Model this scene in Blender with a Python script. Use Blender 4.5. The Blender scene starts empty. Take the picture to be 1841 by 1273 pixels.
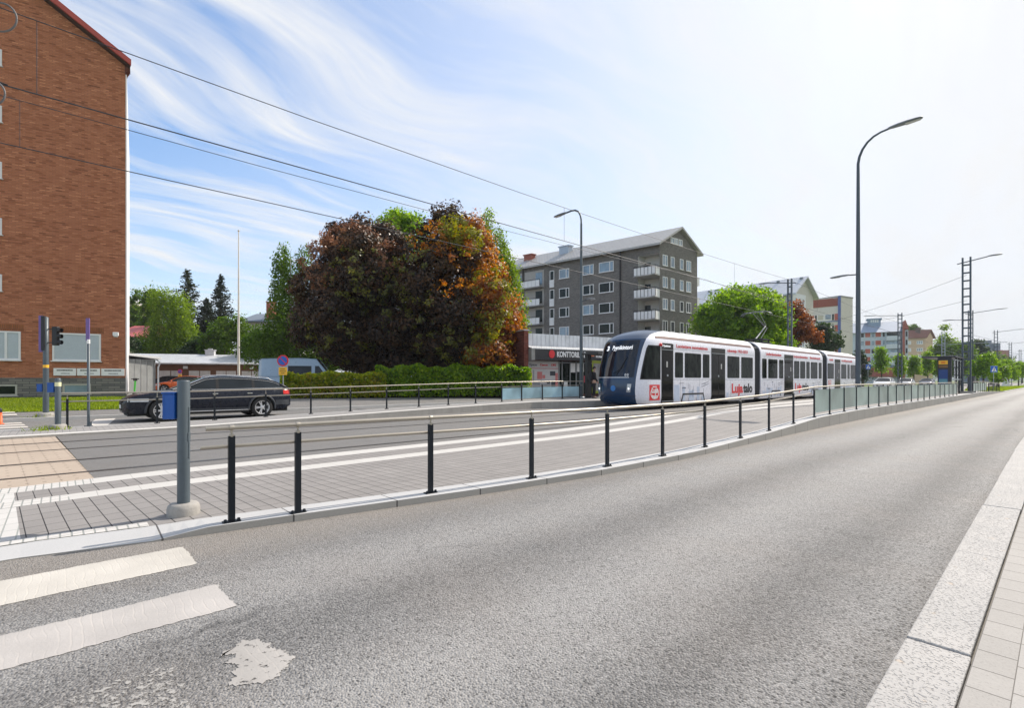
import bpy, bmesh, math, random
import numpy as np
from mathutils import Vector, Matrix

# ------------------------------------------------------------------ camera, sky, sun
SC = bpy.context.scene
COL = SC.collection
EYE = 1.36                       # eye height, metres
FPX, CX, HORIZON = 900.0, 920.5, 684.0
YAW = math.atan((1915 - CX) / FPX)
CY_, SY_ = math.cos(YAW), math.sin(YAW)

cam = bpy.data.cameras.new('camera')
camera = bpy.data.objects.new('camera', cam)
COL.objects.link(camera)
camera.location = (0, 0, EYE)
camera.rotation_euler = (math.radians(90), 0, YAW)
cam.sensor_width = 36.0
cam.lens = FPX / 1841 * 36.0
cam.shift_y = (HORIZON - 636.5) / 1841
cam.clip_start = 0.05
cam.clip_end = 9000
SC.camera = camera

SC.view_settings.view_transform = 'Standard'
SC.view_settings.look = 'None'
SC.view_settings.gamma = 1.0
SC.view_settings.exposure = 0.38

SUN_EL = math.radians(43)
SUN_AZ = math.radians(6.5)         # clockwise from +Y, the direction of the street
sun_vec = Vector((math.sin(SUN_AZ) * math.cos(SUN_EL), math.cos(SUN_AZ) * math.cos(SUN_EL), math.sin(SUN_EL)))
sl = bpy.data.lights.new('sun', 'SUN')
sl.energy = 4.4
sl.angle = math.radians(0.55)
sl.color = (1.0, 0.91, 0.80)
sun = bpy.data.objects.new('sun', sl)
COL.objects.link(sun)
sun.rotation_euler = sun_vec.to_track_quat('Z', 'Y').to_euler()
sun.location = (0, 0, 60)

world = bpy.data.worlds.new('World')
SC.world = world
world.use_nodes = True


class Nodes:
    """tiny helper around a node tree"""
    def __init__(s, tree):
        s.t = tree
        tree.nodes.clear()

    def n(s, kind, _props=None, **inp):
        nd = s.t.nodes.new(kind)
        for k, v in (_props or {}).items():
            setattr(nd, k, v)
        for k, v in inp.items():
            key = int(k[1:]) if k[0] == 'i' and k[1:].isdigit() else k.replace('_', ' ')
            sock = nd.inputs[key]
            if isinstance(v, bpy.types.NodeSocket):
                s.t.links.new(v, sock)
            elif isinstance(v, bpy.types.Node):
                s.t.links.new(v.outputs[0], sock)
            else:
                sock.default_value = v
        return nd

    def math(s, op, a, b=0.0, clamp=False):
        return s.n('ShaderNodeMath', {'operation': op, 'use_clamp': clamp}, i0=a, i1=b).outputs[0]

    def ramp(s, fac, lo, hi):
        return s.n('ShaderNodeMapRange', {'clamp': True}, i0=fac, i1=lo, i2=hi, i3=0.0, i4=1.0).outputs[0]

    def mix(s, fac, a, b):
        nd = s.t.nodes.new('ShaderNodeMix')
        nd.data_type = 'RGBA'
        for idx, v in ((0, fac), (6, a), (7, b)):
            if isinstance(v, bpy.types.NodeSocket):
                s.t.links.new(v, nd.inputs[idx])
            elif isinstance(v, bpy.types.Node):
                s.t.links.new(v.outputs[0], nd.inputs[idx])
            else:
                if idx and len(v) == 3:
                    v = (*v, 1)
                nd.inputs[idx].default_value = v
        return nd.outputs[2]

    def noise(s, vec, scale, detail=3.0, rough=0.55):
        return s.n('ShaderNodeTexNoise', None, Vector=vec, Scale=scale, Detail=detail, Roughness=rough).outputs[0]

    def scaled(s, vec, x, y, z):
        return s.n('ShaderNodeVectorMath', {'operation': 'MULTIPLY'}, i0=vec, i1=(x, y, z)).outputs[0]

    def link(s, a, b):
        s.t.links.new(a, b)


def build_world():
    w = Nodes(world.node_tree)
    sky = w.n('ShaderNodeTexSky', {'sky_type': 'NISHITA', 'sun_disc': False, 'sun_elevation': SUN_EL,
                                   'sun_rotation': SUN_AZ, 'altitude': 100, 'air_density': 1.0,
                                   'dust_density': 1.2, 'ozone_density': 1.6})
    gen = w.n('ShaderNodeTexCoord').outputs['Generated']
    sep = w.n('ShaderNodeSeparateXYZ', None, Vector=gen)
    x, y, z = sep.outputs
    zz = w.math('ADD', w.math('MAXIMUM', z, 0.0), 0.10)
    px = w.math('DIVIDE', x, zz)
    py = w.math('DIVIDE', y, zz)
    p = w.n('ShaderNodeCombineXYZ', None, X=px, Y=py, Z=0.0).outputs[0]
    rot = w.n('ShaderNodeMapping', None, Vector=p, Rotation=(0, 0, math.radians(-4))).outputs[0]
    warp = w.n('ShaderNodeTexNoise', None, Vector=rot, Scale=0.5, Detail=2.0)
    moved = w.n('ShaderNodeVectorMath', {'operation': 'MULTIPLY_ADD'}, i0=warp.outputs['Color'], i1=(1.5, 1.2, 0), i2=rot).outputs[0]
    streak = w.noise(w.scaled(moved, 1.5, 0.32, 1), 1.7, 6.0, 0.58)
    fine = w.noise(w.scaled(moved, 3.2, 0.5, 1), 2.6, 5.0, 0.6)
    big = w.noise(w.scaled(moved, 0.5, 0.22, 1), 1.0, 2.0, 0.5)
    side = w.math('ADD', w.math('MULTIPLY', x, 0.67), w.math('MULTIPLY', y, 0.74))
    base = w.math('MULTIPLY', w.ramp(side, -0.62, 0.60), 0.93)
    low = w.math('MULTIPLY', w.ramp(z, 0.40, 0.0), 0.32)
    st = w.math('MULTIPLY', w.ramp(w.math('ADD', streak, w.math('MULTIPLY', w.math('SUBTRACT', fine, 0.5), 0.45)), 0.43, 0.68), 0.88)
    clear = w.math('MULTIPLY', w.math('SUBTRACT', 1.0, base), w.math('MULTIPLY', w.math('SUBTRACT', 1.0, low), w.math('SUBTRACT', 1.0, st)))
    fac = w.math('SUBTRACT', 1.0, clear)
    cloud = w.mix(w.ramp(w.math('ADD', streak, big), 0.7, 1.25), (0.925, 0.955, 1.0), (1.0, 1.0, 1.0))
    cl = w.n('ShaderNodeVectorMath', {'operation': 'SCALE'}, i0=cloud, Scale=5.75).outputs[0]
    blue = w.n('ShaderNodeHueSaturation', None, Saturation=1.22, Value=1.42, Color=sky.outputs[0]).outputs[0]
    colr = w.mix(fac, blue, cl)
    bg = w.n('ShaderNodeBackground', None, Color=colr, Strength=0.13)
    out = w.n('ShaderNodeOutputWorld')
    w.link(bg.outputs[0], out.inputs[0])


build_world()

# ------------------------------------------------------------------ helpers


def W(px, z_depth):
    """ground-plan point seen at image column px and camera depth z_depth"""
    a = (px - CX) / FPX * z_depth
    return Vector((-SY_ * z_depth + CY_ * a, CY_ * z_depth + SY_ * a))


def G(px, py, z=0.0):
    return W(px, (EYE - z) * FPX / (py - HORIZON))


def hz(py, depth):
    return EYE + (HORIZON - py) / FPX * depth


def vpdir(vx):
    """horizontal direction whose vanishing point is image column vx"""
    ang = math.atan((vx - CX) / FPX)
    return Vector((-SY_ * math.cos(ang) + CY_ * math.sin(ang), CY_ * math.cos(ang) + SY_ * math.sin(ang)))


class Face:
    """a vertical facade: origin on plan, unit direction, outward normal towards the camera"""
    def __init__(s, o, d):
        s.o = Vector((o[0], o[1])); s.d = Vector((d[0], d[1])).normalized()
        n = Vector((s.d.y, -s.d.x))
        s.n = n if n.dot(-s.o) > 0 else -n

    def t(s, px):
        u = (px - CX) / FPX
        z0 = -SY_ * s.o.x + CY_ * s.o.y; a0 = CY_ * s.o.x + SY_ * s.o.y
        zd = -SY_ * s.d.x + CY_ * s.d.y; ad = CY_ * s.d.x + SY_ * s.d.y
        return (u * z0 - a0) / (ad - u * zd)

    def z(s, py, t):
        p = s.o + s.d * t
        return hz(py, -SY_ * p.x + CY_ * p.y)

    def p(s, t, z, out=0.0):
        q = s.o + s.d * t + s.n * out
        return Vector((q.x, q.y, z))


class MB:
    """collects shapes and links them as ONE mesh object"""
    def __init__(s):
        s.v = []; s.f = []; s.mi = []; s.smooth = []; s.m = 0; s.sm = False

    def add(s, vs, fs, smooth=None):
        b = len(s.v)
        s.v.extend([tuple(v) for v in vs])
        for f in fs:
            s.f.append([i + b for i in f]); s.mi.append(s.m)
            s.smooth.append(s.sm if smooth is None else smooth)
        return s

    def box(s, x0, x1, y0, y1, z0, z1):
        return s.add([(x0, y0, z0), (x1, y0, z0), (x1, y1, z0), (x0, y1, z0), (x0, y0, z1), (x1, y0, z1), (x1, y1, z1), (x0, y1, z1)],
                     [(0, 3, 2, 1), (4, 5, 6, 7), (0, 1, 5, 4), (1, 2, 6, 5), (2, 3, 7, 6), (3, 0, 4, 7)])

    def slab(s, F, t0, t1, z0, z1, d0, d1):
        """box on a facade: along t, up z, outward d"""
        c = [F.p(t0, z0, d0), F.p(t1, z0, d0), F.p(t1, z0, d1), F.p(t0, z0, d1), F.p(t0, z1, d0), F.p(t1, z1, d0), F.p(t1, z1, d1), F.p(t0, z1, d1)]
        return s.add(c, [(0, 3, 2, 1), (4, 5, 6, 7), (0, 1, 5, 4), (1, 2, 6, 5), (2, 3, 7, 6), (3, 0, 4, 7)])

    def quad(s, a, b, c, d):
        return s.add([a, b, c, d], [(0, 1, 2, 3)])

    def prism(s, pts, z0, z1):
        n = len(pts)
        vs = [(p[0], p[1], z0) for p in pts] + [(p[0], p[1], z1) for p in pts]
        return s.add(vs, [tuple(range(n - 1, -1, -1)), tuple(range(n, 2 * n))] + [(i, (i + 1) % n, n + (i + 1) % n, n + i) for i in range(n)])

    def poly_extrude(s, pts, off):
        """planar 3-D polygon extruded by a vector"""
        n = len(pts); off = Vector(off)
        vs = [Vector(p) for p in pts]; vs += [v + off for v in vs]
        return s.add(vs, [tuple(range(n - 1, -1, -1)), tuple(range(n, 2 * n))] + [(i, (i + 1) % n, n + (i + 1) % n, n + i) for i in range(n)])

    def tube(s, pts, r, seg=8, cap=True):
        """round tube along points; r a number or one radius per point"""
        pts = [Vector(p) for p in pts]; n = len(pts)
        rs = r if isinstance(r, (list, tuple)) else [r] * n
        vs = []; up = None
        for i, p in enumerate(pts):
            d = (pts[min(i + 1, n - 1)] - pts[max(i - 1, 0)])
            d = d.normalized() if d.length > 1e-9 else Vector((0, 0, 1))
            if up is None:
                up = Vector((0, 0, 1)) if abs(d.z) < 0.9 else Vector((1, 0, 0))
            a = d.cross(up)
            if a.length < 1e-6:
                a = d.cross(Vector((0, 1, 0.3)))
            a.normalize(); b = a.cross(d).normalized(); up = b
            for k in range(seg):
                t = 2 * math.pi * k / seg
                vs.append(p + (a * math.cos(t) + b * math.sin(t)) * rs[i])
        fs = [(i * seg + k, i * seg + (k + 1) % seg, (i + 1) * seg + (k + 1) % seg, (i + 1) * seg + k) for i in range(n - 1) for k in range(seg)]
        s.add(vs, fs, True)
        if cap:
            s.add(vs[:seg], [tuple(range(seg - 1, -1, -1))], False)
            s.add(vs[-seg:], [tuple(range(seg))], False)
        return s

    def lathe(s, prof, c=(0, 0, 0), seg=16, axis='z', cap=True):
        """profile of (radius, height) turned about an axis through c"""
        vs = []
        for r, h in prof:
            for k in range(seg):
                t = 2 * math.pi * k / seg
                q = (r * math.cos(t), r * math.sin(t), h)
                q = {'z': q, 'x': (h, q[0], q[1]), 'y': (q[1], h, q[0])}[axis]
                vs.append((q[0] + c[0], q[1] + c[1], q[2] + c[2]))
        n = len(prof)
        s.add(vs, [(i * seg + k, i * seg + (k + 1) % seg, (i + 1) * seg + (k + 1) % seg, (i + 1) * seg + k) for i in range(n - 1) for k in range(seg)], True)
        if not cap:
            return s
        s.add(vs[:seg], [tuple(range(seg - 1, -1, -1))], False)
        s.add(vs[-seg:], [tuple(range(seg))], False)
        return s

    def grid(s, rows, closed=False, smooth=True):
        n = len(rows[0]); vs = [p for r in rows for p in r]
        m = n if closed else n - 1
        return s.add(vs, [(i * n + k, i * n + (k + 1) % n, (i + 1) * n + (k + 1) % n, (i + 1) * n + k) for i in range(len(rows) - 1) for k in range(m)], smooth)

    def build(s, name, mats, parent=None, loc=None, rotz=None, bevel=0.0, fix=True):
        me = bpy.data.meshes.new(name)
        me.from_pydata(s.v, [], s.f)
        mats = mats if isinstance(mats, (list, tuple)) else [mats]
        for m in mats:
            me.materials.append(m)
        me.polygons.foreach_set('material_index', s.mi)
        me.polygons.foreach_set('use_smooth', s.smooth)
        me.update()
        if fix:
            bm = bmesh.new(); bm.from_mesh(me)
            bmesh.ops.recalc_face_normals(bm, faces=bm.faces[:])
            bm.to_mesh(me); bm.free()
        o = bpy.data.objects.new(name, me)
        COL.objects.link(o)
        if parent:
            o.parent = parent
        if loc:
            o.location = loc
        if rotz is not None:
            o.rotation_euler = (0, 0, rotz)
        if bevel:
            b = o.modifiers.new('bevel', 'BEVEL'); b.width = bevel; b.segments = 2; b.limit_method = 'ANGLE'; b.angle_limit = math.radians(50)
        return o


def tag(o, label, cat, group=None):
    o['label'] = label; o['category'] = cat
    if group:
        o['group'] = group
    return o


def thing(name, label, cat, loc=(0, 0, 0), rotz=0.0, group=None):
    o = bpy.data.objects.new(name, None)
    COL.objects.link(o)
    o.empty_display_size = 0.2
    o.location = loc if len(loc) == 3 else (loc[0], loc[1], 0)
    o.rotation_euler = (0, 0, rotz)
    return tag(o, label, cat, group)


def struct(o, kind='structure'):
    o['kind'] = kind
    return o


def dup(root, loc, rotz=None, label=None, group=None, scale=None):
    """a copy of a thing with copies of its parts and sub-parts"""
    r = root.copy(); COL.objects.link(r); r.location = loc
    if rotz is not None:
        r.rotation_euler = (0, 0, rotz)
    if scale:
        r.scale = scale
    if label:
        r['label'] = label
    if group:
        r['group'] = group
    for ch in list(root.children):
        c = ch.copy(); COL.objects.link(c); c.parent = r
        for g in list(ch.children):
            d = g.copy(); COL.objects.link(d); d.parent = c
    return r


def text(name, s, size, mat, parent=None, M=None, extrude=0.004, bold=0.0, sx=1.0, align='LEFT'):
    """lettering as a mesh; M places its x (reading) / y (up) / z (towards the reader) axes"""
    cu = bpy.data.curves.new(name, 'FONT')
    cu.body = s; cu.size = size; cu.extrude = extrude; cu.offset = bold; cu.align_x = align
    cu.resolution_u = 3
    t = bpy.data.objects.new(name, cu); COL.objects.link(t)
    dg = bpy.context.evaluated_depsgraph_get()
    me = bpy.data.meshes.new_from_object(t.evaluated_get(dg))
    bpy.data.objects.remove(t); bpy.data.curves.remove(cu)
    me.name = name
    S = Matrix.Diagonal((sx, 1, 1, 1))
    me.transform((M if M is not None else Matrix()) @ S)
    me.materials.clear(); me.materials.append(mat)
    o = bpy.data.objects.new(name, me); COL.objects.link(o)
    if parent:
        o.parent = parent
    return o


def frame(o, x, y):
    """matrix with origin o, reading direction x and up direction y"""
    x = Vector(x).normalized(); y = Vector(y).normalized(); z = x.cross(y)
    m = Matrix.Identity(4)
    for i in range(3):
        m[i][0] = x[i]; m[i][1] = y[i]; m[i][2] = z[i]; m[i][3] = o[i]
    return m


def lerp(tab, y):
    """piecewise-linear table lookup"""
    if y <= tab[0][0]:
        return tab[0][1]
    for (a, va), (b, vb) in zip(tab, tab[1:]):
        if y <= b:
            return va + (vb - va) * (y - a) / (b - a)
    return tab[-1][1]
# ------------------------------------------------------------------ materials


def new_mat(name):
    m = bpy.data.materials.new(name)
    m.use_nodes = True
    return m, Nodes(m.node_tree)


def finish(N, color, rough=0.6, metal=0.0, height=None, bump=0.3, dist=0.02, spec=0.5, coat=0.0, alpha=None, emis=None, estr=0.0):
    kw = {}
    if height is not None:
        kw['Normal'] = N.n('ShaderNodeBump', None, Strength=bump, Distance=dist, Height=height).outputs[0]
    if alpha is not None:
        kw['Alpha'] = alpha
    b = N.n('ShaderNodeBsdfPrincipled', None, **kw)
    for key, v in (('Base Color', color), ('Roughness', rough), ('Metallic', metal), ('Specular IOR Level', spec), ('Coat Weight', coat)):
        if isinstance(v, bpy.types.NodeSocket):
            N.link(v, b.inputs[key])
        else:
            b.inputs[key].default_value = (*v, 1) if isinstance(v, tuple) and len(v) == 3 else v
    if emis is not None:
        b.inputs['Emission Color'].default_value = (*emis, 1); b.inputs['Emission Strength'].default_value = estr
    o = N.n('ShaderNodeOutputMaterial')
    N.link(b.outputs[0], o.inputs[0])
    return b


def obj_co(N):
    return N.n('ShaderNodeTexCoord').outputs['Object']


def wpos(N):
    return N.n('ShaderNodeNewGeometry').outputs['Position']


def plain(name, col, rough=0.6, metal=0.0, var=0.12, scale=4.0, bump=0.0, bscale=60.0, spec=0.5, coat=0.0, grime=0.0):
    m, N = new_mat(name)
    co = obj_co(N)
    n1 = N.noise(co, scale, 4.0)
    n2 = N.noise(co, scale * 9, 3.0)
    f = N.math('ADD', N.math('MULTIPLY', n1, 0.65), N.math('MULTIPLY', n2, 0.35))
    lo = tuple(max(0, c * (1 - var)) for c in col); hi = tuple(min(1, c * (1 + var)) for c in col)
    c = N.mix(N.ramp(f, 0.3, 0.7), lo, hi)
    if grime:
        g = N.ramp(N.noise(N.scaled(co, 3, 3, 0.35), 1.6, 5.0, 0.7), 0.48, 0.75)
        c = N.mix(N.math('MULTIPLY', g, grime), c, tuple(x * 0.45 for x in col))
    r = N.math('ADD', N.math('MULTIPLY', n2, 0.16), rough - 0.08)
    finish(N, c, r, metal, N.noise(co, bscale, 3.0) if bump else None, bump, 0.01, spec, coat)
    return m


def asphalt(name, lo, hi, cell=95.0, tracks=False, bump=0.6):
    m, N = new_mat(name)
    co = wpos(N)
    v = N.n('ShaderNodeTexVoronoi', {'feature': 'F1'}, Vector=co, Scale=cell)
    v2 = N.n('ShaderNodeTexVoronoi', {'feature': 'F1'}, Vector=co, Scale=cell * 2.1)
    sep = N.n('ShaderNodeSeparateColor', None, Color=v.outputs['Color'])
    sep2 = N.n('ShaderNodeSeparateColor', None, Color=v2.outputs['Color'])
    stone = N.math('ADD', N.math('MULTIPLY', sep.outputs[0], 0.62), N.math('MULTIPLY', sep2.outputs[0], 0.38))
    big = N.noise(N.scaled(co, 1, 0.35, 1), 0.55, 5.0, 0.6)
    mid = N.noise(co, 3.2, 5.0, 0.65)
    f = N.math('ADD', N.math('MULTIPLY', stone, 0.72), N.math('MULTIPLY', N.math('ADD', big, mid), 0.26))
    f = N.math('SUBTRACT', f, 0.10)
    if tracks:
        x = N.n('ShaderNodeSeparateXYZ', None, Vector=co).outputs[0]
        wob = N.math('ADD', x, N.math('MULTIPLY', N.math('SUBTRACT', N.noise(N.scaled(co, 0.4, 0.09, 1), 1.0, 3.0), 0.5), 0.8))
        polish = 0.0
        for c, wdt, amp in ((-1.95, 0.42, 0.24), (-3.55, 0.45, 0.22), (-1.15, 0.20, -0.17), (-2.75, 0.3, -0.10), (-4.35, 0.3, -0.05), (-0.78, 0.10, 0.10)):
            d = N.math('DIVIDE', N.math('SUBTRACT', wob, c), wdt)
            g = N.math('MULTIPLY', N.math('POWER', 2.718, N.math('MULTIPLY', N.math('MULTIPLY', d, d), -1.0)), amp)
            polish = N.math('ADD', polish, g)
        f = N.math('ADD', f, polish)
    c = N.mix(N.ramp(f, 0.12, 0.92), lo, hi)
    hole = N.n('ShaderNodeTexVoronoi', {'feature': 'F1'}, Vector=co, Scale=cell * .62)
    hs = N.n('ShaderNodeSeparateColor', None, Color=hole.outputs['Color'])
    pit = N.math('MULTIPLY', N.ramp(hs.outputs[1], 0.66, 0.72), N.ramp(hole.outputs['Distance'], 0.46, 0.24))
    c = N.mix(N.math('MULTIPLY', pit, 0.72), c, tuple(v * 0.33 for v in lo))
    if tracks:
        xx = N.n('ShaderNodeSeparateXYZ', None, Vector=co).outputs[0]
        sandy = N.math('MULTIPLY', N.ramp(N.math('ADD', xx, N.math('MULTIPLY', mid, 0.9)), -3.55, -4.25), 0.45)
        c = N.mix(sandy, c, (0.30, 0.265, 0.225))
        gv = N.n('ShaderNodeTexVoronoi', {'feature': 'F1'}, Vector=co, Scale=44)
        gs = N.n('ShaderNodeSeparateColor', None, Color=gv.outputs['Color'])
        gut = N.math('MULTIPLY', N.ramp(xx, -1.25, -0.72), N.math('MULTIPLY', N.ramp(gs.outputs[0], 0.58, 0.64), N.ramp(gv.outputs['Distance'], 0.46, 0.26)))
        c = N.mix(N.math('MULTIPLY', gut, 0.8), c, (0.03, 0.029, 0.028))
        crk = N.n('ShaderNodeTexVoronoi', {'feature': 'DISTANCE_TO_EDGE'}, Vector=N.n('ShaderNodeVectorMath', {'operation': 'MULTIPLY_ADD'}, i0=N.n('ShaderNodeTexNoise', None, Vector=co, Scale=2.5, Detail=4.0).outputs['Color'], i1=(.5, .5, 0), i2=N.scaled(co, 1, .45, 1)).outputs[0], Scale=0.42)
        cl = N.math('MULTIPLY', N.ramp(crk.outputs[0], 0.006, 0.001), N.ramp(N.noise(co, .35, 2.0), 0.56, 0.66))
        c = N.mix(N.math('MULTIPLY', cl, 0.6), c, (0.03, 0.03, 0.03))
    tint = N.noise(co, 0.9, 3.0)
    c = N.mix(N.math('MULTIPLY', N.ramp(tint, 0.45, 0.75), 0.14), c, tuple(a * b for a, b in zip(hi, (0.86, 0.72, 0.60))))
    pits = N.ramp(v.outputs['Distance'], 0.0, 0.75)
    h = N.math('SUBTRACT', N.math('MULTIPLY', sep.outputs[1], 0.5), pits)
    finish(N, c, 0.72, 0, h, bump, 0.006, 0.4)
    return m


def pavers(name, col, joint, w, h, gap=0.006, axis='x', var=0.12, bump=0.5, off=0.5, speck=0.0, rough=0.75, turn=0.0, boff=0.07):
    """w along the reading axis, h across it"""
    m, N = new_mat(name)
    co = wpos(N)
    sp = N.n('ShaderNodeSeparateXYZ', None, Vector=N.n('ShaderNodeMapping', None, Vector=co, Rotation=(0, 0, math.radians(turn))) if turn else co).outputs
    a, b = (sp[0], sp[1]) if axis == 'x' else (sp[1], sp[0])
    vec = N.n('ShaderNodeCombineXYZ', None, X=N.math('ADD', a, 0.37), Y=N.math('ADD', b, boff), Z=0.0).outputs[0]
    br = N.n('ShaderNodeTexBrick', {'offset': off, 'squash': 1.0}, Vector=vec, Scale=1.0)
    for k, val in (('Color1', (0.35, 0.35, 0.35, 1)), ('Color2', (0.65, 0.65, 0.65, 1)), ('Mortar', (0, 0, 0, 1)), ('Mortar Size', gap), ('Mortar Smooth', 0.25), ('Bias', 0.0), ('Brick Width', w), ('Row Height', h)):
        br.inputs[k].default_value = val
    n1 = N.noise(co, 1.3, 4.0); n2 = N.noise(co, 70, 3.0)
    f = N.math('ADD', br.outputs[0], N.math('ADD', N.math('MULTIPLY', N.math('SUBTRACT', n1, 0.5), 0.9), N.math('MULTIPLY', N.math('SUBTRACT', n2, 0.5), 0.9)))
    c = N.mix(N.ramp(f, 0.1, 0.9), tuple(x * (1 - var) for x in col), tuple(min(1, x * (1 + var)) for x in col))
    if speck:
        s = N.ramp(N.noise(N.scaled(co, 1, 1, 1), 130, 2.0), 0.56, 0.68)
        c = N.mix(N.math('MULTIPLY', s, speck), c, tuple(x * 0.35 for x in col))
    c = N.mix(br.outputs[1], c, joint)
    hh = N.math('SUBTRACT', N.math('MULTIPLY', n2, 0.25), br.outputs[1])
    finish(N, c, rough, 0, hh, bump, 0.006, 0.35)
    return m


def brickwork(name, cols, mortar, bw=0.27, bh=0.082, gap=0.011, bump=0.4):
    m, N = new_mat(name)
    co = obj_co(N)
    sp = N.n('ShaderNodeSeparateXYZ', None, Vector=co).outputs
    vec = N.n('ShaderNodeCombineXYZ', None, X=N.math('ADD', sp[0], sp[1]), Y=sp[2], Z=0.0).outputs[0]
    br = N.n('ShaderNodeTexBrick', {'offset': 0.5}, Vector=vec, Scale=1.0)
    for k, val in (('Color1', (0, 0, 0, 1)), ('Color2', (1, 1, 1, 1)), ('Mortar', (0.5, 0.5, 0.5, 1)), ('Mortar Size', gap), ('Mortar Smooth', 0.1), ('Bias', 0.0), ('Brick Width', bw), ('Row Height', bh)):
        br.inputs[k].default_value = val
    patch = N.noise(N.scaled(co, 0.8, 0.8, 7.0), 1.3, 5.0, 0.7)
    f = N.math('ADD', N.math('MULTIPLY', br.outputs[0], 0.6), N.math('MULTIPLY', patch, 0.5))
    rp = N.n('ShaderNodeValToRGB', None, Fac=f)
    el = rp.color_ramp.elements
    el[0].position = 0.15; el[1].position = 0.9
    el[0].color = (*cols[0], 1); el[1].color = (*cols[-1], 1)
    for i, c in enumerate(cols[1:-1]):
        e = el.new(0.15 + 0.75 * (i + 1) / (len(cols) - 1)); e.color = (*c, 1)
    c = N.mix(br.outputs[1], rp.outputs[0], mortar)
    finish(N, c, 0.85, 0, N.math('SUBTRACT', N.math('MULTIPLY', N.noise(co, 50, 2.0), 0.4), br.outputs[1]), bump, 0.01, 0.25)
    return m


def leaves(name, cols, trans=0.35, patch=0.35, pscale=0.6, rough=0.55, spec=0.3):
    """leaf colour varies leaf by leaf and in patches of foliage; light shines through"""
    m, N = new_mat(name)
    rnd = N.n('ShaderNodeNewGeometry').outputs['Random Per Island']
    nz = N.noise(obj_co(N), pscale, 2.0)
    f = N.math('ADD', N.math('MULTIPLY', rnd, 1 - patch), N.math('MULTIPLY', N.ramp(nz, 0.3, 0.7), patch))
    rp = N.n('ShaderNodeValToRGB', None, Fac=f)
    el = rp.color_ramp.elements
    el[0].position = 0.05; el[1].position = 0.95
    el[0].color = (*cols[0], 1); el[1].color = (*cols[-1], 1)
    for i, c in enumerate(cols[1:-1]):
        e = el.new(0.05 + 0.9 * (i + 1) / (len(cols) - 1)); e.color = (*c, 1)
    b = N.n('ShaderNodeBsdfPrincipled')
    N.link(rp.outputs[0], b.inputs['Base Color'])
    b.inputs['Roughness'].default_value = rough; b.inputs['Specular IOR Level'].default_value = spec
    hs = N.n('ShaderNodeHueSaturation', None, Saturation=1.15, Value=1.9, Color=rp.outputs[0])
    t = N.n('ShaderNodeBsdfTranslucent', None, Color=hs.outputs[0])
    mx = N.n('ShaderNodeMixShader', None, i0=trans, i1=b.outputs[0], i2=t.outputs[0])
    o = N.n('ShaderNodeOutputMaterial'); N.link(mx.outputs[0], o.inputs[0])
    return m


def glass_pane(name, col, rough=0.05, see=0.25, spec=0.8):
    """window glass: dark reflective, lets a little of what lies behind through"""
    m, N = new_mat(name)
    b = N.n('ShaderNodeBsdfPrincipled')
    n = N.noise(obj_co(N), 0.8, 2.0)
    N.link(N.mix(N.ramp(n, 0.35, 0.65), tuple(x * 0.7 for x in col), tuple(min(1, x * 1.25) for x in col)), b.inputs['Base Color'])
    b.inputs['Roughness'].default_value = rough; b.inputs['Specular IOR Level'].default_value = spec
    o = N.n('ShaderNodeOutputMaterial')
    if see:
        t = N.n('ShaderNodeBsdfTransparent')
        N.link(N.n('ShaderNodeMixShader', None, i0=see, i1=b.outputs[0], i2=t.outputs[0]).outputs[0], o.inputs[0])
    else:
        N.link(b.outputs[0], o.inputs[0])
    return m


def ribbed(name, col, pitch, axis=0, rough=0.45, metal=0.5, depth=0.02, var=0.12):
    """standing-seam or corrugated sheet metal in object coordinates"""
    m, N = new_mat(name)
    co = obj_co(N)
    s = N.n('ShaderNodeSeparateXYZ', None, Vector=co).outputs
    a = s[axis] if axis < 3 else N.math('ADD', s[0], s[1])
    fr = N.math('FRACT', N.math('DIVIDE', a, pitch))
    rib = N.ramp(N.math('ABSOLUTE', N.math('SUBTRACT', fr, 0.5)), 0.36, 0.5)
    n = N.noise(co, 1.7, 4.0)
    c = N.mix(N.ramp(n, 0.3, 0.7), tuple(x * (1 - var) for x in col), tuple(min(1, x * (1 + var)) for x in col))
    c = N.mix(N.math('MULTIPLY', N.ramp(rib, 0.55, 1.0), 0.45), c, tuple(x * 0.5 for x in col))
    finish(N, c, rough, metal, rib, 0.9, depth, 0.5)
    return m


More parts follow.
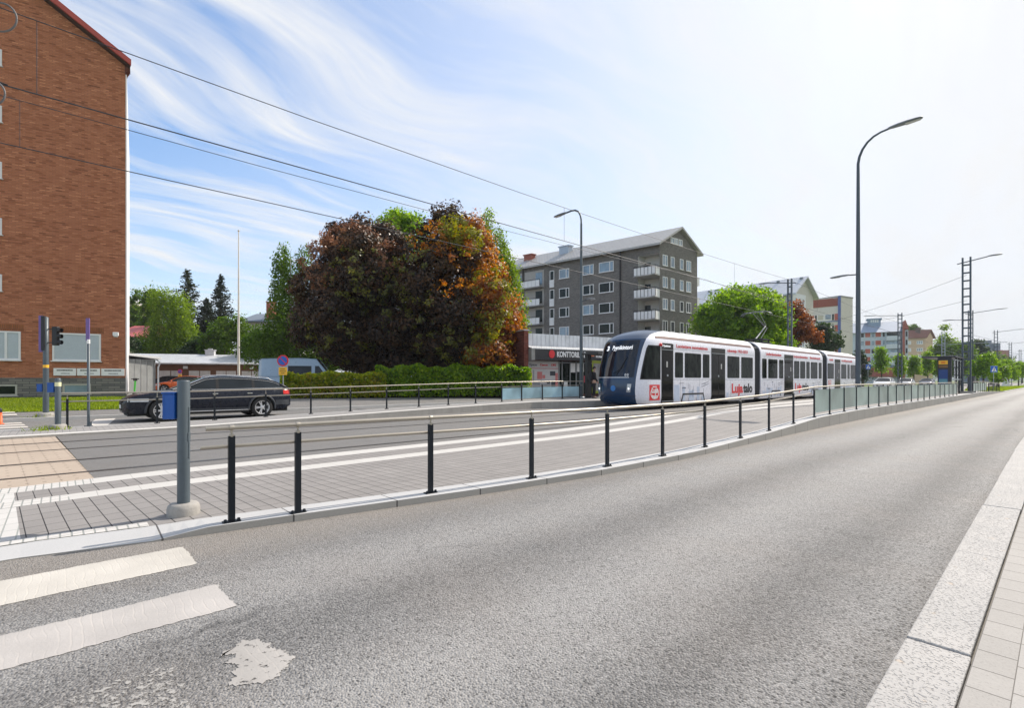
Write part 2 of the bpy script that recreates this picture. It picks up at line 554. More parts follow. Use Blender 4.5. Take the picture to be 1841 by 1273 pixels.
def paint_marking(name, col, wear=0.35, rib=0.0, wscale=6.0):
    """thick road paint, worn through in places where the asphalt shows"""
    m, N = new_mat(name)
    co = wpos(N)
    n = N.noise(co, wscale, 6.0, 0.7)
    f = N.noise(co, 60, 3.0)
    c = N.mix(N.ramp(N.noise(co, 2.0, 4.0), 0.35, 0.65), tuple(x * 0.82 for x in col), col)
    hgt = f
    if rib:
        y = N.n('ShaderNodeSeparateXYZ', None, Vector=co).outputs[1]
        yy = N.math('ADD', y, N.math('MULTIPLY', N.noise(co, 3.0, 2.0), 0.10))
        w = N.math('FRACT', N.math('MULTIPLY', yy, 21.0))
        groove = N.math('MULTIPLY', N.ramp(w, 0.8, 0.95), N.ramp(N.noise(co, 4.0, 3.0), 0.42, 0.62))
        c = N.mix(N.math('MULTIPLY', groove, rib), c, tuple(x * 0.45 for x in col))
        hgt = N.math('SUBTRACT', f, groove)
    worn = N.ramp(n, 0.62 + (1 - wear) * 0.2, 0.70 + (1 - wear) * 0.2)
    b = N.n('ShaderNodeBsdfPrincipled')
    N.link(c, b.inputs['Base Color']); b.inputs['Roughness'].default_value = 0.7
    N.link(N.n('ShaderNodeBump', None, Strength=0.4, Distance=0.004, Height=hgt).outputs[0], b.inputs['Normal'])
    t = N.n('ShaderNodeBsdfTransparent')
    mx = N.n('ShaderNodeMixShader', None, i0=worn, i1=b.outputs[0], i2=t.outputs[0])
    o = N.n('ShaderNodeOutputMaterial'); N.link(mx.outputs[0], o.inputs[0])
    return m


def lit(name, col, strength):
    m, N = new_mat(name)
    finish(N, tuple(c * 0.3 for c in col), 0.4, emis=col, estr=strength)
    return m


# street surfaces
ASPHALT = asphalt('coarse_asphalt', (0.080, 0.0785, 0.077), (0.335, 0.328, 0.318), 90, True, 0.9)
ASPHALT_SMOOTH = asphalt('smooth_asphalt', (0.115, 0.112, 0.107), (0.24, 0.232, 0.222), 150, False, 0.3)
ASPHALT_FAR = asphalt('grey_asphalt', (0.10, 0.10, 0.10), (0.27, 0.262, 0.25), 60, False, 0.3)
SLABS = pavers('grey_concrete_slabs', (0.262, 0.247, 0.234), (0.035, 0.034, 0.033), 0.28, 0.138, 0.0045, 'x', 0.13, 0.6, 0.0, turn=-4.0)
SLABS_FAR = pavers('grey_platform_slabs', (0.30, 0.29, 0.28), (0.10, 0.10, 0.10), 0.28, 0.138, 0.004, 'x', 0.1, 0.3, 0.0)
TACTILE = pavers('white_tactile_blocks', (0.55, 0.535, 0.51), (0.33, 0.345, 0.32), 0.28, 0.10, 0.006, 'x', 0.06, 0.6, 0.0)
TACTILE_ROW = pavers('white_ribbed_blocks', (0.56, 0.54, 0.51), (0.30, 0.31, 0.29), 0.14, 0.075, 0.007, 'x', 0.07, 0.6, 0.0)
WHITE_STRIP = pavers('white_edge_stones', (0.53, 0.515, 0.485), (0.36, 0.345, 0.325), 0.6, 0.40, 0.004, 'x', 0.05, 0.3, 0.0)
def crossing_slabs():
    m, N = new_mat('beige_crossing_slabs')
    co = wpos(N)
    sp = N.n('ShaderNodeSeparateXYZ', None, Vector=N.n('ShaderNodeMapping', None, Vector=co, Rotation=(0, 0, math.radians(-4))).outputs[0]).outputs
    n1 = N.noise(co, 1.1, 4.0); n2 = N.noise(co, 45, 3.0)
    c = N.mix(N.ramp(N.math('ADD', N.math('MULTIPLY', n1, .6), N.math('MULTIPLY', n2, .4)), .3, .7), (.375, .305, .242), (.455, .38, .305))
    fa = N.math('SUBTRACT', N.math('FRACT', N.math('DIVIDE', sp[0], .62)), .5); fb = N.math('SUBTRACT', N.math('FRACT', N.math('DIVIDE', sp[1], .33)), .5)
    ln = N.math('MAXIMUM', N.ramp(N.math('ABSOLUTE', fa), .487, .5), N.ramp(N.math('ABSOLUTE', fb), .478, .5))
    c = N.mix(N.math('MULTIPLY', ln, .45), c, (.22, .17, .13))
    ga = N.math('MULTIPLY', N.math('SUBTRACT', N.math('FRACT', N.math('DIVIDE', sp[0], .31)), .5), .31); gb = N.math('MULTIPLY', N.math('SUBTRACT', N.math('FRACT', N.math('ADD', N.math('DIVIDE', sp[1], .165), .5)), .5), .165)
    rr = N.math('ADD', N.math('MULTIPLY', ga, ga), N.math('MULTIPLY', gb, gb))
    dot = N.ramp(rr, .0007, .0003)
    c = N.mix(N.math('MULTIPLY', dot, .6), c, (.09, .07, .055))
    finish(N, c, .8, 0, N.math('SUBTRACT', N.math('MULTIPLY', n2, .3), N.math('ADD', dot, ln)), .3, .006, .3)
    return m


BEIGE = crossing_slabs()
KERB_CONC = plain('kerb_concrete', (0.46, 0.455, 0.44), 0.8, 0, 0.10, 2.5, 0.25, 90)
WALL_CONC = plain('platform_wall_concrete', (0.34, 0.325, 0.30), 0.85, 0, 0.14, 1.8, 0.25, 70, grime=0.35)
WHITE_KERB = plain('white_platform_edge', (0.58, 0.565, 0.53), 0.75, 0, 0.06, 2.0, 0.15, 80)


def granite():
    m, N = new_mat('rough_granite')
    co = wpos(N)
    n = N.noise(co, 2.2, 4.0); sp = N.noise(co, 55, 4.0, 0.7); pit = N.noise(co, 75, 2.0, 0.5)
    c = N.mix(N.ramp(n, 0.3, 0.7), (0.37, 0.362, 0.35), (0.435, 0.42, 0.40))
    c = N.mix(N.math('MULTIPLY', N.ramp(sp, 0.52, 0.70), 0.20), c, (0.25, 0.25, 0.26))
    c = N.mix(N.math('MULTIPLY', N.ramp(pit, 0.655, 0.73), 0.26), c, (0.12, 0.115, 0.11))
    c = N.mix(N.math('MULTIPLY', N.ramp(N.noise(co, 9, 3.0), 0.66, 0.74), 0.4), c, (0.55, 0.38, 0.22))
    h = N.math('SUBTRACT', N.math('MULTIPLY', sp, 0.5), N.math('MULTIPLY', N.ramp(pit, 0.55, 0.7), 1.0))
    finish(N, c, 0.75, 0, h, 0.7, 0.012, 0.4)
    return m


GRANITE = granite()
PAVE_SMALL = pavers('small_grey_pavers', (0.33, 0.315, 0.295), (0.13, 0.122, 0.112), 0.21, 0.14, 0.004, 'y', 0.10, 0.5, 0.0, 0.25, boff=0.0)
PAVE_LARGE = pavers('large_grey_pavers', (0.355, 0.34, 0.32), (0.17, 0.16, 0.145), 0.28, 0.42, 0.005, 'y', 0.08, 0.4, 0.5, 0.25, boff=0.145)
CROSS_PAINT = paint_marking('crossing_paint', (0.56, 0.53, 0.475), 0.30, 0.18)
CROSS_PAINT2 = paint_marking('greyed_crossing_paint', (0.465, 0.44, 0.415), 0.42, 0.12)
CROSS_WORN = paint_marking('worn_crossing_paint', (0.56, 0.52, 0.49), 1.15, 0.1, 5.0)
ROAD_PAINT = paint_marking('road_paint', (0.66, 0.62, 0.56), 0.5)
STEEL_RAIL = plain('rail_steel', (0.20, 0.18, 0.165), 0.35, 0.8, 0.2, 3)
SAND_JOINT = plain('sandy_joint', (0.21, 0.195, 0.17), 0.9, 0, .3, 20)
GROOVE = plain('rail_groove', (0.03, 0.03, 0.03), 0.9)


def grassy(name, a, b):
    m, N = new_mat(name)
    co = wpos(N)
    f = N.math('ADD', N.math('MULTIPLY', N.noise(co, 1.1, 5.0, 0.7), 0.6), N.math('MULTIPLY', N.noise(co, 26, 3.0), 0.4))
    finish(N, N.mix(N.ramp(f, 0.32, 0.68), a, b), 0.9, 0, N.noise(co, 40, 3.0), 0.6, 0.05, 0.2)
    return m


GRASS_GROUND = grassy('lawn_ground', (0.07, 0.12, 0.015), (0.15, 0.21, 0.03))
HILL = grassy('wooded_hill', (0.03, 0.06, 0.025), (0.06, 0.10, 0.035))

# metals and paints
DARK_POST = plain('anthracite_post_paint', (0.010, 0.014, 0.020), 0.45, 0.0, 0.2, 8, spec=0.25)
STAINLESS = plain('brushed_stainless', (0.40, 0.365, 0.31), 0.42, 0.75, 0.06, 6)
MAST_GREY = plain('mast_grey_paint', (0.075, 0.095, 0.118), 0.5, 0.0, 0.15, 3, grime=0.15)
POLE_GREY = plain('pole_blue_grey_paint', (0.075, 0.098, 0.115), 0.42, 0.0, 0.12, 3, grime=0.12)
GALV = plain('galvanised_steel', (0.36, 0.39, 0.42), 0.45, 0.6, 0.14, 5)
LAMP_HEAD = plain('lamp_head_grey', (0.20, 0.22, 0.24), 0.5, 0.2, 0.1, 5)
LAMP_LENS = plain('lamp_lens', (0.52, 0.53, 0.52), 0.3, 0.0, 0.05, 5)
WIRE = plain('contact_wire', (0.045, 0.047, 0.055), 0.5, 0.4)
CONC_BASE = plain('concrete_base', (0.34, 0.325, 0.30), 0.85, 0, 0.16, 4, 0.3, 60, grime=0.3)
BLUE_BIN = plain('blue_plastic', (0.006, 0.075, 0.33), 0.42, 0, 0.12, 3, grime=0.12)
BLACK = plain('black_plastic', (0.012, 0.012, 0.014), 0.5, 0, 0.2, 5)
YELLOW = plain('yellow_sheet', (0.85, 0.46, 0.03), 0.5, 0, 0.05, 5)
PURPLE = plain('violet_sign_back', (0.16, 0.10, 0.30), 0.55, 0, 0.2, 3)
WHITE = plain('white_paint', (0.80, 0.80, 0.79), 0.5, 0, 0.04, 3)
RED = plain('red_paint', (0.62, 0.02, 0.03), 0.45, 0, 0.08, 4)
SIGN_BLUE = plain('sign_blue', (0.01, 0.11, 0.50), 0.4, 0, 0.06, 4)
INK = plain('black_ink', (0.02, 0.02, 0.022), 0.6)
FROST = glass_pane('frosted_green_glass', (0.27, 0.36, 0.335), 0.30, 0.10, 0.5)
BLUE_GLASS = glass_pane('pale_blue_printed_glass', (0.40, 0.60, 0.68), 0.15, 0.15, 0.5)
WIN_DARK = glass_pane('dark_window_glass', (0.010, 0.016, 0.013), 0.04, 0, 0.22)
WIN_BLUE = glass_pane('sky_window_glass', (0.20, 0.28, 0.35), 0.05, 0, 0.8)
WIN_BLIND = plain('window_with_blind', (0.42, 0.48, 0.52), 0.25, 0, 0.06, 2, spec=0.7)
WIN_CLEAR = glass_pane('shelter_glass', (0.30, 0.33, 0.35), 0.05, 0.6, 0.7)
FRAME_WHITE = plain('white_window_frame', (0.74, 0.74, 0.73), 0.5, 0, 0.04, 3)
BARK = plain('grey_brown_bark', (0.085, 0.065, 0.05), 0.9, 0, 0.35, 6, 0.8, 25)
BARK_BIRCH = plain('white_birch_bark', (0.50, 0.48, 0.45), 0.8, 0, 0.45, 3, 0.3, 25)
# ------------------------------------------------------------------ ground, road, platforms, tracks
rng = random.Random(7)
KX = [(-14, -5.44), (-.33, -5.36), (.68, -5.12), (3.79, -4.64), (5.8, -4.44), (8.05, -4.40), (11.8, -4.55), (16, -4.68), (21.6, -4.74), (90, -4.85)]
ZT = [(-14, .03), (-.5, .03), (.5, .05), (1, .065), (6, .08), (9, .095), (12, .15), (14, .22), (16, .305), (20, .345), (62, .35), (82, .07)]
FX = [(-14, -16.2), (-.9, -16.3), (2.4, -16.45), (8, -16.8), (14, -17.0), (17, -17.05), (20, -15.6), (90, -15.55)]
FZ = [(-14, .05), (3, .06), (8, .16), (14, .29), (17, .33), (20, .36), (62, .36), (82, .08)]
kx = lambda y: lerp(KX, y)
zt = lambda y: lerp(ZT, y)
fx = lambda y: lerp(FX, y)
fz = lambda y: lerp(FZ, y)


def sheet(name, pts, mat):
    b = MB(); b.add(pts, [tuple(range(len(pts)))])
    return struct(b.build(name, mat))


def shear(x, y, z):
    # the paving field at the crossing end is laid slightly askew
    k = max(0.0, 1 - abs(y) / 2.0) if -9 < x < -5.55 else 0.0
    return (x, y + .075 * (x + 7.0) * k, z)


def strip(name, x0, x1, ys, z, mat, dz=0.0):
    """a band between two edges along the street; x0, x1, z are functions of y or numbers"""
    f = lambda v, y: v(y) if callable(v) else v
    b = MB(); b.grid([[shear(f(x0, y), y, f(z, y) + dz), shear(f(x1, y), y, f(z, y) + dz)] for y in ys], smooth=False)
    return b


def yrange(a, b, step=0.75):
    n = max(1, int(math.ceil((b - a) / step)))
    return [a + (b - a) * i / n for i in range(n + 1)]


def ring_sheet(name, mat, z=-0.10):
    return sheet(name, [(-3000, -600, z), (3000, -600, z), (3000, 5000, z), (-3000, 5000, z)], mat)


ring_sheet('ground', GRASS_GROUND)
sheet('road', [(-5.6, -14, 0), (-.45, -14, 0), (-.45, 420, 0), (-5.6, 420, 0)], ASPHALT)
YS = yrange(-14, 82)

# near platform: kerb, slabs, guide strip, edge stones
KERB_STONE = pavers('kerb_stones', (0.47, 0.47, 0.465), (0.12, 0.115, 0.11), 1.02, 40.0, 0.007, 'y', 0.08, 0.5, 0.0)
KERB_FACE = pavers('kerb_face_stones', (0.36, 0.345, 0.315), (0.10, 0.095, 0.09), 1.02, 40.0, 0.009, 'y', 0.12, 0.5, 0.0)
kw = lambda y: 0.40 if y < .66 else 0.34
KO = [(-14, .008), (.58, .010), (.98, .066)]          # the kerb is dropped at the crossing
ko = lambda y: lerp(KO, y) if y < .98 else zt(y)
YK = yrange(-14, .5) + [.58, .66, .75, .85, .98] + yrange(1.2, 82)
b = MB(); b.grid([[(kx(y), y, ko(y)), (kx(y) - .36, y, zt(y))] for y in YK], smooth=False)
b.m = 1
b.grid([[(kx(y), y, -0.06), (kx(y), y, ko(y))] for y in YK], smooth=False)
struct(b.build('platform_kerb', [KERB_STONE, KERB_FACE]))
paving = strip('', lambda y: kx(y) - .36, -7.36, yrange(-.31, 82, .3), zt, None)
paving.grid([[shear(-7.72, y, zt(y)), shear(-8.30, y, zt(y))] for y in yrange(-.31, 82, .3)], smooth=False)
struct(paving.build('platform_paving', SLABS))
b = strip('', -7.36, -7.72, yrange(.12, 82), zt, None)
struct(b.build('guide_strip', WHITE_STRIP))
b = strip('', -8.30, -8.72, yrange(.42, 82), zt, None)
b.m = 1
b.grid([[(-8.72, y, -0.05), (-8.72, y, zt(y))] for y in YS], smooth=False)
struct(b.build('platform_edge', [WHITE_STRIP, WALL_CONC]))
b = strip('', lambda y: kx(y) - .36, -7.36, yrange(-14, -.31, .3), zt, None)
b.grid([[shear(-7.72, y, zt(y)), shear(-8.30, y, zt(y))] for y in yrange(-14, -.31, .3)], smooth=False)
struct(b.build('tactile_paving', TACTILE))
b = strip('', -7.36, -7.72, yrange(-14, .12), zt, None)
b.grid([[shear(-8.30, y, zt(y)), shear(-8.72, y, zt(y))] for y in yrange(-14, .42)], smooth=False)
b.grid([[(kx(y) - .36, y, zt(y) + .004), (kx(y) - .52, y, zt(y) + .004)] for y in yrange(-14, .60)], smooth=False)
struct(b.build('ribbed_tactile_paving', TACTILE_ROW))

# tracks
sheet('track_bed', [(-17.4, -.10, 0), (-8.70, .38, 0), (-8.70, 420, 0), (-17.4, 420, 0)], ASPHALT_SMOOTH)
sheet('track_crossing', [(-16.9, -14, .002), (-8.70, -14, .002), (-8.70, .38, .002), (-16.9, -.10, .002)], BEIGE)
for i, rx in enumerate((-9.72, -11.32, -13.20, -14.85)):
    b = MB()
    b.quad((rx - .035, -14, .007), (rx + .03, -14, .007), (rx + .03, 420, .007), (rx - .035, 420, .007))
    b.m = 1
    g = rx + (.05 if i % 2 else -.055)
    b.quad((g - .022, -14, .006), (g + .022, -14, .006), (g + .022, 420, .006), (g - .022, 420, .006))
    struct(b.build('tram_rail', [STEEL_RAIL, GROOVE]))

# far platform
b = strip('', fx, lambda y: fx(y) - .40, YS, fz, None)
b.m = 1
b.grid([[(fx(y), y, -0.05), (fx(y), y, fz(y))] for y in YS], smooth=False)
struct(b.build('far_platform_edge', [WHITE_KERB, WALL_CONC]))
b = strip('', lambda y: fx(y) - .40, -18.45, YS, fz, None)
struct(b.build('far_platform_paving', SLABS_FAR))
b = strip('', -18.45, -18.72, YS, fz, None)
b.m = 1
b.grid([[(-18.72, y, fz(y)), (-18.72, y, -.05)] for y in YS], smooth=False)
struct(b.build('far_platform_kerb', [KERB_CONC, WALL_CONC]))

# far road, kerb, pavement, yard, lawn
sheet('far_road', [(-22.95, -40, 0), (-18.70, -40, 0), (-18.70, 420, 0), (-22.95, 420, 0)], ASPHALT_FAR)
b = MB(); b.box(-23.12, -22.9, -40, 420, -.05, .12)
struct(b.build('far_kerb', KERB_CONC))
sheet('far_pavement', [(-25.2, -40, .20), (-23.12, -40, .115), (-23.12, 420, .115), (-25.2, 420, .20)], ASPHALT_FAR)
sheet('yard', [(-31, -40, .33), (-25.2, -40, .20), (-25.2, 60, .20), (-31, 60, .33)], ASPHALT_FAR)
sheet('yard_ground', [(-150, -40, .33), (-31, -40, .33), (-31, 60, .33), (-150, 60, .33)], ASPHALT_FAR)
sheet('far_ground', [(-300, 60, .30), (-25.2, 60, .20), (-25.2, 420, .20), (-300, 420, .30)], GRASS_GROUND)
for i in range(7):
    x = -20.1 - i * .98
    z = .004 if x > -22.6 else .135 + (-23.12 - x) * .041
    if -23.15 < x < -22.3:
        continue
    b = MB(); b.quad((x - .5, -7, z + (.02 if x < -23 else 0)), (x, -7, z), (x, -.65 - i * .1, z), (x - .5, -.70 - i * .1, z + (.02 if x < -23 else 0)))
    struct(b.build('far_crossing_stripe', ROAD_PAINT))
sheet('stop_line', [(-22.7, .95, .005), (-19.1, .55, .005), (-19.1, 1.05, .005), (-22.7, 1.5, .005)], ROAD_PAINT)


def rough_outline(pts, step=.014, amp=.010, seed=1):
    """polygon edges broken up into a fine uneven line"""
    r = random.Random(seed); ph = [r.uniform(0, 6.28) for _ in range(6)]; out = []; s_ = 0.0
    for p, q in zip(pts, pts[1:] + pts[:1]):
        d = math.hypot(q[0] - p[0], q[1] - p[1]); n = max(1, int(d / step))
        if d < 1e-6:
            continue
        nx, ny = (q[1] - p[1]) / d, -(q[0] - p[0]) / d
        for k in range(n):
            t = s_ + d * k / n
            o = amp * (.5 * math.sin(t * 9 + ph[0]) + .4 * math.sin(t * 31 + ph[1]) + .35 * math.sin(t * 77 + ph[2]) + r.uniform(-.6, .6))
            out.append((p[0] + (q[0] - p[0]) * k / n + nx * o, p[1] + (q[1] - p[1]) * k / n + ny * o))
        s_ += d
    return out


def stripe(name, x0, x1, y0, y1, mat, amp=.006, z=.003):
    pts = rough_outline([(x0, y0), (x0, y1 - .02), (x0 + .02, y1), (x1 - .01, y1 + .01), (x1, y1 - .01), (x1, y0)], .016, amp, int(-x0 * 100))
    return sheet(name, [(p[0], p[1], z) for p in pts], mat)


stripe('crossing_stripe', -4.83, -4.30, -9, .75, CROSS_PAINT)
stripe('crossing_stripe', -3.79, -3.34, -9, .78, CROSS_PAINT2, .008)
CROSS_GONE = paint_marking('almost_gone_crossing_paint', (0.40, 0.385, 0.36), 2.0, 0.0, 32.0)
stripe('worn_crossing_stripe', -2.86, -2.42, -9, .40, CROSS_GONE, .02)
pp = [(-2.85, .66), (-2.87, .70), (-2.82, .77), (-2.76, .80), (-2.72, .79), (-2.70, .77), (-2.665, .82), (-2.60, .85), (-2.53, .845), (-2.46, .80), (-2.42, .76), (-2.41, .70), (-2.43, .66), (-2.45, .62), (-2.49, .56), (-2.53, .60), (-2.56, .62), (-2.60, .60), (-2.64, .64), (-2.70, .60), (-2.75, .64), (-2.80, .58), (-2.82, .63)]
sheet('crossing_stripe', [(x, y, .003) for x, y in rough_outline(pp, .010, .017, 9)], paint_marking('patchy_crossing_paint', (0.40, 0.38, 0.355), 1.28, 0.05, 20.0))

# granite kerb and right-hand pavement
b = MB()
yj = [-12, -9.9, -8.1, -6.2, -4.4, -2.5, -.7, 1.22, 3.09, 4.93, 6.93, 8.9, 10.9]
while yj[-1] < 130:
    yj.append(yj[-1] + rng.uniform(1.8, 2.2))
for y0, y1 in zip(yj, yj[1:]):
    o1, o2 = rng.uniform(-.008, .008), rng.uniform(-.006, .006)
    e = lambda y: max(-.62, -.492 - .0098 * y) + o1 * .5
    b.prism([(e(y0), y0 + .0035), (-.290 + o2, y0 + .0035), (-.290 + o2, y1 - .0035), (e(y1), y1 - .0035)], -.06, .10 + rng.uniform(-.004, .004))
struct(b.build('granite_kerb', GRANITE, bevel=.007))
b = MB(); b.quad((-.30, -12, .06), (-.275, -12, .06), (-.275, 130, .06), (-.30, 130, .06)); struct(b.build('kerb_joint', SAND_JOINT))
sheet('pavement_edge_course', [(-.28, -12, .096), (-.14, -12, .096), (-.14, 130, .096), (-.28, 130, .096)], PAVE_SMALL)
sheet('pavement', [(-.14, -12, .098), (4.2, -12, .098), (4.2, 130, .098), (-.14, 130, .098)], PAVE_LARGE)
sheet('lawn', [(4.2, -60, .05), (60, -60, .05), (60, 420, .05), (4.2, 420, .05)], GRASS_GROUND)
sheet('verge', [(-8.6, 84, .05), (-4.95, 84, .05), (-4.95, 420, .05), (-8.6, 420, .05)], GRASS_GROUND)
b = MB(); b.box(-4.95, -4.75, 82.5, 420, -.05, .08); struct(b.build('verge_kerb', KERB_CONC))

HAZE = .00028
# a wooded ridge on the horizon
b = MB()
rows = []
for i in range(2):
    rows.append([])
n = 60
top = []; bot = []
for k in range(n + 1):
    px = 1560 + 420 * k / n
    p = W(px, 2300)
    h = 95 * math.exp(-((px - 1850) / 115.0) ** 2) + 8 * math.sin(k * 1.3) + 4 * math.sin(k * 3.1)
    bot.append((p.x, p.y, -2)); top.append((p.x - 250, p.y + 420, max(3, h)))
b.grid([bot, [(x + (X - x) * .5, y + (Y - y) * .5, Z * .75) for (x, y, z), (X, Y, Z) in zip(bot, top)], top, [(x - 250, y + 420, -2) for x, y, z in top]])
struct(b.build('hill', HILL))
b = MB(); b.box(-2950, 2950, -590, 4900, -1.1, 150.0)
hm, HN = new_mat('haze_air')
hv = HN.n('ShaderNodeVolumePrincipled', None, Color=(.86, .91, 1.0, 1), Density=HAZE)
HN.link(hv.outputs[0], HN.n('ShaderNodeOutputMaterial').inputs['Volume'])
struct(b.build('haze', hm), 'stuff')

# ------------------------------------------------------------------ railings
PX = lambda y: kx(y) - (.07 if y < 2 else .13)


def rail_path(xf, zf, h, y0, y1, dx=0.0):
    return [(xf(y) + dx, y, zf(y) + h) for y in yrange(y0, y1, .8)]


def railing(name, label, posts, xf, zf, ends, upper, lower, post_top, group=None, glass=None, glass_mat=None, lower_end=None, off=-.055, gz=(.12, .78), barred=0):
    root = thing(name, label, 'railing', (xf(posts[0]), posts[0], zf(posts[0])), 0, group)
    ox, oy, oz = root.location
    loc = lambda pts: [(p[0] - ox, p[1] - oy, p[2] - oz) for p in pts]
    for i, y in enumerate(posts):
        z = zf(y); x = xf(y)
        b = MB()
        b.box(-.018, .018, -.027, .027, -.02, post_top)
        o = b
        o.box(-.036, .036, -.072, .072, -.01, .011)
        for sy in (-.055, .055):
            o.lathe([(.014, .012), (.014, .03), (.006, .034)], (.018, sy, 0), 6)
        post = b.build('post', DARK_POST, root, (x - ox, y - oy, z - oz))
        s = MB()
        s.tube([(0, 0, post_top), (0, 0, upper - .015)], .009, 6)
        s.lathe([(.022, -.012), (.024, 0), (.022, .012)], (0, 0, post_top + .006), 8)
        s.lathe([(.0245, -.02), (.0265, 0), (.0245, .02)], (0, 0, upper), 10, 'y')
        s.build('rail_bracket', STAINLESS, post)
    b = MB(); b.tube(loc(rail_path(xf, zf, upper, *ends)), .022, 10); b.build('handrail', STAINLESS, root)
    if lower:
        b = MB(); b.tube(loc(rail_path(xf, zf, lower, ends[0] - .03, lower_end or ends[1], off)), .018, 8)
        b.build('lower_rail', STAINLESS, root)
    for y0, y1 in zip(glass or [], (glass or [])[1:]):
        b = MB()
        ya, yb = y0 + .05, y1 - .05
        pts = [(xf(ya), ya, zf(ya) + gz[0]), (xf(yb), yb, zf(yb) + gz[0]), (xf(yb), yb, zf(yb) + gz[1]), (xf(ya), ya, zf(ya) + gz[1])]
        b.poly_extrude(loc(pts), (-.012, 0, 0))
        b.build('glass_panel', glass_mat, root)
    if barred:
        y = ends[0] + .1
        while y < ends[1] - .05:
            MB().tube(loc([(xf(y), y, zf(y) + .10), (xf(y), y, zf(y) + upper)]), .008, 5, False).build('baluster', DARK_POST, root); y += barred
        MB().tube(loc(rail_path(xf, zf, .10, *ends)), .013, 6).build('bottom_rail', DARK_POST, root)
    return root


GL = [16.0, 17.45, 19.0, 20.5, 22.15, 23.7, 25.2, 26.75, 28.3, 29.9, 31.5, 33.1, 34.7, 36.4, 38.1, 39.8, 41.5, 43.2, 44.9]
railing('platform_railing', 'long curving steel railing along the near platform kerb, frosted green glass in its far half',
        [1.17, 1.73, 3.15, 4.59, 6.04, 7.52, 9.05, 10.75, 12.45, 14.2] + GL, PX, zt, (.97, 44.95), .862, .69, .785, None, GL, FROST, 15.9)
railing('platform_railing', 'short glazed railing beyond the dark tram shelter, sloping down at its far end',
        [54.0, 55.7, 57.4, 59.1, 60.8, 62.5, 64.2, 66.0], PX, zt, (53.9, 66.1), .90, None, .80, None, [54.0, 55.7, 57.4, 59.1, 60.8, 62.5, 64.2], FROST)
railing('barred_railing', 'dark barred railing at the far foot of the platform ramp',
        [66.6, 70.6, 74.6, 78.6], PX, zt, (66.5, 78.7), .88, None, .80, None, None, None, barred=.42)
FP = lambda y: -18.40
FGL = [15.98, 17.31, 18.80, 20.35, 21.80]
railing('platform_railing', 'double steel railing between tracks and the estate car, printed blue glass at its end',
        [.17, 2.2, 3.72, 5.26, 6.79, 8.29, 9.82, 11.32, 12.83, 14.37] + FGL, FP, fz, (.02, 22.1), .95, .72, .80, None, FGL, BLUE_GLASS, None, -.055, (.10, .66))
# ------------------------------------------------------------------ posts, signals, signs, lamps, masts, wires
RIGHT = Vector((CY_, SY_, 0)); FWD = Vector((-SY_, CY_, 0))


def concrete_foot(r, h, seg=24):
    return MB().lathe([(r * 1.0, -.03), (r, h * .62), (r * .93, h * .86), (r * .80, h), (.02, h)], (0, 0, 0), seg)


def button_box(parent, x, y, z0, w, d, h, name='call_box'):
    b = MB()
    b.box(x - w / 2, x + w / 2, y - d / 2, y + d / 2, z0, z0 + h - .02)
    o = b.build(name, BLUE_BIN, parent, bevel=.008)
    l = MB(); l.box(x - w / 2 - .006, x + w / 2 + .006, y - d / 2 - .006, y + d / 2 + .006, z0 + h - .018, z0 + h)
    l.box(x - w / 2 + .012, x - w / 2 + .02, y - d / 2 - .004, y + d / 2 + .004, z0 + .03, z0 + h - .03)
    l.build('lid', BLUE_BIN, o, bevel=.004)
    return o


CAM_ROT = YAW                     # local x = image right, local y = away from the camera
p = thing('signal_post', 'stout blue-grey post on a round concrete foot with a blue box, nearest to the camera', 'post', (-5.73, .895, .055), CAM_ROT, 'posts with blue boxes')
concrete_foot(.138, .12).build('concrete_foot', CONC_BASE, p)
MB().lathe([(.054, .10), (.054, 1.295), (.051, 1.305), (.02, 1.307)], (0, 0, 0), 24).build('post', POLE_GREY, p)
m_ = MB(); m_.box(.052, .058, -.012, .012, .55, 1.05); m_.box(.051, .0585, -.017, .017, .72, .80); m_.build('cable_cover', POLE_GREY, p, bevel=.003)
button_box(p, -.112, 0, .93, .118, .11, .262)

p = thing('signal_post', 'short grey post with a pale reflective band, at the left end of the far railing', 'post', (-18.10, -.02, .06), CAM_ROT, 'posts with blue boxes')
concrete_foot(.185, .125).build('concrete_foot', CONC_BASE, p)
MB().lathe([(.066, .11), (.066, 1.33), (.05, 1.36), (.01, 1.365)], (0, 0, 0), 16).build('post', POLE_GREY, p)
MB().lathe([(.069, 1.14), (.069, 1.25)], (0, 0, 0), 16).build('reflective_band', plain('pale_band', (.72, .72, .45), .4), p)
button_box(p, -.15, 0, .98, .17, .13, .26)


def signal_head(parent, x, y, z, back=True, name='signal_head'):
    b = MB(); b.box(x - .09, x + .09, y - .06, y + .06, z, z + .64)
    o = b.build(name, BLACK, parent, bevel=.02)
    v = MB()
    for k in range(3):
        zc = z + .115 + .205 * k
        v.tube([(x + .09, y, zc), (x + .20, y, zc - .01)], .075, 10, False)
    v.build('visor', BLACK, o)
    l = MB()
    for k in range(3):
        l.lathe([(.068, .0905), (.05, .096), (.0, .1)], (x, y, z + .115 + .205 * k), 10, 'x')
    l.build('lens', plain('dark_signal_lens', (.05, .04, .03), .2), o)
    return o


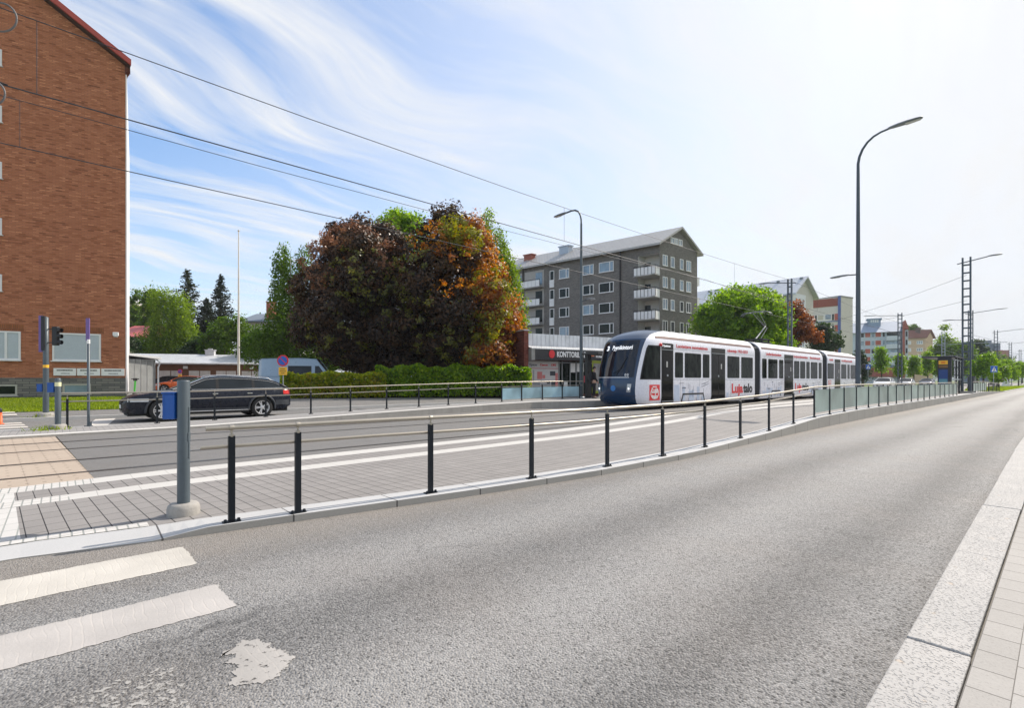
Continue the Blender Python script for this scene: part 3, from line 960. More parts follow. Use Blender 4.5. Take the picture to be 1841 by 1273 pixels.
p = thing('traffic_signal', 'traffic signal pole with two black heads and a violet board, before the brick building', 'traffic light', (-23.3, -.33, .13), CAM_ROT)
concrete_foot(.22, .13).build('concrete_foot', CONC_BASE, p)
MB().lathe([(.082, .12), (.078, 1.9), (.07, 3.38), (.02, 3.40)], (0, 0, 0), 16).build('pole', POLE_GREY, p)
b = MB(); b.box(-.085, .035, -.10, -.04, 2.25, 3.42); b.build('backing_board', BLACK, p, bevel=.01)
b = MB(); b.box(-.235, -.115, -.02, .02, 2.20, 3.44); b.build('violet_board', PURPLE, p, bevel=.004)
signal_head(p, .335, 0, 2.42)
b = MB(); b.tube([(.06, 0, 2.98), (.25, 0, 2.98)], .018, 6); b.tube([(.06, 0, 2.52), (.25, 0, 2.52)], .018, 6); b.build('bracket', BLACK, p)
button_box(p, -.165, 0, .84, .18, .14, .27)
b = MB(); b.lathe([(.0815, 1.66), (.0815, 1.76)], (0, 0, 0), 14); b.build('sticker', YELLOW, p)

p = thing('sign_post', 'thin grey post carrying a narrow violet sign seen edge on, before the brick building', 'sign', (-18.55, .62, .06), CAM_ROT)
MB().lathe([(.034, -.02), (.034, 2.42), (.01, 2.43)], (0, 0, 0), 12).build('post', POLE_GREY, p)
b = MB(); b.box(-.07, .03, -.012, .012, 2.42, 3.06); b.build('sign_plate', PURPLE, p, bevel=.003)
b = MB(); b.lathe([(.037, 2.34), (.037, 2.46)], (0, 0, 0), 10); b.build('clamp', WHITE, p)
b = MB(); b.box(-.09, .09, -.05, .05, -.01, .015); b.box(.02, .07, -.03, .03, .015, .12); b.build('base_plate', POLE_GREY, p)

p = thing('marker_post', 'orange marker post with a black top at the left edge of the view', 'post', (*G(0, 763, 0), 0.0), 0)
MB().lathe([(.10, 0), (.10, .02), (.055, .03), (.05, .36), (.045, .37)], (0, 0, 0), 14).build('orange_tube', plain('orange_plastic', (.75, .12, .02), .5), p)
MB().lathe([(.055, .37), (.055, .46), (.03, .5), (.01, .51)], (0, 0, 0), 14).build('black_cap', BLACK, p)


def no_parking(name, label, loc, zc, r, plate, rot=CAM_ROT):
    root = thing(name, label, 'road sign', loc, rot, 'no parking signs')
    z = zc - loc[2]
    MB().tube([(0, .03, -.05), (0, .03, z + r)], .025, 8).build('post', GALV, root)
    d = MB(); d.lathe([(r, -.012), (r, .006), (r * .99, .010), (.0, .010)], (0, 0, z), 32, 'y')
    disc = d.build('disc', RED, root)
    f = MB(); f.lathe([(r * .76, -.022), (r * .76, .0)], (0, 0, z), 32, 'y'); f.build('blue_field', SIGN_BLUE, disc)
    s = MB(); c = .7071
    s.poly_extrude([Vector((-r * .58 - .0, -.024, z + r * .58)), Vector((-r * .46, -.024, z + r * .66)), Vector((r * .60, -.024, z - r * .46)), Vector((r * .48, -.024, z - r * .58))], (0, -.004, 0))
    s.build('slash', RED, disc)
    e = MB(); w, h = plate
    e.box(-w / 2, w / 2, -.012, .006, z - r - .04 - h, z - r - .04)
    pl = e.build('yellow_plate', YELLOW, root)
    t = MB()
    for k, ww in enumerate((.30, .36, .22)):
        t.box(-w * ww, w * ww, -.016, -.012, z - r - .04 - h * (.22 + .25 * k) - h * .07, z - r - .04 - h * (.22 + .25 * k))
    t.build('lettering', INK, pl)
    return root


q = W(508.5, 24.2)
no_parking('no_parking_sign', 'round no parking sign over a yellow plate beside the light-blue van', (q.x, q.y, .17), hz(648.5, 24.2), .275, (.40, .38))
q = W(323.5, 44)
no_parking('no_parking_sign', 'small no parking sign standing before the white garage doors', (q.x, q.y, .33), hz(668, 44), .20, (.3, .22))


def crosswalk_sign(label, px, py0, py1, depth, size, zb):
    q = W(px, depth)
    root = thing('crossing_sign', label, 'road sign', (q.x, q.y, zb), CAM_ROT, 'blue pedestrian crossing signs')
    zt_, zb_ = hz(py0, depth) - zb, hz(py1, depth) - zb
    MB().tube([(0, .05, -.05), (0, .05, zt_)], .035, 8).build('post', GALV, root)
    b = MB(); b.box(-size / 2, size / 2, -.012, .012, zb_, zt_); s = b.build('blue_plate', SIGN_BLUE, root, bevel=.01)
    h = zt_ - zb_
    t = MB(); t.poly_extrude([(-h * .40, -.014, zb_ + h * .14), (h * .40, -.014, zb_ + h * .14), (0, -.014, zb_ + h * .90)], (0, -.004, 0)); t.build('white_triangle', WHITE, s)
    f = MB(); f.box(-.05 * h, .06 * h, -.023, -.018, zb_ + h * .36, zb_ + h * .58)
    f.lathe([(.06 * h, -.023), (.06 * h, -.018)], (0, 0, zb_ + h * .66), 10, 'y')
    for a, c in ((-.13, -.02), (.13, .02)):
        f.poly_extrude([(c * h - .035 * h, -.023, zb_ + h * .37), (c * h + .035 * h, -.023, zb_ + h * .37), (a * h + .035 * h, -.023, zb_ + h * .18), (a * h - .035 * h, -.023, zb_ + h * .18)], (0, .004, 0))
    f.build('walking_figure', INK, s)
    return root


crosswalk_sign('blue crossing sign just right of the tram rear, beyond the dark lamp post', 1561, 655.5, 664, 84, .80, .2)
crosswalk_sign('blue crossing sign before the verge trees at the far end of the platform', 1787, 658, 669.8, 62, .86, .05)


def luminaire(parent, base, direction, length, w, up=.05, name='lamp_head'):
    """flat street-lamp head starting at base and pointing along direction"""
    d = Vector(direction).normalized(); d = Vector((d.x, d.y, up)).normalized()
    s = d.cross(Vector((0, 0, 1))).normalized(); u = s.cross(d)
    rows = []
    for f, ww, hh in ((0, .25, .35), (.06, .5, .75), (.3, .78, 1.0), (.55, 1.0, .95), (.82, 1.0, .7), (.95, .8, .5), (1.0, .3, .25)):
        c = Vector(base) + d * (length * f)
        W2, H2 = w * ww / 2, w * .30 * hh
        rows.append([c + s * (W2 * math.cos(a)) + u * (H2 * math.sin(a) * (1.0 if math.sin(a) > 0 else .35)) for a in [2 * math.pi * k / 12 for k in range(12)]])
    b = MB(); b.grid(rows, True); b.add(rows[0], [tuple(range(11, -1, -1))]); b.add(rows[-1], [tuple(range(12))])
    h = b.build(name, LAMP_HEAD, parent)
    l = MB(); c0 = Vector(base) + d * (length * .52) - u * (w * .12); c1 = Vector(base) + d * (length * .93) - u * (w * .10)
    l.poly_extrude([c0 - s * w * .36, c0 + s * w * .36, c1 + s * w * .30, c1 - s * w * .30], -u * .012)
    l.build('lens', LAMP_LENS, h)
    return h


# tall street lamp on the platform
p = thing('street_lamp', 'tallest street lamp, curved arm reaching right over the near road, before the tram rear', 'street lamp', (-6.30, 26.87, .34))
b = MB(); b.tube([(0, 0, -.05), (0, 0, 1.2), (0, 0, 3), (0, 0, 6), (0, 0, 9), (0, 0, 10.6)], [.115, .108, .10, .085, .07, .062], 14); b.build('pole', MAST_GREY, p)
arc = [(0, 0, 10.55), (.0, 0, 10.85), (.05, 0, 11.15), (.17, 0, 11.45), (.35, 0, 11.70), (.58, 0, 11.88), (.85, 0, 11.98), (1.12, 0, 12.02)]
b = MB(); b.tube(arc, [.062, .058, .055, .052, .048, .045, .042, .042], 10); b.build('curved_arm', MAST_GREY, p)
luminaire(p, (1.08, 0, 12.02), (1, 0, 0), 1.22, .34, .04)
b = MB(); b.tube([(0, 0, 5.83), (-.35, 0, 5.85)], .03, 8); b.build('side_arm', MAST_GREY, p)
luminaire(p, (-.30, 0, 5.85), (-1, 0, 0), .82, .22, -.03)
MB().box(.09, .104, -.05, .05, 1.15, 1.28).build('notice', WHITE, p)
MB().box(.09, .104, -.05, .05, .82, .98).build('notice', WHITE, p)
b = MB(); b.lathe([(.2, -.03), (.2, .03), (.13, .05)], (0, 0, 0), 16); b.build('base_flange', MAST_GREY, p)

p = thing('street_lamp', 'grey street lamp arching left, standing before the shop and the grey apartment block', 'street lamp', (-19.0, 22.66, .36))
p.scale = (1, 1, 1.028)
b = MB(); b.tube([(0, 0, -.05), (0, 0, 1.2), (0, 0, 5), (0, 0, 9.9)], [.115, .105, .085, .06], 14); b.build('pole', POLE_GREY, p)
arc = [(0, 0, 9.85), (-.01, 0, 10.15), (-.08, 0, 10.42), (-.22, 0, 10.64), (-.45, 0, 10.78), (-.75, 0, 10.82), (-1.15, 0, 10.80)]
b = MB(); b.tube(arc, .05, 10); b.build('curved_arm', POLE_GREY, p)
luminaire(p, (-1.1, 0, 10.80), (-1, 0, 0), 1.05, .30, -.03)
b = MB(); b.tube([(0, 0, 5.45), (.45, 0, 5.55)], .03, 8); b.build('side_arm', POLE_GREY, p)
luminaire(p, (.40, 0, 5.54), (1, 0, 0), .62, .20, -.06)
b = MB(); b.lathe([(.2, -.03), (.2, .03), (.13, .05)], (0, 0, 0), 16); b.build('base_flange', GALV, p)


def lattice_mast(label, X, Y, zb, h, arm=1, arm_len=3.2, gap=.46, lamp=True, extra=True, mat=MAST_GREY, span=None):
    root = thing('lattice_mast', label, 'mast', (X, Y, zb), 0, 'lattice masts of the overhead line')
    for s in (-1, 1):
        b = MB(); b.box(s * gap / 2 - .055, s * gap / 2 + .055, -.09, .09, -.05, h); b.build('channel', mat, root)
    z = .75
    bat = MB().box(-gap / 2 + .055, gap / 2 - .055, -.082, .082, 0, .10).build('batten', mat, root, (0, 0, z))
    while z + .62 < h - .3:
        z += .62
        c = bat.copy(); COL.objects.link(c); c.location = (0, 0, z)
    b = MB(); b.box(-gap / 2 - .15, gap / 2 + .15, -.22, .22, -.04, .16); b.build('footing', CONC_BASE, root)
    if lamp:
        z = h - .35
        b = MB(); b.tube([(-arm * .55, -.12, z - .12), (arm * arm_len * .62, -.12, z + .18)], .04, 8); b.build('lamp_arm', mat, root)
        luminaire(root, (arm * (arm_len * .60), -.12, z + .18), (arm, 0, 0), arm_len * .42, .28, .06)
    if extra:
        b = MB(); b.tube([(-.2, -.12, h * .54), (-1.0, -.12, h * .545)], .025, 6); b.build('side_arm', mat, root)
        luminaire(root, (-.75, -.12, h * .545), (-1, 0, 0), .7, .2, 0)
    if span:
        b = MB()
        for s in span:
            b.tube([(s * .2, .12, 6.15), (s * 3.6, .12, 6.15)], .035, 6); b.tube([(s * .2, .12, 7.3), (s * 3.0, .12, 6.2)], .022, 6)
            b.tube([(s * 1.7, .12, 6.15), (s * 2.9, .12, 5.75)], .02, 6)
        b.build('wire_bracket', GALV, root)
    return root


def at_depth(px, depth):
    q = W(px, depth); return q.x, q.y


lattice_mast('tallest lattice mast, standing beside the dark tram shelter with a lamp arm to the right', -5.2, 52.9, .34, 10.7, 1, 2.0)
x, y = at_depth(1745, 69); lattice_mast('second lattice mast, just right of and behind the one at the shelter', x, y, .3, 10.7, 1, 3.6, extra=False, span=(-1, 1))
x, y = at_depth(1790.5, 96); lattice_mast('third lattice mast, rising above the verge trees left of the blue crossing sign', x, y, .1, 10.9, 1, 3.8, extra=False, span=(-1, 1))
x, y = at_depth(1816.5, 126); lattice_mast('fourth lattice mast, far right above the hill', x, y, .1, 10.9, 1, 4.2, extra=False, span=(-1, 1))
x, y = at_depth(1834, 158); lattice_mast('farthest lattice mast, at the right edge of the view', x, y, .1, 11, 1, 4.2, extra=False, span=(-1, 1))
x, y = at_depth(1618, 73.7); lattice_mast('lattice mast rising before the blue-grey building, lamp arm to the left', x, y, .3, 11.0, -1, 4.4, extra=False)
x, y = at_depth(1420, 45); lattice_mast('dark lattice mast behind the tram middle, before the rust-red tree', x, y, .3, 10.2, -1, 2.6, .30, extra=False)
x, y = at_depth(1696, 104); lattice_mast('galvanised lattice mast with wire brackets, above the shelter roof', x, y, .3, 11.2, 1, 2.0, .5, False, False, GALV, (-1, 1))


# overhead line
def line(label, X, zc, zm, y0=-14, y1=230, droppers=(), r=.0075, phase=0.0):
    root = thing('overhead_line', label, 'tram wire', (X, y0, zc), 0, 'overhead wires above the tracks')
    MB().tube([(0, 0, 0), (0, y1 - y0, 0)], r * 1.35, 6).build('contact_wire', WIRE, root)
    pts = []
    for y in yrange(y0, y1, 3):
        f = ((y - phase) % 42.0) / 42.0
        pts.append((0.02 * math.sin(y), y - y0, zm - zc - 1.6 * f * (1 - f) * .8))
    MB().tube(pts, r, 6).build('carrier_wire', WIRE, root)
    for i, yd in enumerate(droppers):
        f = ((yd - phase) % 42.0) / 42.0
        MB().tube([(0, yd - y0, 0.005), (0, yd - y0, zm - zc - 1.28 * f * (1 - f))], .0045, 5).build('dropper', WIRE, root)
    return root


line('pair of overhead wires nearest to the camera, above the near track', -10.5, 5.72, 7.08, droppers=(-.25, 11.7, 23.7, 35.5, 47), phase=-11)
line('pair of overhead wires above the track the tram stands on', -14.0, 6.02, 7.24, droppers=(-.58, 23.5, 41, 53), phase=-15)
for lbl, z0, z1, y1_ in (('thin span wire running down left from the tallest lattice mast', 9.3, 7.3, 61.0), ('lower thin span wire from the tallest lattice mast across the tracks', 7.3, 7.1, 66.0)):
    o = MB().tube([(0, 0, 0), (-5.5, (y1_ - 52.9) / 2, (z1 - z0) * .5 - .12), (-11.1, y1_ - 52.9, z1 - z0)], .012, 5).build('span_wire', WIRE, None, (-5.2, 52.9, z0 + .34))
    tag(o, lbl, 'span wire', 'span wires between the masts')
ins = thing('insulator', 'black and silver insulator clamped on the near wire at the left edge', 'insulator', (-10.5, -.98, 5.735))
MB().lathe([(.02, -.55), (.04, -.5), (.045, -.2), (.03, 0), (.045, .05), (.03, .25), (.01, .42)], (0, 0, 0), 10, 'y').build('body', BLACK, ins)
MB().lathe([(.035, .06), (.046, .1), (.046, .18), (.03, .24)], (0, 0, .0), 10, 'y').build('clamp', GALV, ins)
for lbl, X, px, py, r in (('large loop of grey cable hanging at the top left corner', -10.4, 1, 30, .20), ('smaller loop of grey cable hung beside the insulator', -10.45, -16, 166, .17)):
    u = (px - CX) / FPX
    Z = X / (-SY_ + CY_ * u)
    q = W(px, Z)
    pts = [(0, r * math.cos(a), r * 1.05 * math.sin(a)) for a in [2 * math.pi * k / 28 for k in range(29)]]
    o = MB().tube(pts, .013, 6, False).build('cable_loop', plain('grey_cable', (.13, .125, .13), .6), None, (q.x, q.y, hz(py, Z)))
    o.rotation_euler = (0, 0, YAW - math.radians(90) + math.radians(12))
    tag(o, lbl, 'cable', 'loops of cable on the overhead line')

# flagpole
q = W(429, 48)
p = thing('flagpole', 'tall thin white flagpole without a flag, before the long garage', 'flagpole', (q.x, q.y, .33))
MB().tube([(0, 0, 0), (0, 0, 6), (0, 0, 15.3)], [.125, .10, .045], 12).build('pole', plain('flagpole_white', (.72, .69, .62), .5), p)
MB().lathe([(.0, -.09), (.07, -.05), (.09, 0), (.07, .05), (0, .09)], (0, 0, 15.38), 12).build('finial', plain('finial_brass', (.4, .34, .22), .35, .8), p)
MB().box(-.2, .2, -.14, .14, -.02, .9).build('bracket', GALV, p)

# ------------------------------------------------------------------ tram shelters
SH_Y = 48.9
sh = thing('tram_shelter', 'dark tram shelter with a yellow stop sign and blue screen on the near platform', 'shelter', (-6.2, SH_Y, .345), 0, 'tram stop shelters')
b = MB(); b.box(-.23, .56, 0, .30, 0, 2.72); b.build('cabinet', plain('shelter_charcoal', (.02, .021, .026), .45), sh, bevel=.02)
b = MB(); b.box(-.17, .36, -.03, 0, 2.20, 2.50); s_ = b.build('stop_sign', YELLOW, sh, bevel=.02)
b = MB(); b.box(-.02, .22, -.036, -.03, 2.28, 2.42); b.build('lettering', plain('orange_print', (.75, .22, .02), .5), s_)
b = MB(); b.box(-.17, .36, -.02, 0, 1.96, 2.14); b.build('name_panel', plain('brown_panel', (.20, .11, .03), .5), sh)
b = MB(); b.box(-.16, .36, -.02, 0, .75, 1.82); s_ = b.build('screen', lit('blue_screen', (.008, .035, .15), .45), sh)
b = MB(); b.box(-.14, .34, -.026, -.02, .78, 1.12); b.build('map', lit('screen_map', (.06, .18, .24), .45), s_)
b = MB(); b.box(-1.15, .80, -.08, 4.6, 2.72, 2.84); b.build('roof', plain('roof_charcoal', (.03, .032, .038), .5), sh, bevel=.02)
for y in (1.4, 2.9, 4.4):
    b = MB(); b.box(.62, .72, y - .05, y + .05, -.02, 2.72); b.build('post', DARK_POST, sh)
for y in (.36, 1.5, 3.0):
    b = MB(); b.box(.655, .675, y, y + 1.0, .10, 2.55); b.build('glass_wall', WIN_CLEAR, sh)
MB().box(.60, .72, .32, 4.45, 1.05, 1.12).build('rail', GALV, sh)
MB().box(.60, .72, .32, 4.45, 2.52, 2.58).build('rail', GALV, sh)
b = MB(); b.box(-.35, .45, 1.2, 4.2, .42, .47); b.box(-.2, .3, 1.3, 1.4, -.02, .42); b.box(-.2, .3, 4.0, 4.1, -.02, .42); b.build('bench', plain('bench_wood', (.25, .15, .08), .6), sh)
q = W(1746.5, 42)
o = thing('equipment_cabinet', 'dark grey cabinet between the tall mast and the sloping glazed railing', 'cabinet', (q.x, q.y, .345))
b = MB(); b.box(-.22, .22, -.3, .3, -.02, 1.32); b.build('body', plain('cabinet_grey', (.06, .065, .07), .55), o, bevel=.015)
b = MB(); b.box(-.25, .25, -.33, .33, 1.32, 1.37); b.build('lid', plain('cabinet_lid', (.09, .095, .10), .55), o)

s2 = thing('tram_shelter', 'dark framed shelter with a yellow-green poster behind the waiting person', 'shelter', (-18.25, 22.2, .36), 0, 'tram stop shelters')
b = MB(); b.box(-.10, .10, 0, .34, -.02, 2.45); b.build('side_panel', plain('shelter_black', (.014, .018, .02), .5), s2, bevel=.01)
for y in (1.75, 3.8):
    b = MB(); b.box(-.06, .06, y, y + .10, -.02, 2.45); b.build('post', DARK_POST, s2)
b = MB(); b.box(-.25, .9, -.1, 4.1, 2.45, 2.56); b.build('roof', plain('roof_black', (.025, .027, .03), .5), s2, bevel=.01)
b = MB(); b.box(-.03, .03, .55, 1.65, .25, 2.15); o = b.build('poster_case', plain('yellow_green_border', (.42, .50, .05), .5), s2)
b = MB(); b.box(.03, .034, .62, 1.58, .40, 1.98); b.build('poster', plain('poster_grey', (.36, .36, .35), .4, 0, .5, 2), o)
b = MB(); b.box(-.01, .01, 1.9, 3.75, .2, 2.3); b.build('glass_wall', WIN_CLEAR, s2)
# ------------------------------------------------------------------ person on the far platform


def skin(name, joints, edges, mat, parent, levels=2, root=0):
    me = bpy.data.meshes.new(name)
    me.from_pydata([j[0] for j in joints], edges, [])
    o = bpy.data.objects.new(name, me); COL.objects.link(o); o.parent = parent
    m = o.modifiers.new('skin', 'SKIN'); m.use_smooth_shade = True
    for i, j in enumerate(joints):
        r = j[1] if isinstance(j[1], tuple) else (j[1], j[1])
        me.skin_vertices[0].data[i].radius = r
        me.skin_vertices[0].data[i].use_root = (i == root)
    s = o.modifiers.new('sub', 'SUBSURF'); s.levels = levels; s.render_levels = levels
    me.materials.append(mat)
    return o


def person(label, loc, rotz):
    """faces local +y, z up, 1.78 m"""
    root = thing('person', label, 'person', loc, rotz)
    SKIN = plain('skin', (.50, .30, .22), .55, 0, .06)
    J = [((0, -.02, .98), (.13, .10)), ((0, -.01, 1.22), (.13, .095)), ((0, -.02, 1.42), (.11, .085)), ((0, 0, 1.50), .052), ((0, .015, 1.56), .055), ((0, .03, 1.64), (.072, .088)), ((0, .025, 1.72), (.062, .075))]
    E = [(0, 1), (1, 2), (2, 3), (3, 4), (4, 5), (5, 6)]

    def arm(s, el, wr, base=2):
        i = len(J)
        J.extend([((s * .17, -.02, 1.41), .052), (el, .042), (wr, .030)])
        E.extend([(base, i), (i, i + 1), (i + 1, i + 2)])
        d = (Vector(wr) - Vector(el)).normalized()
        side = Vector((-s, 0, 0)); palm = Vector(wr) + d * .05
        J.append((tuple(palm + d * .02), (.030, .016))); E.append((i + 2, i + 3))
        fw = Vector((0, 1, 0)) - d * d.y
        fw.normalize()
        for k, ln in enumerate((.062, .072, .068, .052)):
            b0 = palm + d * .045 + fw * (.024 - .016 * k)
            b1 = b0 + d * ln * .5 + side * .006; b2 = b1 + d * ln * .42 + side * .018
            n = len(J)
            J.extend([(tuple(b0), .0095), (tuple(b1), .0085), (tuple(b2), .007)]); E.extend([(i + 3, n), (n, n + 1), (n + 1, n + 2)])
        n = len(J)
        t0 = palm + fw * .028
        J.extend([(tuple(t0), .011), (tuple(t0 + fw * .02 + d * .03), .0095), (tuple(t0 + fw * .022 + d * .055 + side * .01), .008)])
        E.extend([(i + 2, n), (n, n + 1), (n + 1, n + 2)])
        return i

    aL = arm(-1, (-.22, .02, 1.12), (-.19, .20, .93))
    aR = arm(1, (.22, .00, 1.11), (.20, .16, .90))
    for s in (-1, 1):
        i = len(J)
        J.extend([((s * .09, -.02, .92), .085), ((s * .10, .01, .50), .056), ((s * .10, -.03, .10), .038), ((s * .105, .10, .04), .032)])
        E.extend([(0, i), (i, i + 1), (i + 1, i + 2), (i + 2, i + 3)])
    skin('body', J, E, SKIN, root)
    CLOTH = plain('black_jacket_cloth', (.012, .012, .014), .85, 0, .3, 12, .3, 60)
    jk = [((0, -.02, .90), (.165, .125)), ((0, -.015, 1.12), (.160, .122)), ((0, -.02, 1.33), (.165, .122)), ((0, -.025, 1.45), (.10, .09)), ((0, -.01, 1.51), (.078, .078))]
    je = [(0, 1), (1, 2), (2, 3), (3, 4)]
    for s, el, wr in ((-1, (-.225, .02, 1.12), (-.195, .175, .955)), (1, (.225, .0, 1.11), (.203, .14, .925))):
        i = len(jk); jk.extend([((s * .185, -.02, 1.40), .07), (el, .060), (wr, .046)]); je.extend([(2, i), (i, i + 1), (i + 1, i + 2)])
    skin('jacket', jk, je, CLOTH, root)
    tr = [((0, -.02, .93), (.15, .115))]; te = []
    for s in (-1, 1):
        i = len(tr); tr.extend([((s * .09, -.02, .80), .095), ((s * .10, .01, .48), .070), ((s * .10, -.03, .09), .055)]); te.extend([(0, i), (i, i + 1), (i + 1, i + 2)])
    skin('trousers', tr, te, plain('black_trousers_cloth', (.013, .013, .016), .9, 0, .3, 12, .3, 60), root)
    SHOE = plain('dark_shoe', (.02, .02, .022), .6)
    for s in (-1, 1):
        rows = []
        for f, w, h in ((-.10, .028, .05), (-.07, .042, .085), (0, .044, .09), (.08, .048, .06), (.15, .042, .045), (.185, .02, .025)):
            rows.append([(s * .10 + w * math.cos(a), f - .01, max(0, h * .5 + h * .5 * math.sin(a))) for a in [2 * math.pi * k / 12 for k in range(12)]])
        b = MB(); b.grid(rows, True); b.add(rows[0], [tuple(range(12))]); b.add(rows[-1], [tuple(range(12))]); b.build('shoe', SHOE, root)
    rows = []
    for k in range(6):
        a = math.radians(-8 + k * 19.6)
        z = 1.685 + .105 * math.sin(a); c = math.cos(a)
        rows.append([(.083 * c * math.cos(t), .012 + .104 * c * math.sin(t) - .012 * math.cos(a), z + (.02 if math.sin(t) > .5 else (-.05 if math.sin(t) < -.3 else 0)) * (1 if k == 0 else .3)) for t in [2 * math.pi * j / 14 for j in range(14)]])
    b = MB(); b.grid(rows, True); b.add(rows[-1], [tuple(range(14))])
    b.build('hair', plain('dark_hair', (.02, .015, .012), .7, 0, .3, 20), root)
    F = MB()
    F.lathe([(.012, 0), (.016, .012), (.004, .03)], (0, .11, 1.652), 8, 'y')
    F.build('nose', SKIN, root)
    F = MB()
    for s in (-1, 1):
        F.lathe([(.010, 0), (.006, .006)], (s * .030, .107, 1.675), 8, 'y')
        F.box(s * .03 - .014, s * .03 + .014, .104, .112, 1.692, 1.698)
    F.box(-.022, .022, .103, .1105, 1.612, 1.618)
    F.build('face_detail', plain('face_dark', (.10, .04, .035), .6), root)
    for s in (-1, 1):
        F = MB(); F.lathe([(.012, -.008), (.024, 0), (.012, .008)], (s * .078, .015, 1.655), 10, 'x'); F.build('ear', SKIN, root)
    b = MB()
    rows = []
    for z, w, d in ((.98, .10, .05), (1.02, .145, .085), (1.2, .155, .10), (1.38, .14, .085), (1.44, .09, .05)):
        rows.append([(w * math.copysign(abs(math.cos(a)) ** .6, math.cos(a)), -.215 + d * math.copysign(abs(math.sin(a)) ** .6, math.sin(a)), z) for a in [2 * math.pi * k / 16 for k in range(16)]])
    b.grid(rows, True); b.add(rows[0], [tuple(range(16))]); b.add(rows[-1], [tuple(range(16))])
    b.build('backpack', plain('dark_backpack_cloth', (.02, .02, .026), .8, 0, .3, 10), root)
    return root


q = W(1068, 27.9)
person('person in black jacket and trousers with a backpack, standing at the tram front', (q.x, q.y, .362), YAW - math.radians(90) + math.radians(8))
# ------------------------------------------------------------------ tram
TW = plain('tram_white_wrap', (.80, .80, .87), .28, 0, .03, 1.2, coat=.4)
TBLUE = plain('tram_dark_blue', (.005, .034, .092), .2, 0, .12, 1.5, coat=.35)
TBLUE_ROOF = plain('tram_roof_blue', (.022, .050, .10), .32, 0, .12, 1.5, coat=.3)
TROOF = plain('tram_roof_white', (.74, .74, .75), .4, 0, .05, 1.5)
TSCREEN = glass_pane('tram_windscreen', (.006, .012, .024), .03, 0, .5)
def cabin_glass(name, lo, hi, spec):
    m, N = new_mat(name)
    co = obj_co(N)
    n = N.math('ADD', N.math('MULTIPLY', N.noise(N.scaled(co, 1, 1.6, .8), 1.6, 3.0), .7), N.math('MULTIPLY', N.noise(N.scaled(co, 1, 3, .5), 2.0, 2.0), .3))
    finish(N, N.mix(N.ramp(n, .40, .62), lo, hi), .05, 0, spec=spec)
    return m


TGLASS = cabin_glass('tram_side_glass', (.006, .008, .008), (.030, .036, .031), .05)
TDOOR = glass_pane('tram_door_glass', (.010, .009, .008), .08, 0, .10)
TSEAL = plain('black_rubber', (.012, .012, .013), .6)
TBEL = plain('bellows_rubber', (.022, .024, .03), .7, 0, .2, 6)
TRED = plain('tram_red', (.68, .025, .03), .4, 0, .04)
TBROWN = plain('tram_brown_vents', (.085, .022, .02), .55, 0, .3, 4)
TLINE = plain('tram_grey_print', (.15, .16, .20), .5)
TPALE = plain('tram_pale_blue_print', (.50, .57, .70), .35)
LED = lit('white_display', (.92, .95, 1.0), .9)

TX0, TY0 = -14.0, 18.82
HW = 1.325
PROF = [(.22, 1.24), (.34, 1.29), (.55, 1.325), (.9, HW), (1.3, HW), (1.7, HW), (2.1, HW), (2.5, HW), (2.85, HW), (3.10, HW), (3.22, 1.30), (3.35, 1.25), (3.48, 1.17), (3.60, 1.06), (3.70, .92), (3.78, .72), (3.83, .45), (3.85, .2), (3.855, .01)]
Y0T = [(.22, .42), (.34, .20), (.55, .06), (.9, 0), (1.4, .02), (1.9, .13), (2.4, .27), (2.85, .42), (3.1, .53), (3.3, .70), (3.48, .98), (3.60, 1.28), (3.70, 1.62), (3.78, 2.0), (3.83, 2.4), (3.86, 2.8)]
YBT = [(.22, 1.04), (.34, .84), (.6, .72), (1.4, .82), (2.2, 1.04), (2.85, 1.30), (3.3, 1.62), (3.6, 2.15), (3.7, 2.5), (3.86, 3.6)]
ND, NN = 1.1, 2.15
PHB = [(.22, 48), (.5, 49), (1.4, 51), (2.2, 53), (2.85, 55), (3.3, 58), (3.5, 63), (3.62, 72), (3.74, 88), (3.76, 90), (3.9, 90)]


def nose_y(x, z):
    w = lerp(PROF, z); s = min(.9999, abs(x) / max(w, .01))
    return lerp(Y0T, z) + ND * (1 - (1 - s ** NN) ** (1 / NN))


def nose_pt(phi, z, out=0.0):
    """phi -90..90 degrees round the nose"""
    w = lerp(PROF, z); a = math.radians(phi)
    s = math.copysign(abs(math.sin(a)) ** (2 / NN), a); c = max(0, math.cos(a)) ** (2 / NN)
    x, y = w * s, lerp(Y0T, z) + ND * (1 - c)
    if out:
        n = Vector((math.sin(a) ** 1 * 1.0, -math.cos(a), .12)).normalized()
        return (x + n.x * out, y + n.y * out, z + n.z * out)
    return (x, y, z)


tram = thing('tram', 'white tram with dark blue nose and red lettering, line 3', 'tram', (TX0, TY0, 0))
TS = Face((TX0 + HW, TY0), (0, 1))
ty = TS.t
S1E, S2A, S2E, S3A, S3E = ty(1357), ty(1367.5), ty(1479), ty(1487.5), ty(1553)
ZR = []
for (a, _), (c, _) in zip(PROF, PROF[1:]):
    ZR += [a, (a + c) / 2]
ZR.append(PROF[-1][0])


def nose(parent, name, mat, mats_roof, flip=None):
    b = MB()
    rows = []
    for z in ZR:
        pb = lerp(PHB, z) if flip is None else 90
        rows.append([nose_pt(-pb + 2 * pb * k / 28, z) for k in range(29)])
    if flip is not None:
        rows = [[(x, flip - y, z) for x, y, z in r] for r in rows]
    k = [i for i, z in enumerate(ZR) if z <= 3.30][-1]
    b.grid(rows[:k + 1]); b.m = 1; b.grid(rows[k:])
    return b.build(name, [mat, mats_roof], parent)


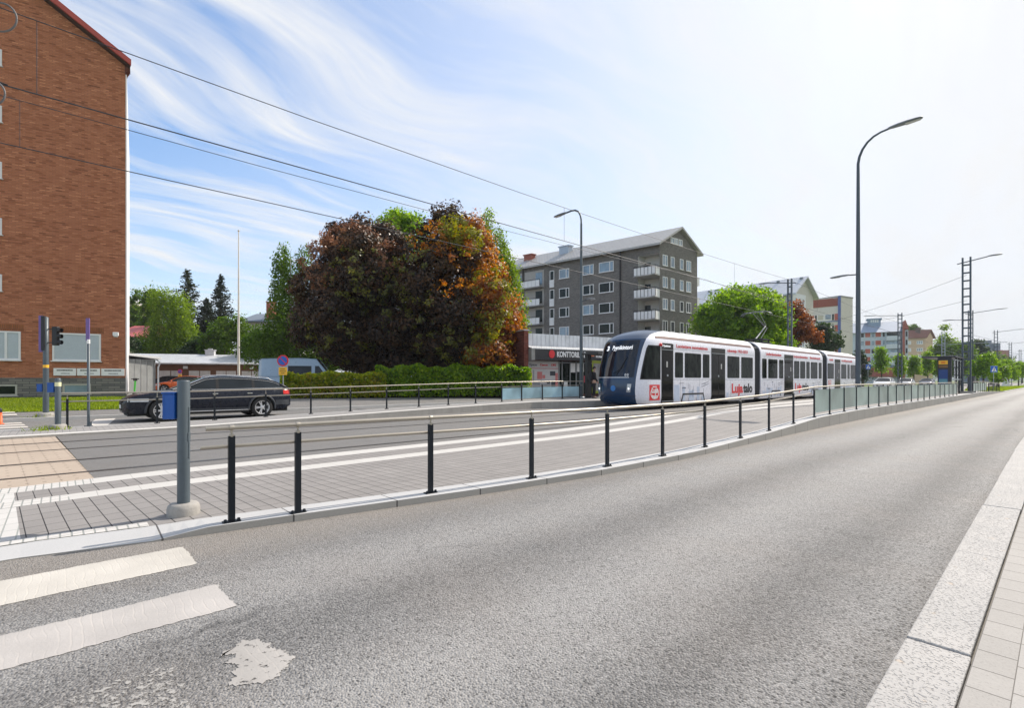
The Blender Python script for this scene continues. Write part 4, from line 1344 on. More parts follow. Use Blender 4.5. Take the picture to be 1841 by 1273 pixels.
def section(parent, y0, y1, front=None, back=None):
    """car body shell between two y positions; front / back may be tables of y by height"""
    b = MB(); rows = []
    for z in ZR:
        w = lerp(PROF, z)
        ya = lerp(Y0T, z) + ND if front else y0
        yb = y1 - lerp(Y0T, z) - ND if back else y1
        n = 8
        r = [(w, ya + (yb - ya) * k / n, z) for k in range(n + 1)]
        if front:
            pb = lerp(PHB, z); r = [nose_pt(pb + (90 - pb) * k / 8, z) for k in range(8)] + r
        rows.append(r)
    k = [i for i, z in enumerate(ZR) if z <= 3.46][-1]
    for sgn in (1, -1):
        rr = [[(sgn * x, y, z) for x, y, z in r] for r in rows]
        b.m = 0; b.grid(rr[:k + 1]); b.m = 1; b.grid(rr[k:])
    b.m = 0
    for r in (0, -1):
        if (r == 0 and front) or (r == -1 and back):
            continue
        pts = [rr[r] for rr in rows]
        b.add(pts + [(-x, y, z) for x, y, z in reversed(pts)], [tuple(range(2 * len(pts)))], False)
    b.box(-1.2, 1.2, (y0 if not front else 1.6), (y1 if not back else y1 - 1.6), .215, .225)
    return b.build('car_body', [TW, TROOF], parent)


s1 = section(tram, 0, S1E, True)
s2 = section(tram, S2A, S2E)
s3 = section(tram, S3A, S3E, None, True)
nz = nose(tram, 'nose', TBLUE, TBLUE_ROOF)
tl = nose(tram, 'tail', TW, TROOF, S3E)


def bellows(y0, y1):
    b = MB(); n = 9; rows = []
    for k in range(n + 1):
        y = y0 + (y1 - y0) * k / n; sh = .05 if k % 2 else .11
        sec = [(lerp(PROF, z) - sh, z if z < 3.5 else z - sh) for z in (.36, .9, 2.0, 3.1, 3.35, 3.55, 3.7, 3.78, 3.83)]
        rows.append([(x, y, z) for x, z in sec] + [(-x, y, z) for x, z in reversed(sec)])
    b.grid(rows, True, False)
    return b.build('bellows', TBEL, tram)


bellows(S1E, S2A); bellows(S2E, S3A)


def rrect(y0, y1, z0, z1, r, x, slant=0.0):
    pts = []
    for cy, cz, a0 in ((y1 - r, z0 + r, -90), (y1 - r, z1 - r, 0), (y0 + r, z1 - r, 90), (y0 + r, z0 + r, 180)):
        for k in range(4):
            a = math.radians(a0 + 30 * k)
            yy, zz = cy + r * math.cos(a), cz + r * math.sin(a)
            pts.append((x, yy + slant * max(0, (zz - z0) / (z1 - z0)) * (1 if yy < (y0 + y1) / 2 else 0), zz))
    return pts


def side_window(p0, p1, z0=1.52, z1=2.70, parent=None, slant=0.0, both=True, side=1):
    y0, y1 = (ty(p0), ty(p1))
    if both:
        side_window(p0, p1, z0, z1, parent, slant, False, -1)
    f = MB()
    for sgn in (side,):
        f.poly_extrude([(sgn * (HW - .01), y, z) for _, y, z in rrect(y0 - .03, y1 + .03, z0 - .03, z1 + .03, .07, 0, slant)], (sgn * .014, 0, 0))
    fr = f.build('window', TSEAL, parent)
    g = MB()
    for sgn in (side,):
        g.poly_extrude([(sgn * (HW), y, z) for _, y, z in rrect(y0, y1, z0, z1, .06, 0, slant)], (sgn * .009, 0, 0))
    g.build('pane', TGLASS, fr)
    return fr


def side_door(p0, p1, leaves_=2, parent=None, head=True):
    y0, y1 = ty(p0), ty(p1)
    f = MB(); f.box(HW - .02, HW + .004, y0 - .05, y1 + .05, .30, 3.10 if head else 2.9)
    d = f.build('door', TSEAL, parent)
    n = leaves_
    for k in range(n):
        a = y0 + (y1 - y0) * k / n + .02; b_ = y0 + (y1 - y0) * (k + 1) / n - .02
        g = MB(); g.box(HW + .0, HW + .010, a, b_, .36, 2.78); g.build('door_leaf', TDOOR, d)
    g = MB(); g.box(HW, HW + .014, y0, y1, 2.80, 2.825); g.box(HW, HW + .016, y0, y1, .36, .385); g.box(HW + .008, HW + .018, (y0 + y1) / 2 - .06, (y0 + y1) / 2 + .06, 1.55, 1.64)
    g.build('trim', GALV, d)
    m = MB()
    yc = y0 + (y1 - y0) * (.45 if leaves_ == 1 else .72)
    m.box(HW + .010, HW + .013, yc - .06, yc + .06, 1.98, 2.26); m.build('notice', plain('pale_print', (.45, .45, .44), .5), d)
    return d




def side_x(y, z):
    f = min(1.0, max(0.0, (y - lerp(Y0T, z)) / ND))
    return lerp(PROF, z) * (1 - (1 - f) ** NN) ** (1 / NN)


def px_y(px, z):
    lo, hi = .2, 5.0
    for _ in range(40):
        m = (lo + hi) / 2; X, Y = TX0 + side_x(m, z), TY0 + m
        p = CX + FPX * (CY_ * X + SY_ * Y) / (-SY_ * X + CY_ * Y)
        lo, hi = (m, hi) if p < px else (lo, m)
    return (lo + hi) / 2


# front section: the cab window follows the curve of the nose
for sgn in (1, -1):
    for nm, mt, m, out in (('cab_window', TSEAL, 0.0, .006), ('pane', TGLASS, .05, .012)):
        b = MB(); rows = []
        for k in range(11):
            z = 1.40 + m + (1.58 - 2 * m) * k / 10
            ya, yb = px_y(1150.5 + 11.5 * min(1, k / 9) ** 1.2, z) + m * 1.3, px_y(1187.5, z) - m
            if k == 10:
                ya += .08
            rows.append([(sgn * (side_x(ya + (yb - ya) * j / 10, z) + out), ya + (yb - ya) * j / 10 - (out if j < 5 else 0), z) for j in range(11)])
        b.grid(rows)
        if nm == 'cab_window':
            cw = b.build(nm, mt, s1)
        else:
            b.build(nm, mt, cw)
side_door(1190, 1209.5, 1, s1)
b = MB(); b.box(HW, HW + .012, ty(1189.5), ty(1209), 2.88, 3.12); dsp = b.build('side_display', TSEAL, s1)
text('lettering', '3 Pyynikintori', .13, LED, dsp, frame((HW + .012, ty(1190.5), 2.95), (0, 1, 0), (0, 0, 1)), .002, .002)
for a, c in ((1214, 1227.5), (1231.5, 1260), (1264, 1275)):
    side_window(a, c, parent=s1)
side_door(1279.5, 1303, 2, s1)
for a, c in ((1308, 1329), (1333, 1353)):
    side_window(a, c, parent=s1)
# middle section
for a, c in ((1370.5, 1378), (1381.5, 1397.5), (1401, 1408)):
    side_window(a, c, parent=s2)
side_door(1410.5, 1425.5, 2, s2)
for a, c in ((1427.8, 1436.8), (1438.8, 1447.5), (1449.8, 1455.5), (1457.8, 1469.5), (1472, 1477)):
    side_window(a, c, parent=s2)
# rear section
side_window(1487.8 + .4, 1499, parent=s3)
side_door(1501, 1510.5, 2, s3)
for a, c in ((1512.5, 1521.5), (1523.6, 1527.5), (1529.3, 1538.5), (1541, 1547)):
    side_window(a, c, parent=s3)

for sec, a, c in ((s1, ty(1181), S1E - .35), (s2, S2A + .3, S2E - .35), (s3, S3A + .3, ty(1546))):
    b = MB(); b.quad((lerp(PROF, 3.32) + .006, a, 3.32), (lerp(PROF, 3.32) + .006, c, 3.32), (lerp(PROF, 3.45) + .006, c, 3.45), (lerp(PROF, 3.45) + .006, a, 3.45))
    y = a
    b.build('vent_strip', TBROWN, sec, fix=False)
    b = MB(); b.box(HW - .003, HW + .003, (a if sec is not s1 else ty(1170)), c + .3, 1.395, 1.407); b.box(HW - .003, HW + .003, a, c + .3, 2.86, 2.87)
    for f in (.2, .38, .55, .72, .9):
        yy = a + (c - a) * f; b.box(HW - .003, HW + .0025, yy, yy + .010, .45, 1.39)
    b.build('panel_seams', TLINE, sec)


def side_text(s, p0, p1, z, h, mat, parent, bold=.004, name='lettering'):
    y0, y1 = ty(p0), ty(p1)
    o = text(name, s, h, mat, parent, None, .002, bold)
    xs = [v.co.x for v in o.data.vertices]
    k = (y1 - y0) / (max(xs) - min(xs)); x0 = min(xs)
    o.data.transform(frame((HW + .006, y0, z), (0, 1, 0), (0, 0, 1)) @ Matrix.Diagonal((k, 1, 1, 1)) @ Matrix.Translation((-x0, 0, 0)))
    return o


side_text('Luotettava suomalainen', 1216, 1272, 2.955, .235, TRED, s1, .006)
side_text('rakentaja 1953-2023', 1307.5, 1344, 2.955, .235, TRED, s1, .006)
side_text('Uudisrakentaminen', 1377, 1404.5, 2.955, .25, TRED, s2, .006)
side_text('korjausrakentaminen', 1427, 1452, 2.955, .24, TRED, s2, .006)
side_text('Betonielementit', 1456, 1474.5, 2.955, .24, TRED, s2, .006)
side_text('uusiin', 1491, 1498, 2.955, .25, TRED, s3, .006)
side_text('vuosikymmeniin', 1512.5, 1532, 2.955, .25, TRED, s3, .006)
side_text('Luja', 1315.5, 1335.5, .66, .72, TRED, s1, .03)
side_text('talo', 1336, 1352.5, .66, .72, INK, s1, .03)
side_text('Luja', 1429.5, 1441.5, .66, .70, TRED, s2, .03)
side_text('talo', 1442, 1454, .66, .70, INK, s2, .03)


def red_logo(p0, p1, z0, z1, parent):
    y0, y1 = ty(p0), ty(p1); yc, zc = (y0 + y1) / 2, (z0 + z1) / 2; w = y1 - y0
    b = MB(); b.box(HW, HW + .006, y0, y1, z0, z1); lg = b.build('red_emblem', TRED, parent)
    r = MB()
    ro, ri = w * .40, w * .345
    for k in range(28):
        a0, a1 = 2 * math.pi * k / 28, 2 * math.pi * (k + 1) / 28
        if 62 < math.degrees((a0 + a1) / 2) < 118:
            continue
        e = (z1 - z0) / w * .95
        r.poly_extrude([(HW + .006, yc + q * math.cos(a), zc - .03 + q * e * math.sin(a)) for q, a in ((ri, a0), (ro, a0), (ro, a1), (ri, a1))], (.004, 0, 0))
    r.box(HW + .006, HW + .010, yc - w * .2, yc + w * .2, z1 - .12, z1 - .07)
    r.build('ring', WHITE, lg)
    for st, zz, hh in (('Luja', zc - .01, .33), ('talo', zc - .26, .24)):
        o = text('lettering', st, hh, WHITE, lg, None, .002, .012)
        xs = [v.co.x for v in o.data.vertices]; k = w * .60 / (max(xs) - min(xs))
        o.data.transform(frame((HW + .010, yc - w * .30, zz), (0, 1, 0), (0, 0, 1)) @ Matrix.Diagonal((k, 1, 1, 1)) @ Matrix.Translation((-min(xs), 0, 0)))


red_logo(1167.5, 1186, .44, 1.16, s1)
red_logo(1489.5, 1494, 1.02, 1.36, s3)
# printed drawing on the lower panels
r_ = random.Random(3)
for sec, a, c in ((s1, 1212, 1277), (s1, 1306, 1314), (s2, 1371, 1409), (s2, 1456, 1477), (s3, 1498, 1540)):
    b = MB(); ya, yc = ty(a), ty(c)
    for k in range(int((yc - ya) * 3.4)):
        y = ya + r_.random() * (yc - ya - .5); z = .62 + r_.random() * .62
        if r_.random() < .55:
            b.box(HW, HW + .004, y, y + r_.uniform(.15, .5), z, z + r_.choice((.014, .02, .055)))
        else:
            b.box(HW, HW + .0045, y, y + .02, z - .2, z + r_.uniform(.02, .14))
    yy = yc - .95
    for k in range(2):
        b.poly_extrude([(HW, yy, 1.02 + .12 * k), (HW, yy + .75, 1.16 + .12 * k), (HW, yy + .75, 1.19 + .12 * k), (HW, yy, 1.05 + .12 * k)], (.004, 0, 0))
    if yc - ya > .8:
        b.build('printed_drawing', TLINE, sec)
    b = MB()
    y = ya
    while y < yc - .4:
        w = r_.uniform(.2, .55); b.box(HW, HW + .003, y, min(yc, y + w), .34, r_.uniform(.5, 1.15)); y += w + r_.uniform(.02, .4)
    b.build('printed_skyline', TPALE, sec)
# bogie cover with its dark outline
for sec, a, c in ((s1, 1224.5, 1267), (s2, 1386, 1404), (s2, 1458, 1472), (s3, 1516, 1531)):
    y0, y1 = ty(a), ty(c)
    b = MB()
    b.poly_extrude([(HW, y0, .30), (HW, y0 + .16, .72), (HW, y1 - .16, .72), (HW, y1, .30), (HW, y1 - .07, .30), (HW, y1 - .21, .64), (HW, y0 + .21, .64), (HW, y0 + .07, .30)], (.012, 0, 0))
    b.build('bogie_cover_gap', TSEAL, sec)
for yb in (3.9, 10.6, 17.0, 22.5, 29.5, 34.0):
    b = MB(); b.box(-1.1, 1.1, yb - 1.1, yb + 1.1, .10, .24)
    bo = b.build('bogie', BLACK, tram)
    for dy in (-.75, .75):
        for sx in (-.80, .80):
            w = MB(); w.lathe([(.10, -.05), (.30, -.05), (.30, .05), (.10, .05)], (sx, yb + dy, .305), 18, 'x'); w.build('wheel', STEEL_RAIL, bo)

# windscreen and nose details
b = MB(); zs = [1.50 + (3.22 - 1.50) * k / 16 for k in range(17)]
b.grid([[nose_pt(p, z, .008) for p in [-66 + 112 * k / 24 for k in range(25)]] for z in zs])
ws = b.build('windscreen', TSCREEN, nz)
def wrap_text(s, size, x, z, mat, parent, width=None, bold=.006, out=.02):
    o = text('lettering', s, size, mat, parent, None, .0, bold)
    xs = [v.co.x for v in o.data.vertices]; k = (width / (max(xs) - min(xs))) if width else 1
    for v in o.data.vertices:
        X = x + (v.co.x - min(xs)) * k; Z = z + v.co.y
        v.co = (X, nose_y(X, Z) - out, Z)
    return o
wrap_text('3', .30, -.60, 2.76, LED, nz, .17, .010)
wrap_text('Pyynikintori', .27, -.22, 2.79, LED, nz, .98, .005)
wrap_text('0', .15, .62, 1.56, WHITE, nz, .08, .004)
wrap_text('5', .15, .72, 1.56, WHITE, nz, .07, .004)
b = MB(); b.grid([[(x, nose_y(x, z) - .014, z) for x in [-1.05 + 1.86 * k / 24 for k in range(25)]] for z in (1.475, 1.515)]); b.build('silver_strip', plain('silver', (.62, .62, .62), .3, .3), nz)
b = MB(); b.grid([[(x, nose_y(x, z) - .006, z) for x in [-1.05 + 2.1 * k / 24 for k in range(25)]] for z in (.66, .675)]); b.build('bumper_gap', TSEAL, nz)
HEAD = plain('headlight_glass', (.42, .44, .47), .12, .3)
for s in (-1, 1):
    b = MB(); b.grid([[(s * (x + .10 * (z - .8)), nose_y(x + .10 * (z - .8), z) - .014, z) for x in (.72, .76, .80, .84, .87)] for z in (.82, .9, 1.0, 1.1, 1.2)]); h = b.build('headlight', HEAD, nz)
    b = MB(); b.lathe([(.05, -.01), (.045, .02)], (s * .81, nose_y(.81, .98) - .02, .98), 12, 'y'); b.build('bulb', LED, h)
b = MB(); cx, cz = .10, 1.00
b.grid([[(cx + r * math.cos(a), nose_y(cx + r * math.cos(a), cz + r * math.sin(a)) - .012, cz + r * math.sin(a)) for a in [2 * math.pi * k / 20 for k in range(20)]] for r in (.001, .05, .10, .135)], True); b.build('round_emblem', plain('emblem_blue', (.03, .19, .50), .4), nz)
b = MB(); b.tube([(.22, nose_y(.22, 1.60) - .03, 1.60), (.42, nose_y(.42, 1.9) - .05, 1.9), (.62, nose_y(.62, 2.42) - .04, 2.42)], .014, 6); b.tube([(.10, nose_y(.1, 1.7) - .03, 1.68), (.55, nose_y(.55, 2.0) - .04, 2.02)], .012, 6); b.build('wiper', BLACK, nz)
b = MB(); b.lathe([(.06, 0), (.075, .03), (.075, .09), (.03, .12)], (HW, ty(1186.3), 3.02), 12, 'x'); b.build('side_camera', TRED, s1)
MB().box(HW - .01, HW + .26, ty(1549), ty(1549) + .18, 2.5, 2.85).build('mirror', BLACK, s3, bevel=.03)
PANTO = plain('pantograph_steel', (.20, .21, .22), .45, .4, .1)
# pantograph
pn = MB(); pn.box(-.65, .65, 15.6, 17.0, 3.84, 3.92)
for x in (-.5, .5):
    for y in (15.75, 16.85):
        pn.lathe([(.05, 3.9), (.07, 3.95), (.05, 4.0), (.07, 4.05), (.04, 4.1)], (x, y, 0), 8)
pn.box(-.6, .6, 15.65, 15.75, 4.08, 4.14); pn.box(-.6, .6, 16.8, 16.9, 4.08, 4.14); pn.box(-.55, -.47, 15.7, 16.9, 4.08, 4.14); pn.box(.47, .55, 15.7, 16.9, 4.08, 4.14)
pan = pn.build('pantograph', BLACK, tram)
b = MB(); b.tube([(0, 16.0, 4.14), (0, 17.65, 5.12)], [.055, .042], 10); b.tube([(.1, 16.5, 4.14), (.08, 17.75, 5.02)], .018, 6); b.build('lower_arm', PANTO, pan)
b = MB(); b.tube([(.06, 17.65, 5.12), (.22, 16.1, 5.90)], .019, 8); b.tube([(-.06, 17.65, 5.12), (-.22, 16.1, 5.90)], .019, 8); b.tube([(.0, 17.8, 5.05), (.0, 16.15, 5.80)], .012, 6); b.build('upper_arm', PANTO, pan)
b = MB()
for y in (15.95, 16.25):
    b.tube([(-.98, y, 5.74), (-.90, y, 5.86), (-.72, y, 5.95), (-.5, y, 5.975), (.5, y, 5.975), (.72, y, 5.95), (.90, y, 5.86), (.98, y, 5.74)], .019, 8)
b.tube([(-.4, 15.95, 5.94), (-.4, 16.25, 5.94)], .02, 6); b.tube([(.4, 15.95, 5.94), (.4, 16.25, 5.94)], .02, 6)
b.build('contact_head', PANTO, pan)
# ------------------------------------------------------------------ cars
TYRE = plain('tyre_rubber', (.018, .018, .018), .8, 0, .2, 10)
ALLOY = plain('alloy_wheel', (.66, .66, .67), .35, .25, .05)
CARGLASS = glass_pane('car_glass', (.018, .024, .030), .04, 0, .25)
CHROME = plain('chrome_trim', (.70, .70, .70), .2, .9, .03)
LIGHT_GLASS = plain('headlight_lens', (.55, .57, .60), .12, .2, .1, 20)
RED_LIGHT = plain('tail_light', (.55, .02, .015), .2, 0, .1, 12)
UNDER = plain('under_body', (.012, .012, .013), .8)
PLATE = plain('plate_white', (.75, .75, .74), .5)


def car(label, loc, rotz, paint, L=4.9, w=.93, wheelbase=(1.48, -1.42), R=.345, top=None, roof=None, belt=None, scale=1.0, group=None, rails=False, cladding=None, panel_sides=False, name='car', cat='car', spokes=5, tumble=.42, windows=None):
    root = thing(name, label, cat, loc, rotz, group)
    root.scale = (scale, scale, scale)
    h = L / 2
    HWT = [(-h, w * .72), (-h + .07, w * .83), (-h + .25, w * .93), (-h + .9, w), (h - 1.0, w), (h - .35, w * .93), (h - .12, w * .80), (h - .02, w * .60), (h, w * .5)]
    top = top or [(-h, .90), (-h + .04, .99), (-h + .3, 1.02), (0, .98), (h - 1.45, .975), (h - .8, .92), (h - .25, .80), (h - .06, .70), (h, .60)]
    hw = lambda y: lerp(HWT, y)

    def zb(y):
        z = lerp([(-h, .40), (-h + .3, .27), (h - .3, .25), (h, .30)], y)
        for a in wheelbase:
            d = abs(y - a)
            if d < R + .065:
                z = max(z, R + math.sqrt((R + .065) ** 2 - d * d))
        return z
    xs = lambda y, z: hw(y) * lerp([(.2, .94), (.42, .99), (.60, 1.0), (.80, .985), (.98, .925), (1.1, .90), (1.3, .90)], z)
    ys = sorted(set([round(-h + L * k / 70, 3) for k in range(71)] + [round(a + s * (R + .065) * f, 3) for a in wheelbase for s in (-1, 1) for f in (1.0, .985, .93, .8, .55)]))
    ys = [y for y in ys if -h <= y <= h]
    rows = []
    for y in ys:
        b0, t0 = zb(y), lerp(top, y)
        zs = [b0 + (t0 - .03 - b0) * k / 6 for k in range(7)] if t0 - .03 > b0 else [b0] * 7
        half = [(xs(y, z), z) for z in zs] + [(xs(y, t0) * .93, t0), (xs(y, t0) * .6, t0 + .018), (0, t0 + .025)]
        rows.append([(x, y, z) for x, z in half] + [(-x, y, z) for x, z in reversed(half[:-1])])
    b = MB(); b.grid(rows)
    for r in (rows[0], rows[-1]):
        b.add(r, [tuple(range(len(r)))], False)
    body = b.build('body', paint, root)
    b = MB(); b.box(-w * .74, w * .74, -h + .12, h - .12, .19, .62)
    b.box(-w * .93, w * .93, wheelbase[1] + R + .08, wheelbase[0] - R - .08, .20, .28); b.build('underbody', UNDER, root)
    # greenhouse
    roof = roof or [(-h + .06, 1.0), (-h + .58, 1.265), (-h + .82, 1.325), (-h + 1.4, 1.385), (-.5, 1.412), (-.1, 1.41), (.28, 1.37), (1.16, .975)]
    y0, y1 = roof[0][0], roof[-1][0]
    yA, yD = roof[-2][0], roof[1][0]
    gs = sorted(set([y0 + (y1 - y0) * k / 40 for k in range(41)] + [yA, yD]))
    zr = lambda y: lerp(roof, y)
    zbelt = lambda y: min(lerp(top, y) - .0, zr(y))
    wb = lambda y: xs(y, .98) * .985
    wr = lambda y: wb(y) - max(0, zr(y) - zbelt(y)) * tumble

    def ring(y):
        a = zr(y)
        return [(wb(y), y, zbelt(y)), (wr(y), y, a - .02), (wr(y) * .86, y, a + .010), (wr(y) * .45, y, a + .028), (0, y, a + .034), (-wr(y) * .45, y, a + .028), (-wr(y) * .86, y, a + .010), (-wr(y), y, a - .02), (-wb(y), y, zbelt(y))]
    rf = MB(); rf.grid([ring(y)[1:8] for y in gs if yD - .001 <= y <= yA + .001]); rf.build('roof', paint, root)
    g = MB(); g.grid([ring(y)[1:8] for y in gs if y >= yA - .001]); g.build('windscreen', CARGLASS, root)
    g = MB(); g.grid([ring(y)[1:8] for y in gs if y <= yD + .001]); g.build('rear_window', CARGLASS if not panel_sides else paint, root)
    g = MB()
    for i in (0, 7):
        g.grid([ring(y)[i:i + 2] for y in gs])
    g.build('side_panel' if panel_sides else 'side_window', paint if panel_sides else CARGLASS, root)
    if windows:
        for (ya, yb, za, zc) in windows:
            g = MB()
            for s in (1, -1):
                f = lambda y, z: s * (wb(y) - (z - zbelt(y)) * tumble + .008)
                g.poly_extrude([(f(ya, za), ya, za), (f(yb, za), yb, za), (f(yb if yb < yA else yA, zc), yb if yb < yA else min(yb, yA + .18), zc), (f(ya, zc), ya, zc)], (s * .006, 0, 0))
            g.build('side_window', CARGLASS, root)
    else:
        p = MB()
        for s in (1, -1):
            for yy in ((-.05, -1.15) if L > 4.5 else (-.15,)):
                a, c = zbelt(yy), zr(yy)
                p.poly_extrude([(s * (wb(yy) + .004), yy + .045, a), (s * (wb(yy) + .004), yy - .045, a), (s * (wr(yy) + .004), yy - .05, c - .03), (s * (wr(yy) + .004), yy + .03, c - .03)], (s * .004, 0, 0))
        p.build('pillar', UNDER, root)
    edge = MB()
    for s in (1, -1):
        pts = [(s * (wr(y) + .002), y, zr(y) - .015) for y in gs if yD - .001 <= y]
        edge.tube(pts, .022, 6)
        edge.tube([(s * wr(y), y, zr(y) - .015) for y in gs if y <= yD + .001], .03, 6)
    edge.build('roof_edge', paint, root)
    if not panel_sides:
        t = MB()
        for s in (1, -1):
            t.tube([(s * (wb(y) + .006), y, zbelt(y) + .01) for y in gs if y > y0 + .2], .011, 5)
            t.tube([(s * (wr(y) + .012), y, zr(y) - .05) for y in gs if yD - .2 <= y <= yA + .5], .010, 5)
        t.build('window_trim', CHROME if rails else UNDER, root)
    if rails:
        for s in (1, -1):
            t = MB()
            t.tube([(s * (wr(y) * .90), y, zr(y) + (.055 if yD + .15 < y < yA - .15 else .012)) for y in gs if yD <= y <= yA], .017, 6)
            t.build('roof_rail', CHROME, root)
    # wheels
    for a in wheelbase:
        for s in (1, -1):
            x = s * (w - .11)
            t = MB(); t.lathe([(R * .70, -.10), (R * .95, -.105), (R, -.08), (R, .08), (R * .95, .105), (R * .70, .10)], (x, a, R), 28, 'x', False); wh = t.build('wheel', TYRE, root)
            r = MB()
            o = s * .085
            r.lathe([(R * .70, -.06 * s), (R * .73, o), (R * .66, o + .008 * s), (R * .63, o - .03 * s), (R * .60, -.02 * s)], (x, a, R), 28, 'x', False)
            r.lathe([(.07, o - .05 * s), (.065, o), (.02, o + .006 * s)], (x, a, R), 12, 'x')
            for k in range(spokes):
                for dk in (-.10, .10):
                    an = 2 * math.pi * k / spokes + dk
                    c, si = math.cos(an), math.sin(an)
                    an2 = 2 * math.pi * k / spokes + dk * 1.5
                    c2, s2_ = math.cos(an2), math.sin(an2)
                    q = [(x + o - .012 * s, a + .05 * c - .018 * si, R + .05 * si + .018 * c), (x + o - .012 * s, a + .05 * c + .018 * si, R + .05 * si - .018 * c), (x + o - .006 * s, a + R * .68 * c2 + .016 * s2_, R + R * .68 * s2_ - .016 * c2), (x + o - .006 * s, a + R * .68 * c2 - .016 * s2_, R + R * .68 * s2_ + .016 * c2)]
                    r.poly_extrude(q, (-.02 * s, 0, 0))
            r.build('rim', ALLOY, wh)
            dk_ = MB(); dk_.lathe([(R * .69, -.01), (.02, -.012)], (x, a, R), 20, 'x'); dk_.build('brake_disc', UNDER, wh)
    # details
    for s in (1, -1):
        p = MB(); p.grid([[(s * (xs(y, z) + .006), y, z) for y in [h - .62 + .52 * k / 6 for k in range(7)]] for z in (.63, .68, .73)]); p.build('headlight', LIGHT_GLASS, root)
        p = MB(); p.grid([[(s * (xs(y, z) + .006), y, z) for y in [-h + .05 + .26 * k / 4 for k in range(5)]] for z in (.80, .87, .94)]); p.build('tail_light', RED_LIGHT, root)
        m = MB(); m.lathe([(.02, -.06), (.075, -.03), (.085, .02), (.05, .06), (.01, .07)], (s * (w + .07), y1 - .38, 1.02), 10, 'y'); m.tube([(s * (w - .06), y1 - .34, .97), (s * (w + .05), y1 - .36, 1.0)], .02, 6); m.build('mirror', paint, root)
        hd = MB()
        for y in ((.05, -1.0) if L > 4.5 else (-.05,)):
            hd.box(s * (xs(y, .84) + .004) - .014, s * (xs(y, .84) + .004) + .014, y - .10, y + .06, .835, .865)
        hd.build('door_handle', CHROME if rails else paint, root)
        sm = MB()
        for y in ((.92, -.12, -1.10) if L > 4.5 else (.8, -.4)):
            pts = [(s * (xs(y, z) + .0005), y + (.12 if z > .7 and y < -1 else 0), z) for z in (.30, .45, .6, .75, .88, .96)]
            sm.tube(pts, .0045, 4)
        sm.build('door_gap', UNDER, root)
    g = MB(); g.box(-w * .42, w * .42, h - .03, h + .012, .36, .68); g.box(-w * .80, -w * .50, h - .22, h - .08, .30, .42); g.box(w * .50, w * .80, h - .22, h - .08, .30, .42); g.build('grille', UNDER, root)
    g = MB(); g.box(-.26, .26, h + .012, h + .022, .42, .53); g.build('number_plate', PLATE, root)
    g = MB(); g.box(-.26, .26, -h - .012, -h + .02, .72, .83); g.build('number_plate', PLATE, root)
    if cladding:
        c = MB()
        for a in wheelbase:
            for s in (1, -1):
                pts = []
                for k in range(15):
                    an = math.radians(-8 + 196 * k / 14)
                    y, z = a + (R + .085) * math.cos(an), R + (R + .085) * math.sin(an)
                    pts.append((s * (xs(y, z) + .004), y, z))
                c.tube(pts, .034, 6)
        for s in (1, -1):
            c.grid([[(s * (xs(y, z) + .006), y, z) for y in yrange(wheelbase[1] + R + .1, wheelbase[0] - R - .1, .2)] for z in (.26, .33, .38)])
            c.grid([[(s * (xs(y, z) + .007), y, z) for y in yrange(-h + .1, wheelbase[1] - R - .1, .1)] for z in (.42, .5, .60)])
        c.build('cladding', cladding, root)
        c = MB()
        for s in (1, -1):
            c.tube([(s * (xs(y, .28) + .012), y, .285) for y in yrange(wheelbase[1] + R + .05, wheelbase[0] - R - .05, .3)], .016, 6)
        c.build('sill_trim', CHROME, root)
    return root


NAVY = plain('dark_navy_car_paint', (.005, .008, .018), .28, 0, .1, 1, spec=.30, coat=.12)
ORANGE = plain('orange_car_paint', (.78, .13, .015), .22, .1, .05, 1, coat=.8)
NEARBLACK = plain('black_car_paint', (.012, .013, .016), .2, .1, .1, 1, coat=.8)
SLATE = plain('slate_car_paint', (.03, .045, .06), .2, .2, .1, 1, coat=.8)
WHITECAR = plain('white_car_paint', (.75, .76, .77), .25, 0, .03, 1, coat=.6)
VANBLUE = plain('light_blue_van_paint', (.24, .34, .46), .3, .1, .06, 1, coat=.5)
car('dark navy estate car with silver roof rails driving on the far lane', (-20.85, 4.08, .003), math.radians(180), NAVY, scale=1.05, rails=True, cladding=plain('grey_cladding', (.05, .055, .065), .55, spec=.3))
HATCH_ROOF = [(-2.02, .98), (-1.65, 1.34), (-1.3, 1.40), (-.2, 1.46), (.25, 1.41), (1.15, .96)]
SEDAN_ROOF = [(-1.95, 1.0), (-1.15, 1.36), (-.9, 1.40), (-.2, 1.44), (.25, 1.39), (1.10, .97)]


def facing(px, depth, z, side=1.0, near=.35):
    q = W(px, depth)
    d = (-RIGHT * side - FWD * near).normalized()
    return (q.x, q.y, z), math.atan2(-d.x, d.y)


loc, rz = facing(335, 42, .33, 1, .25)
car('orange car parked before the garage doors', loc, rz, ORANGE, L=4.5, roof=HATCH_ROOF, wheelbase=(1.35, -1.3), scale=.96)
loc, rz = facing(302, 46.5, .33, 1, .3)
car('black car parked behind the orange one, before the garage', loc, rz, NEARBLACK, L=4.5, roof=HATCH_ROOF, wheelbase=(1.35, -1.3), scale=.98)
loc, rz = facing(412, 44.5, .33, 1, .2)
car('dark slate saloon parked right of the orange car', loc, rz, SLATE, L=4.6, roof=SEDAN_ROOF, wheelbase=(1.35, -1.3), scale=1.02)
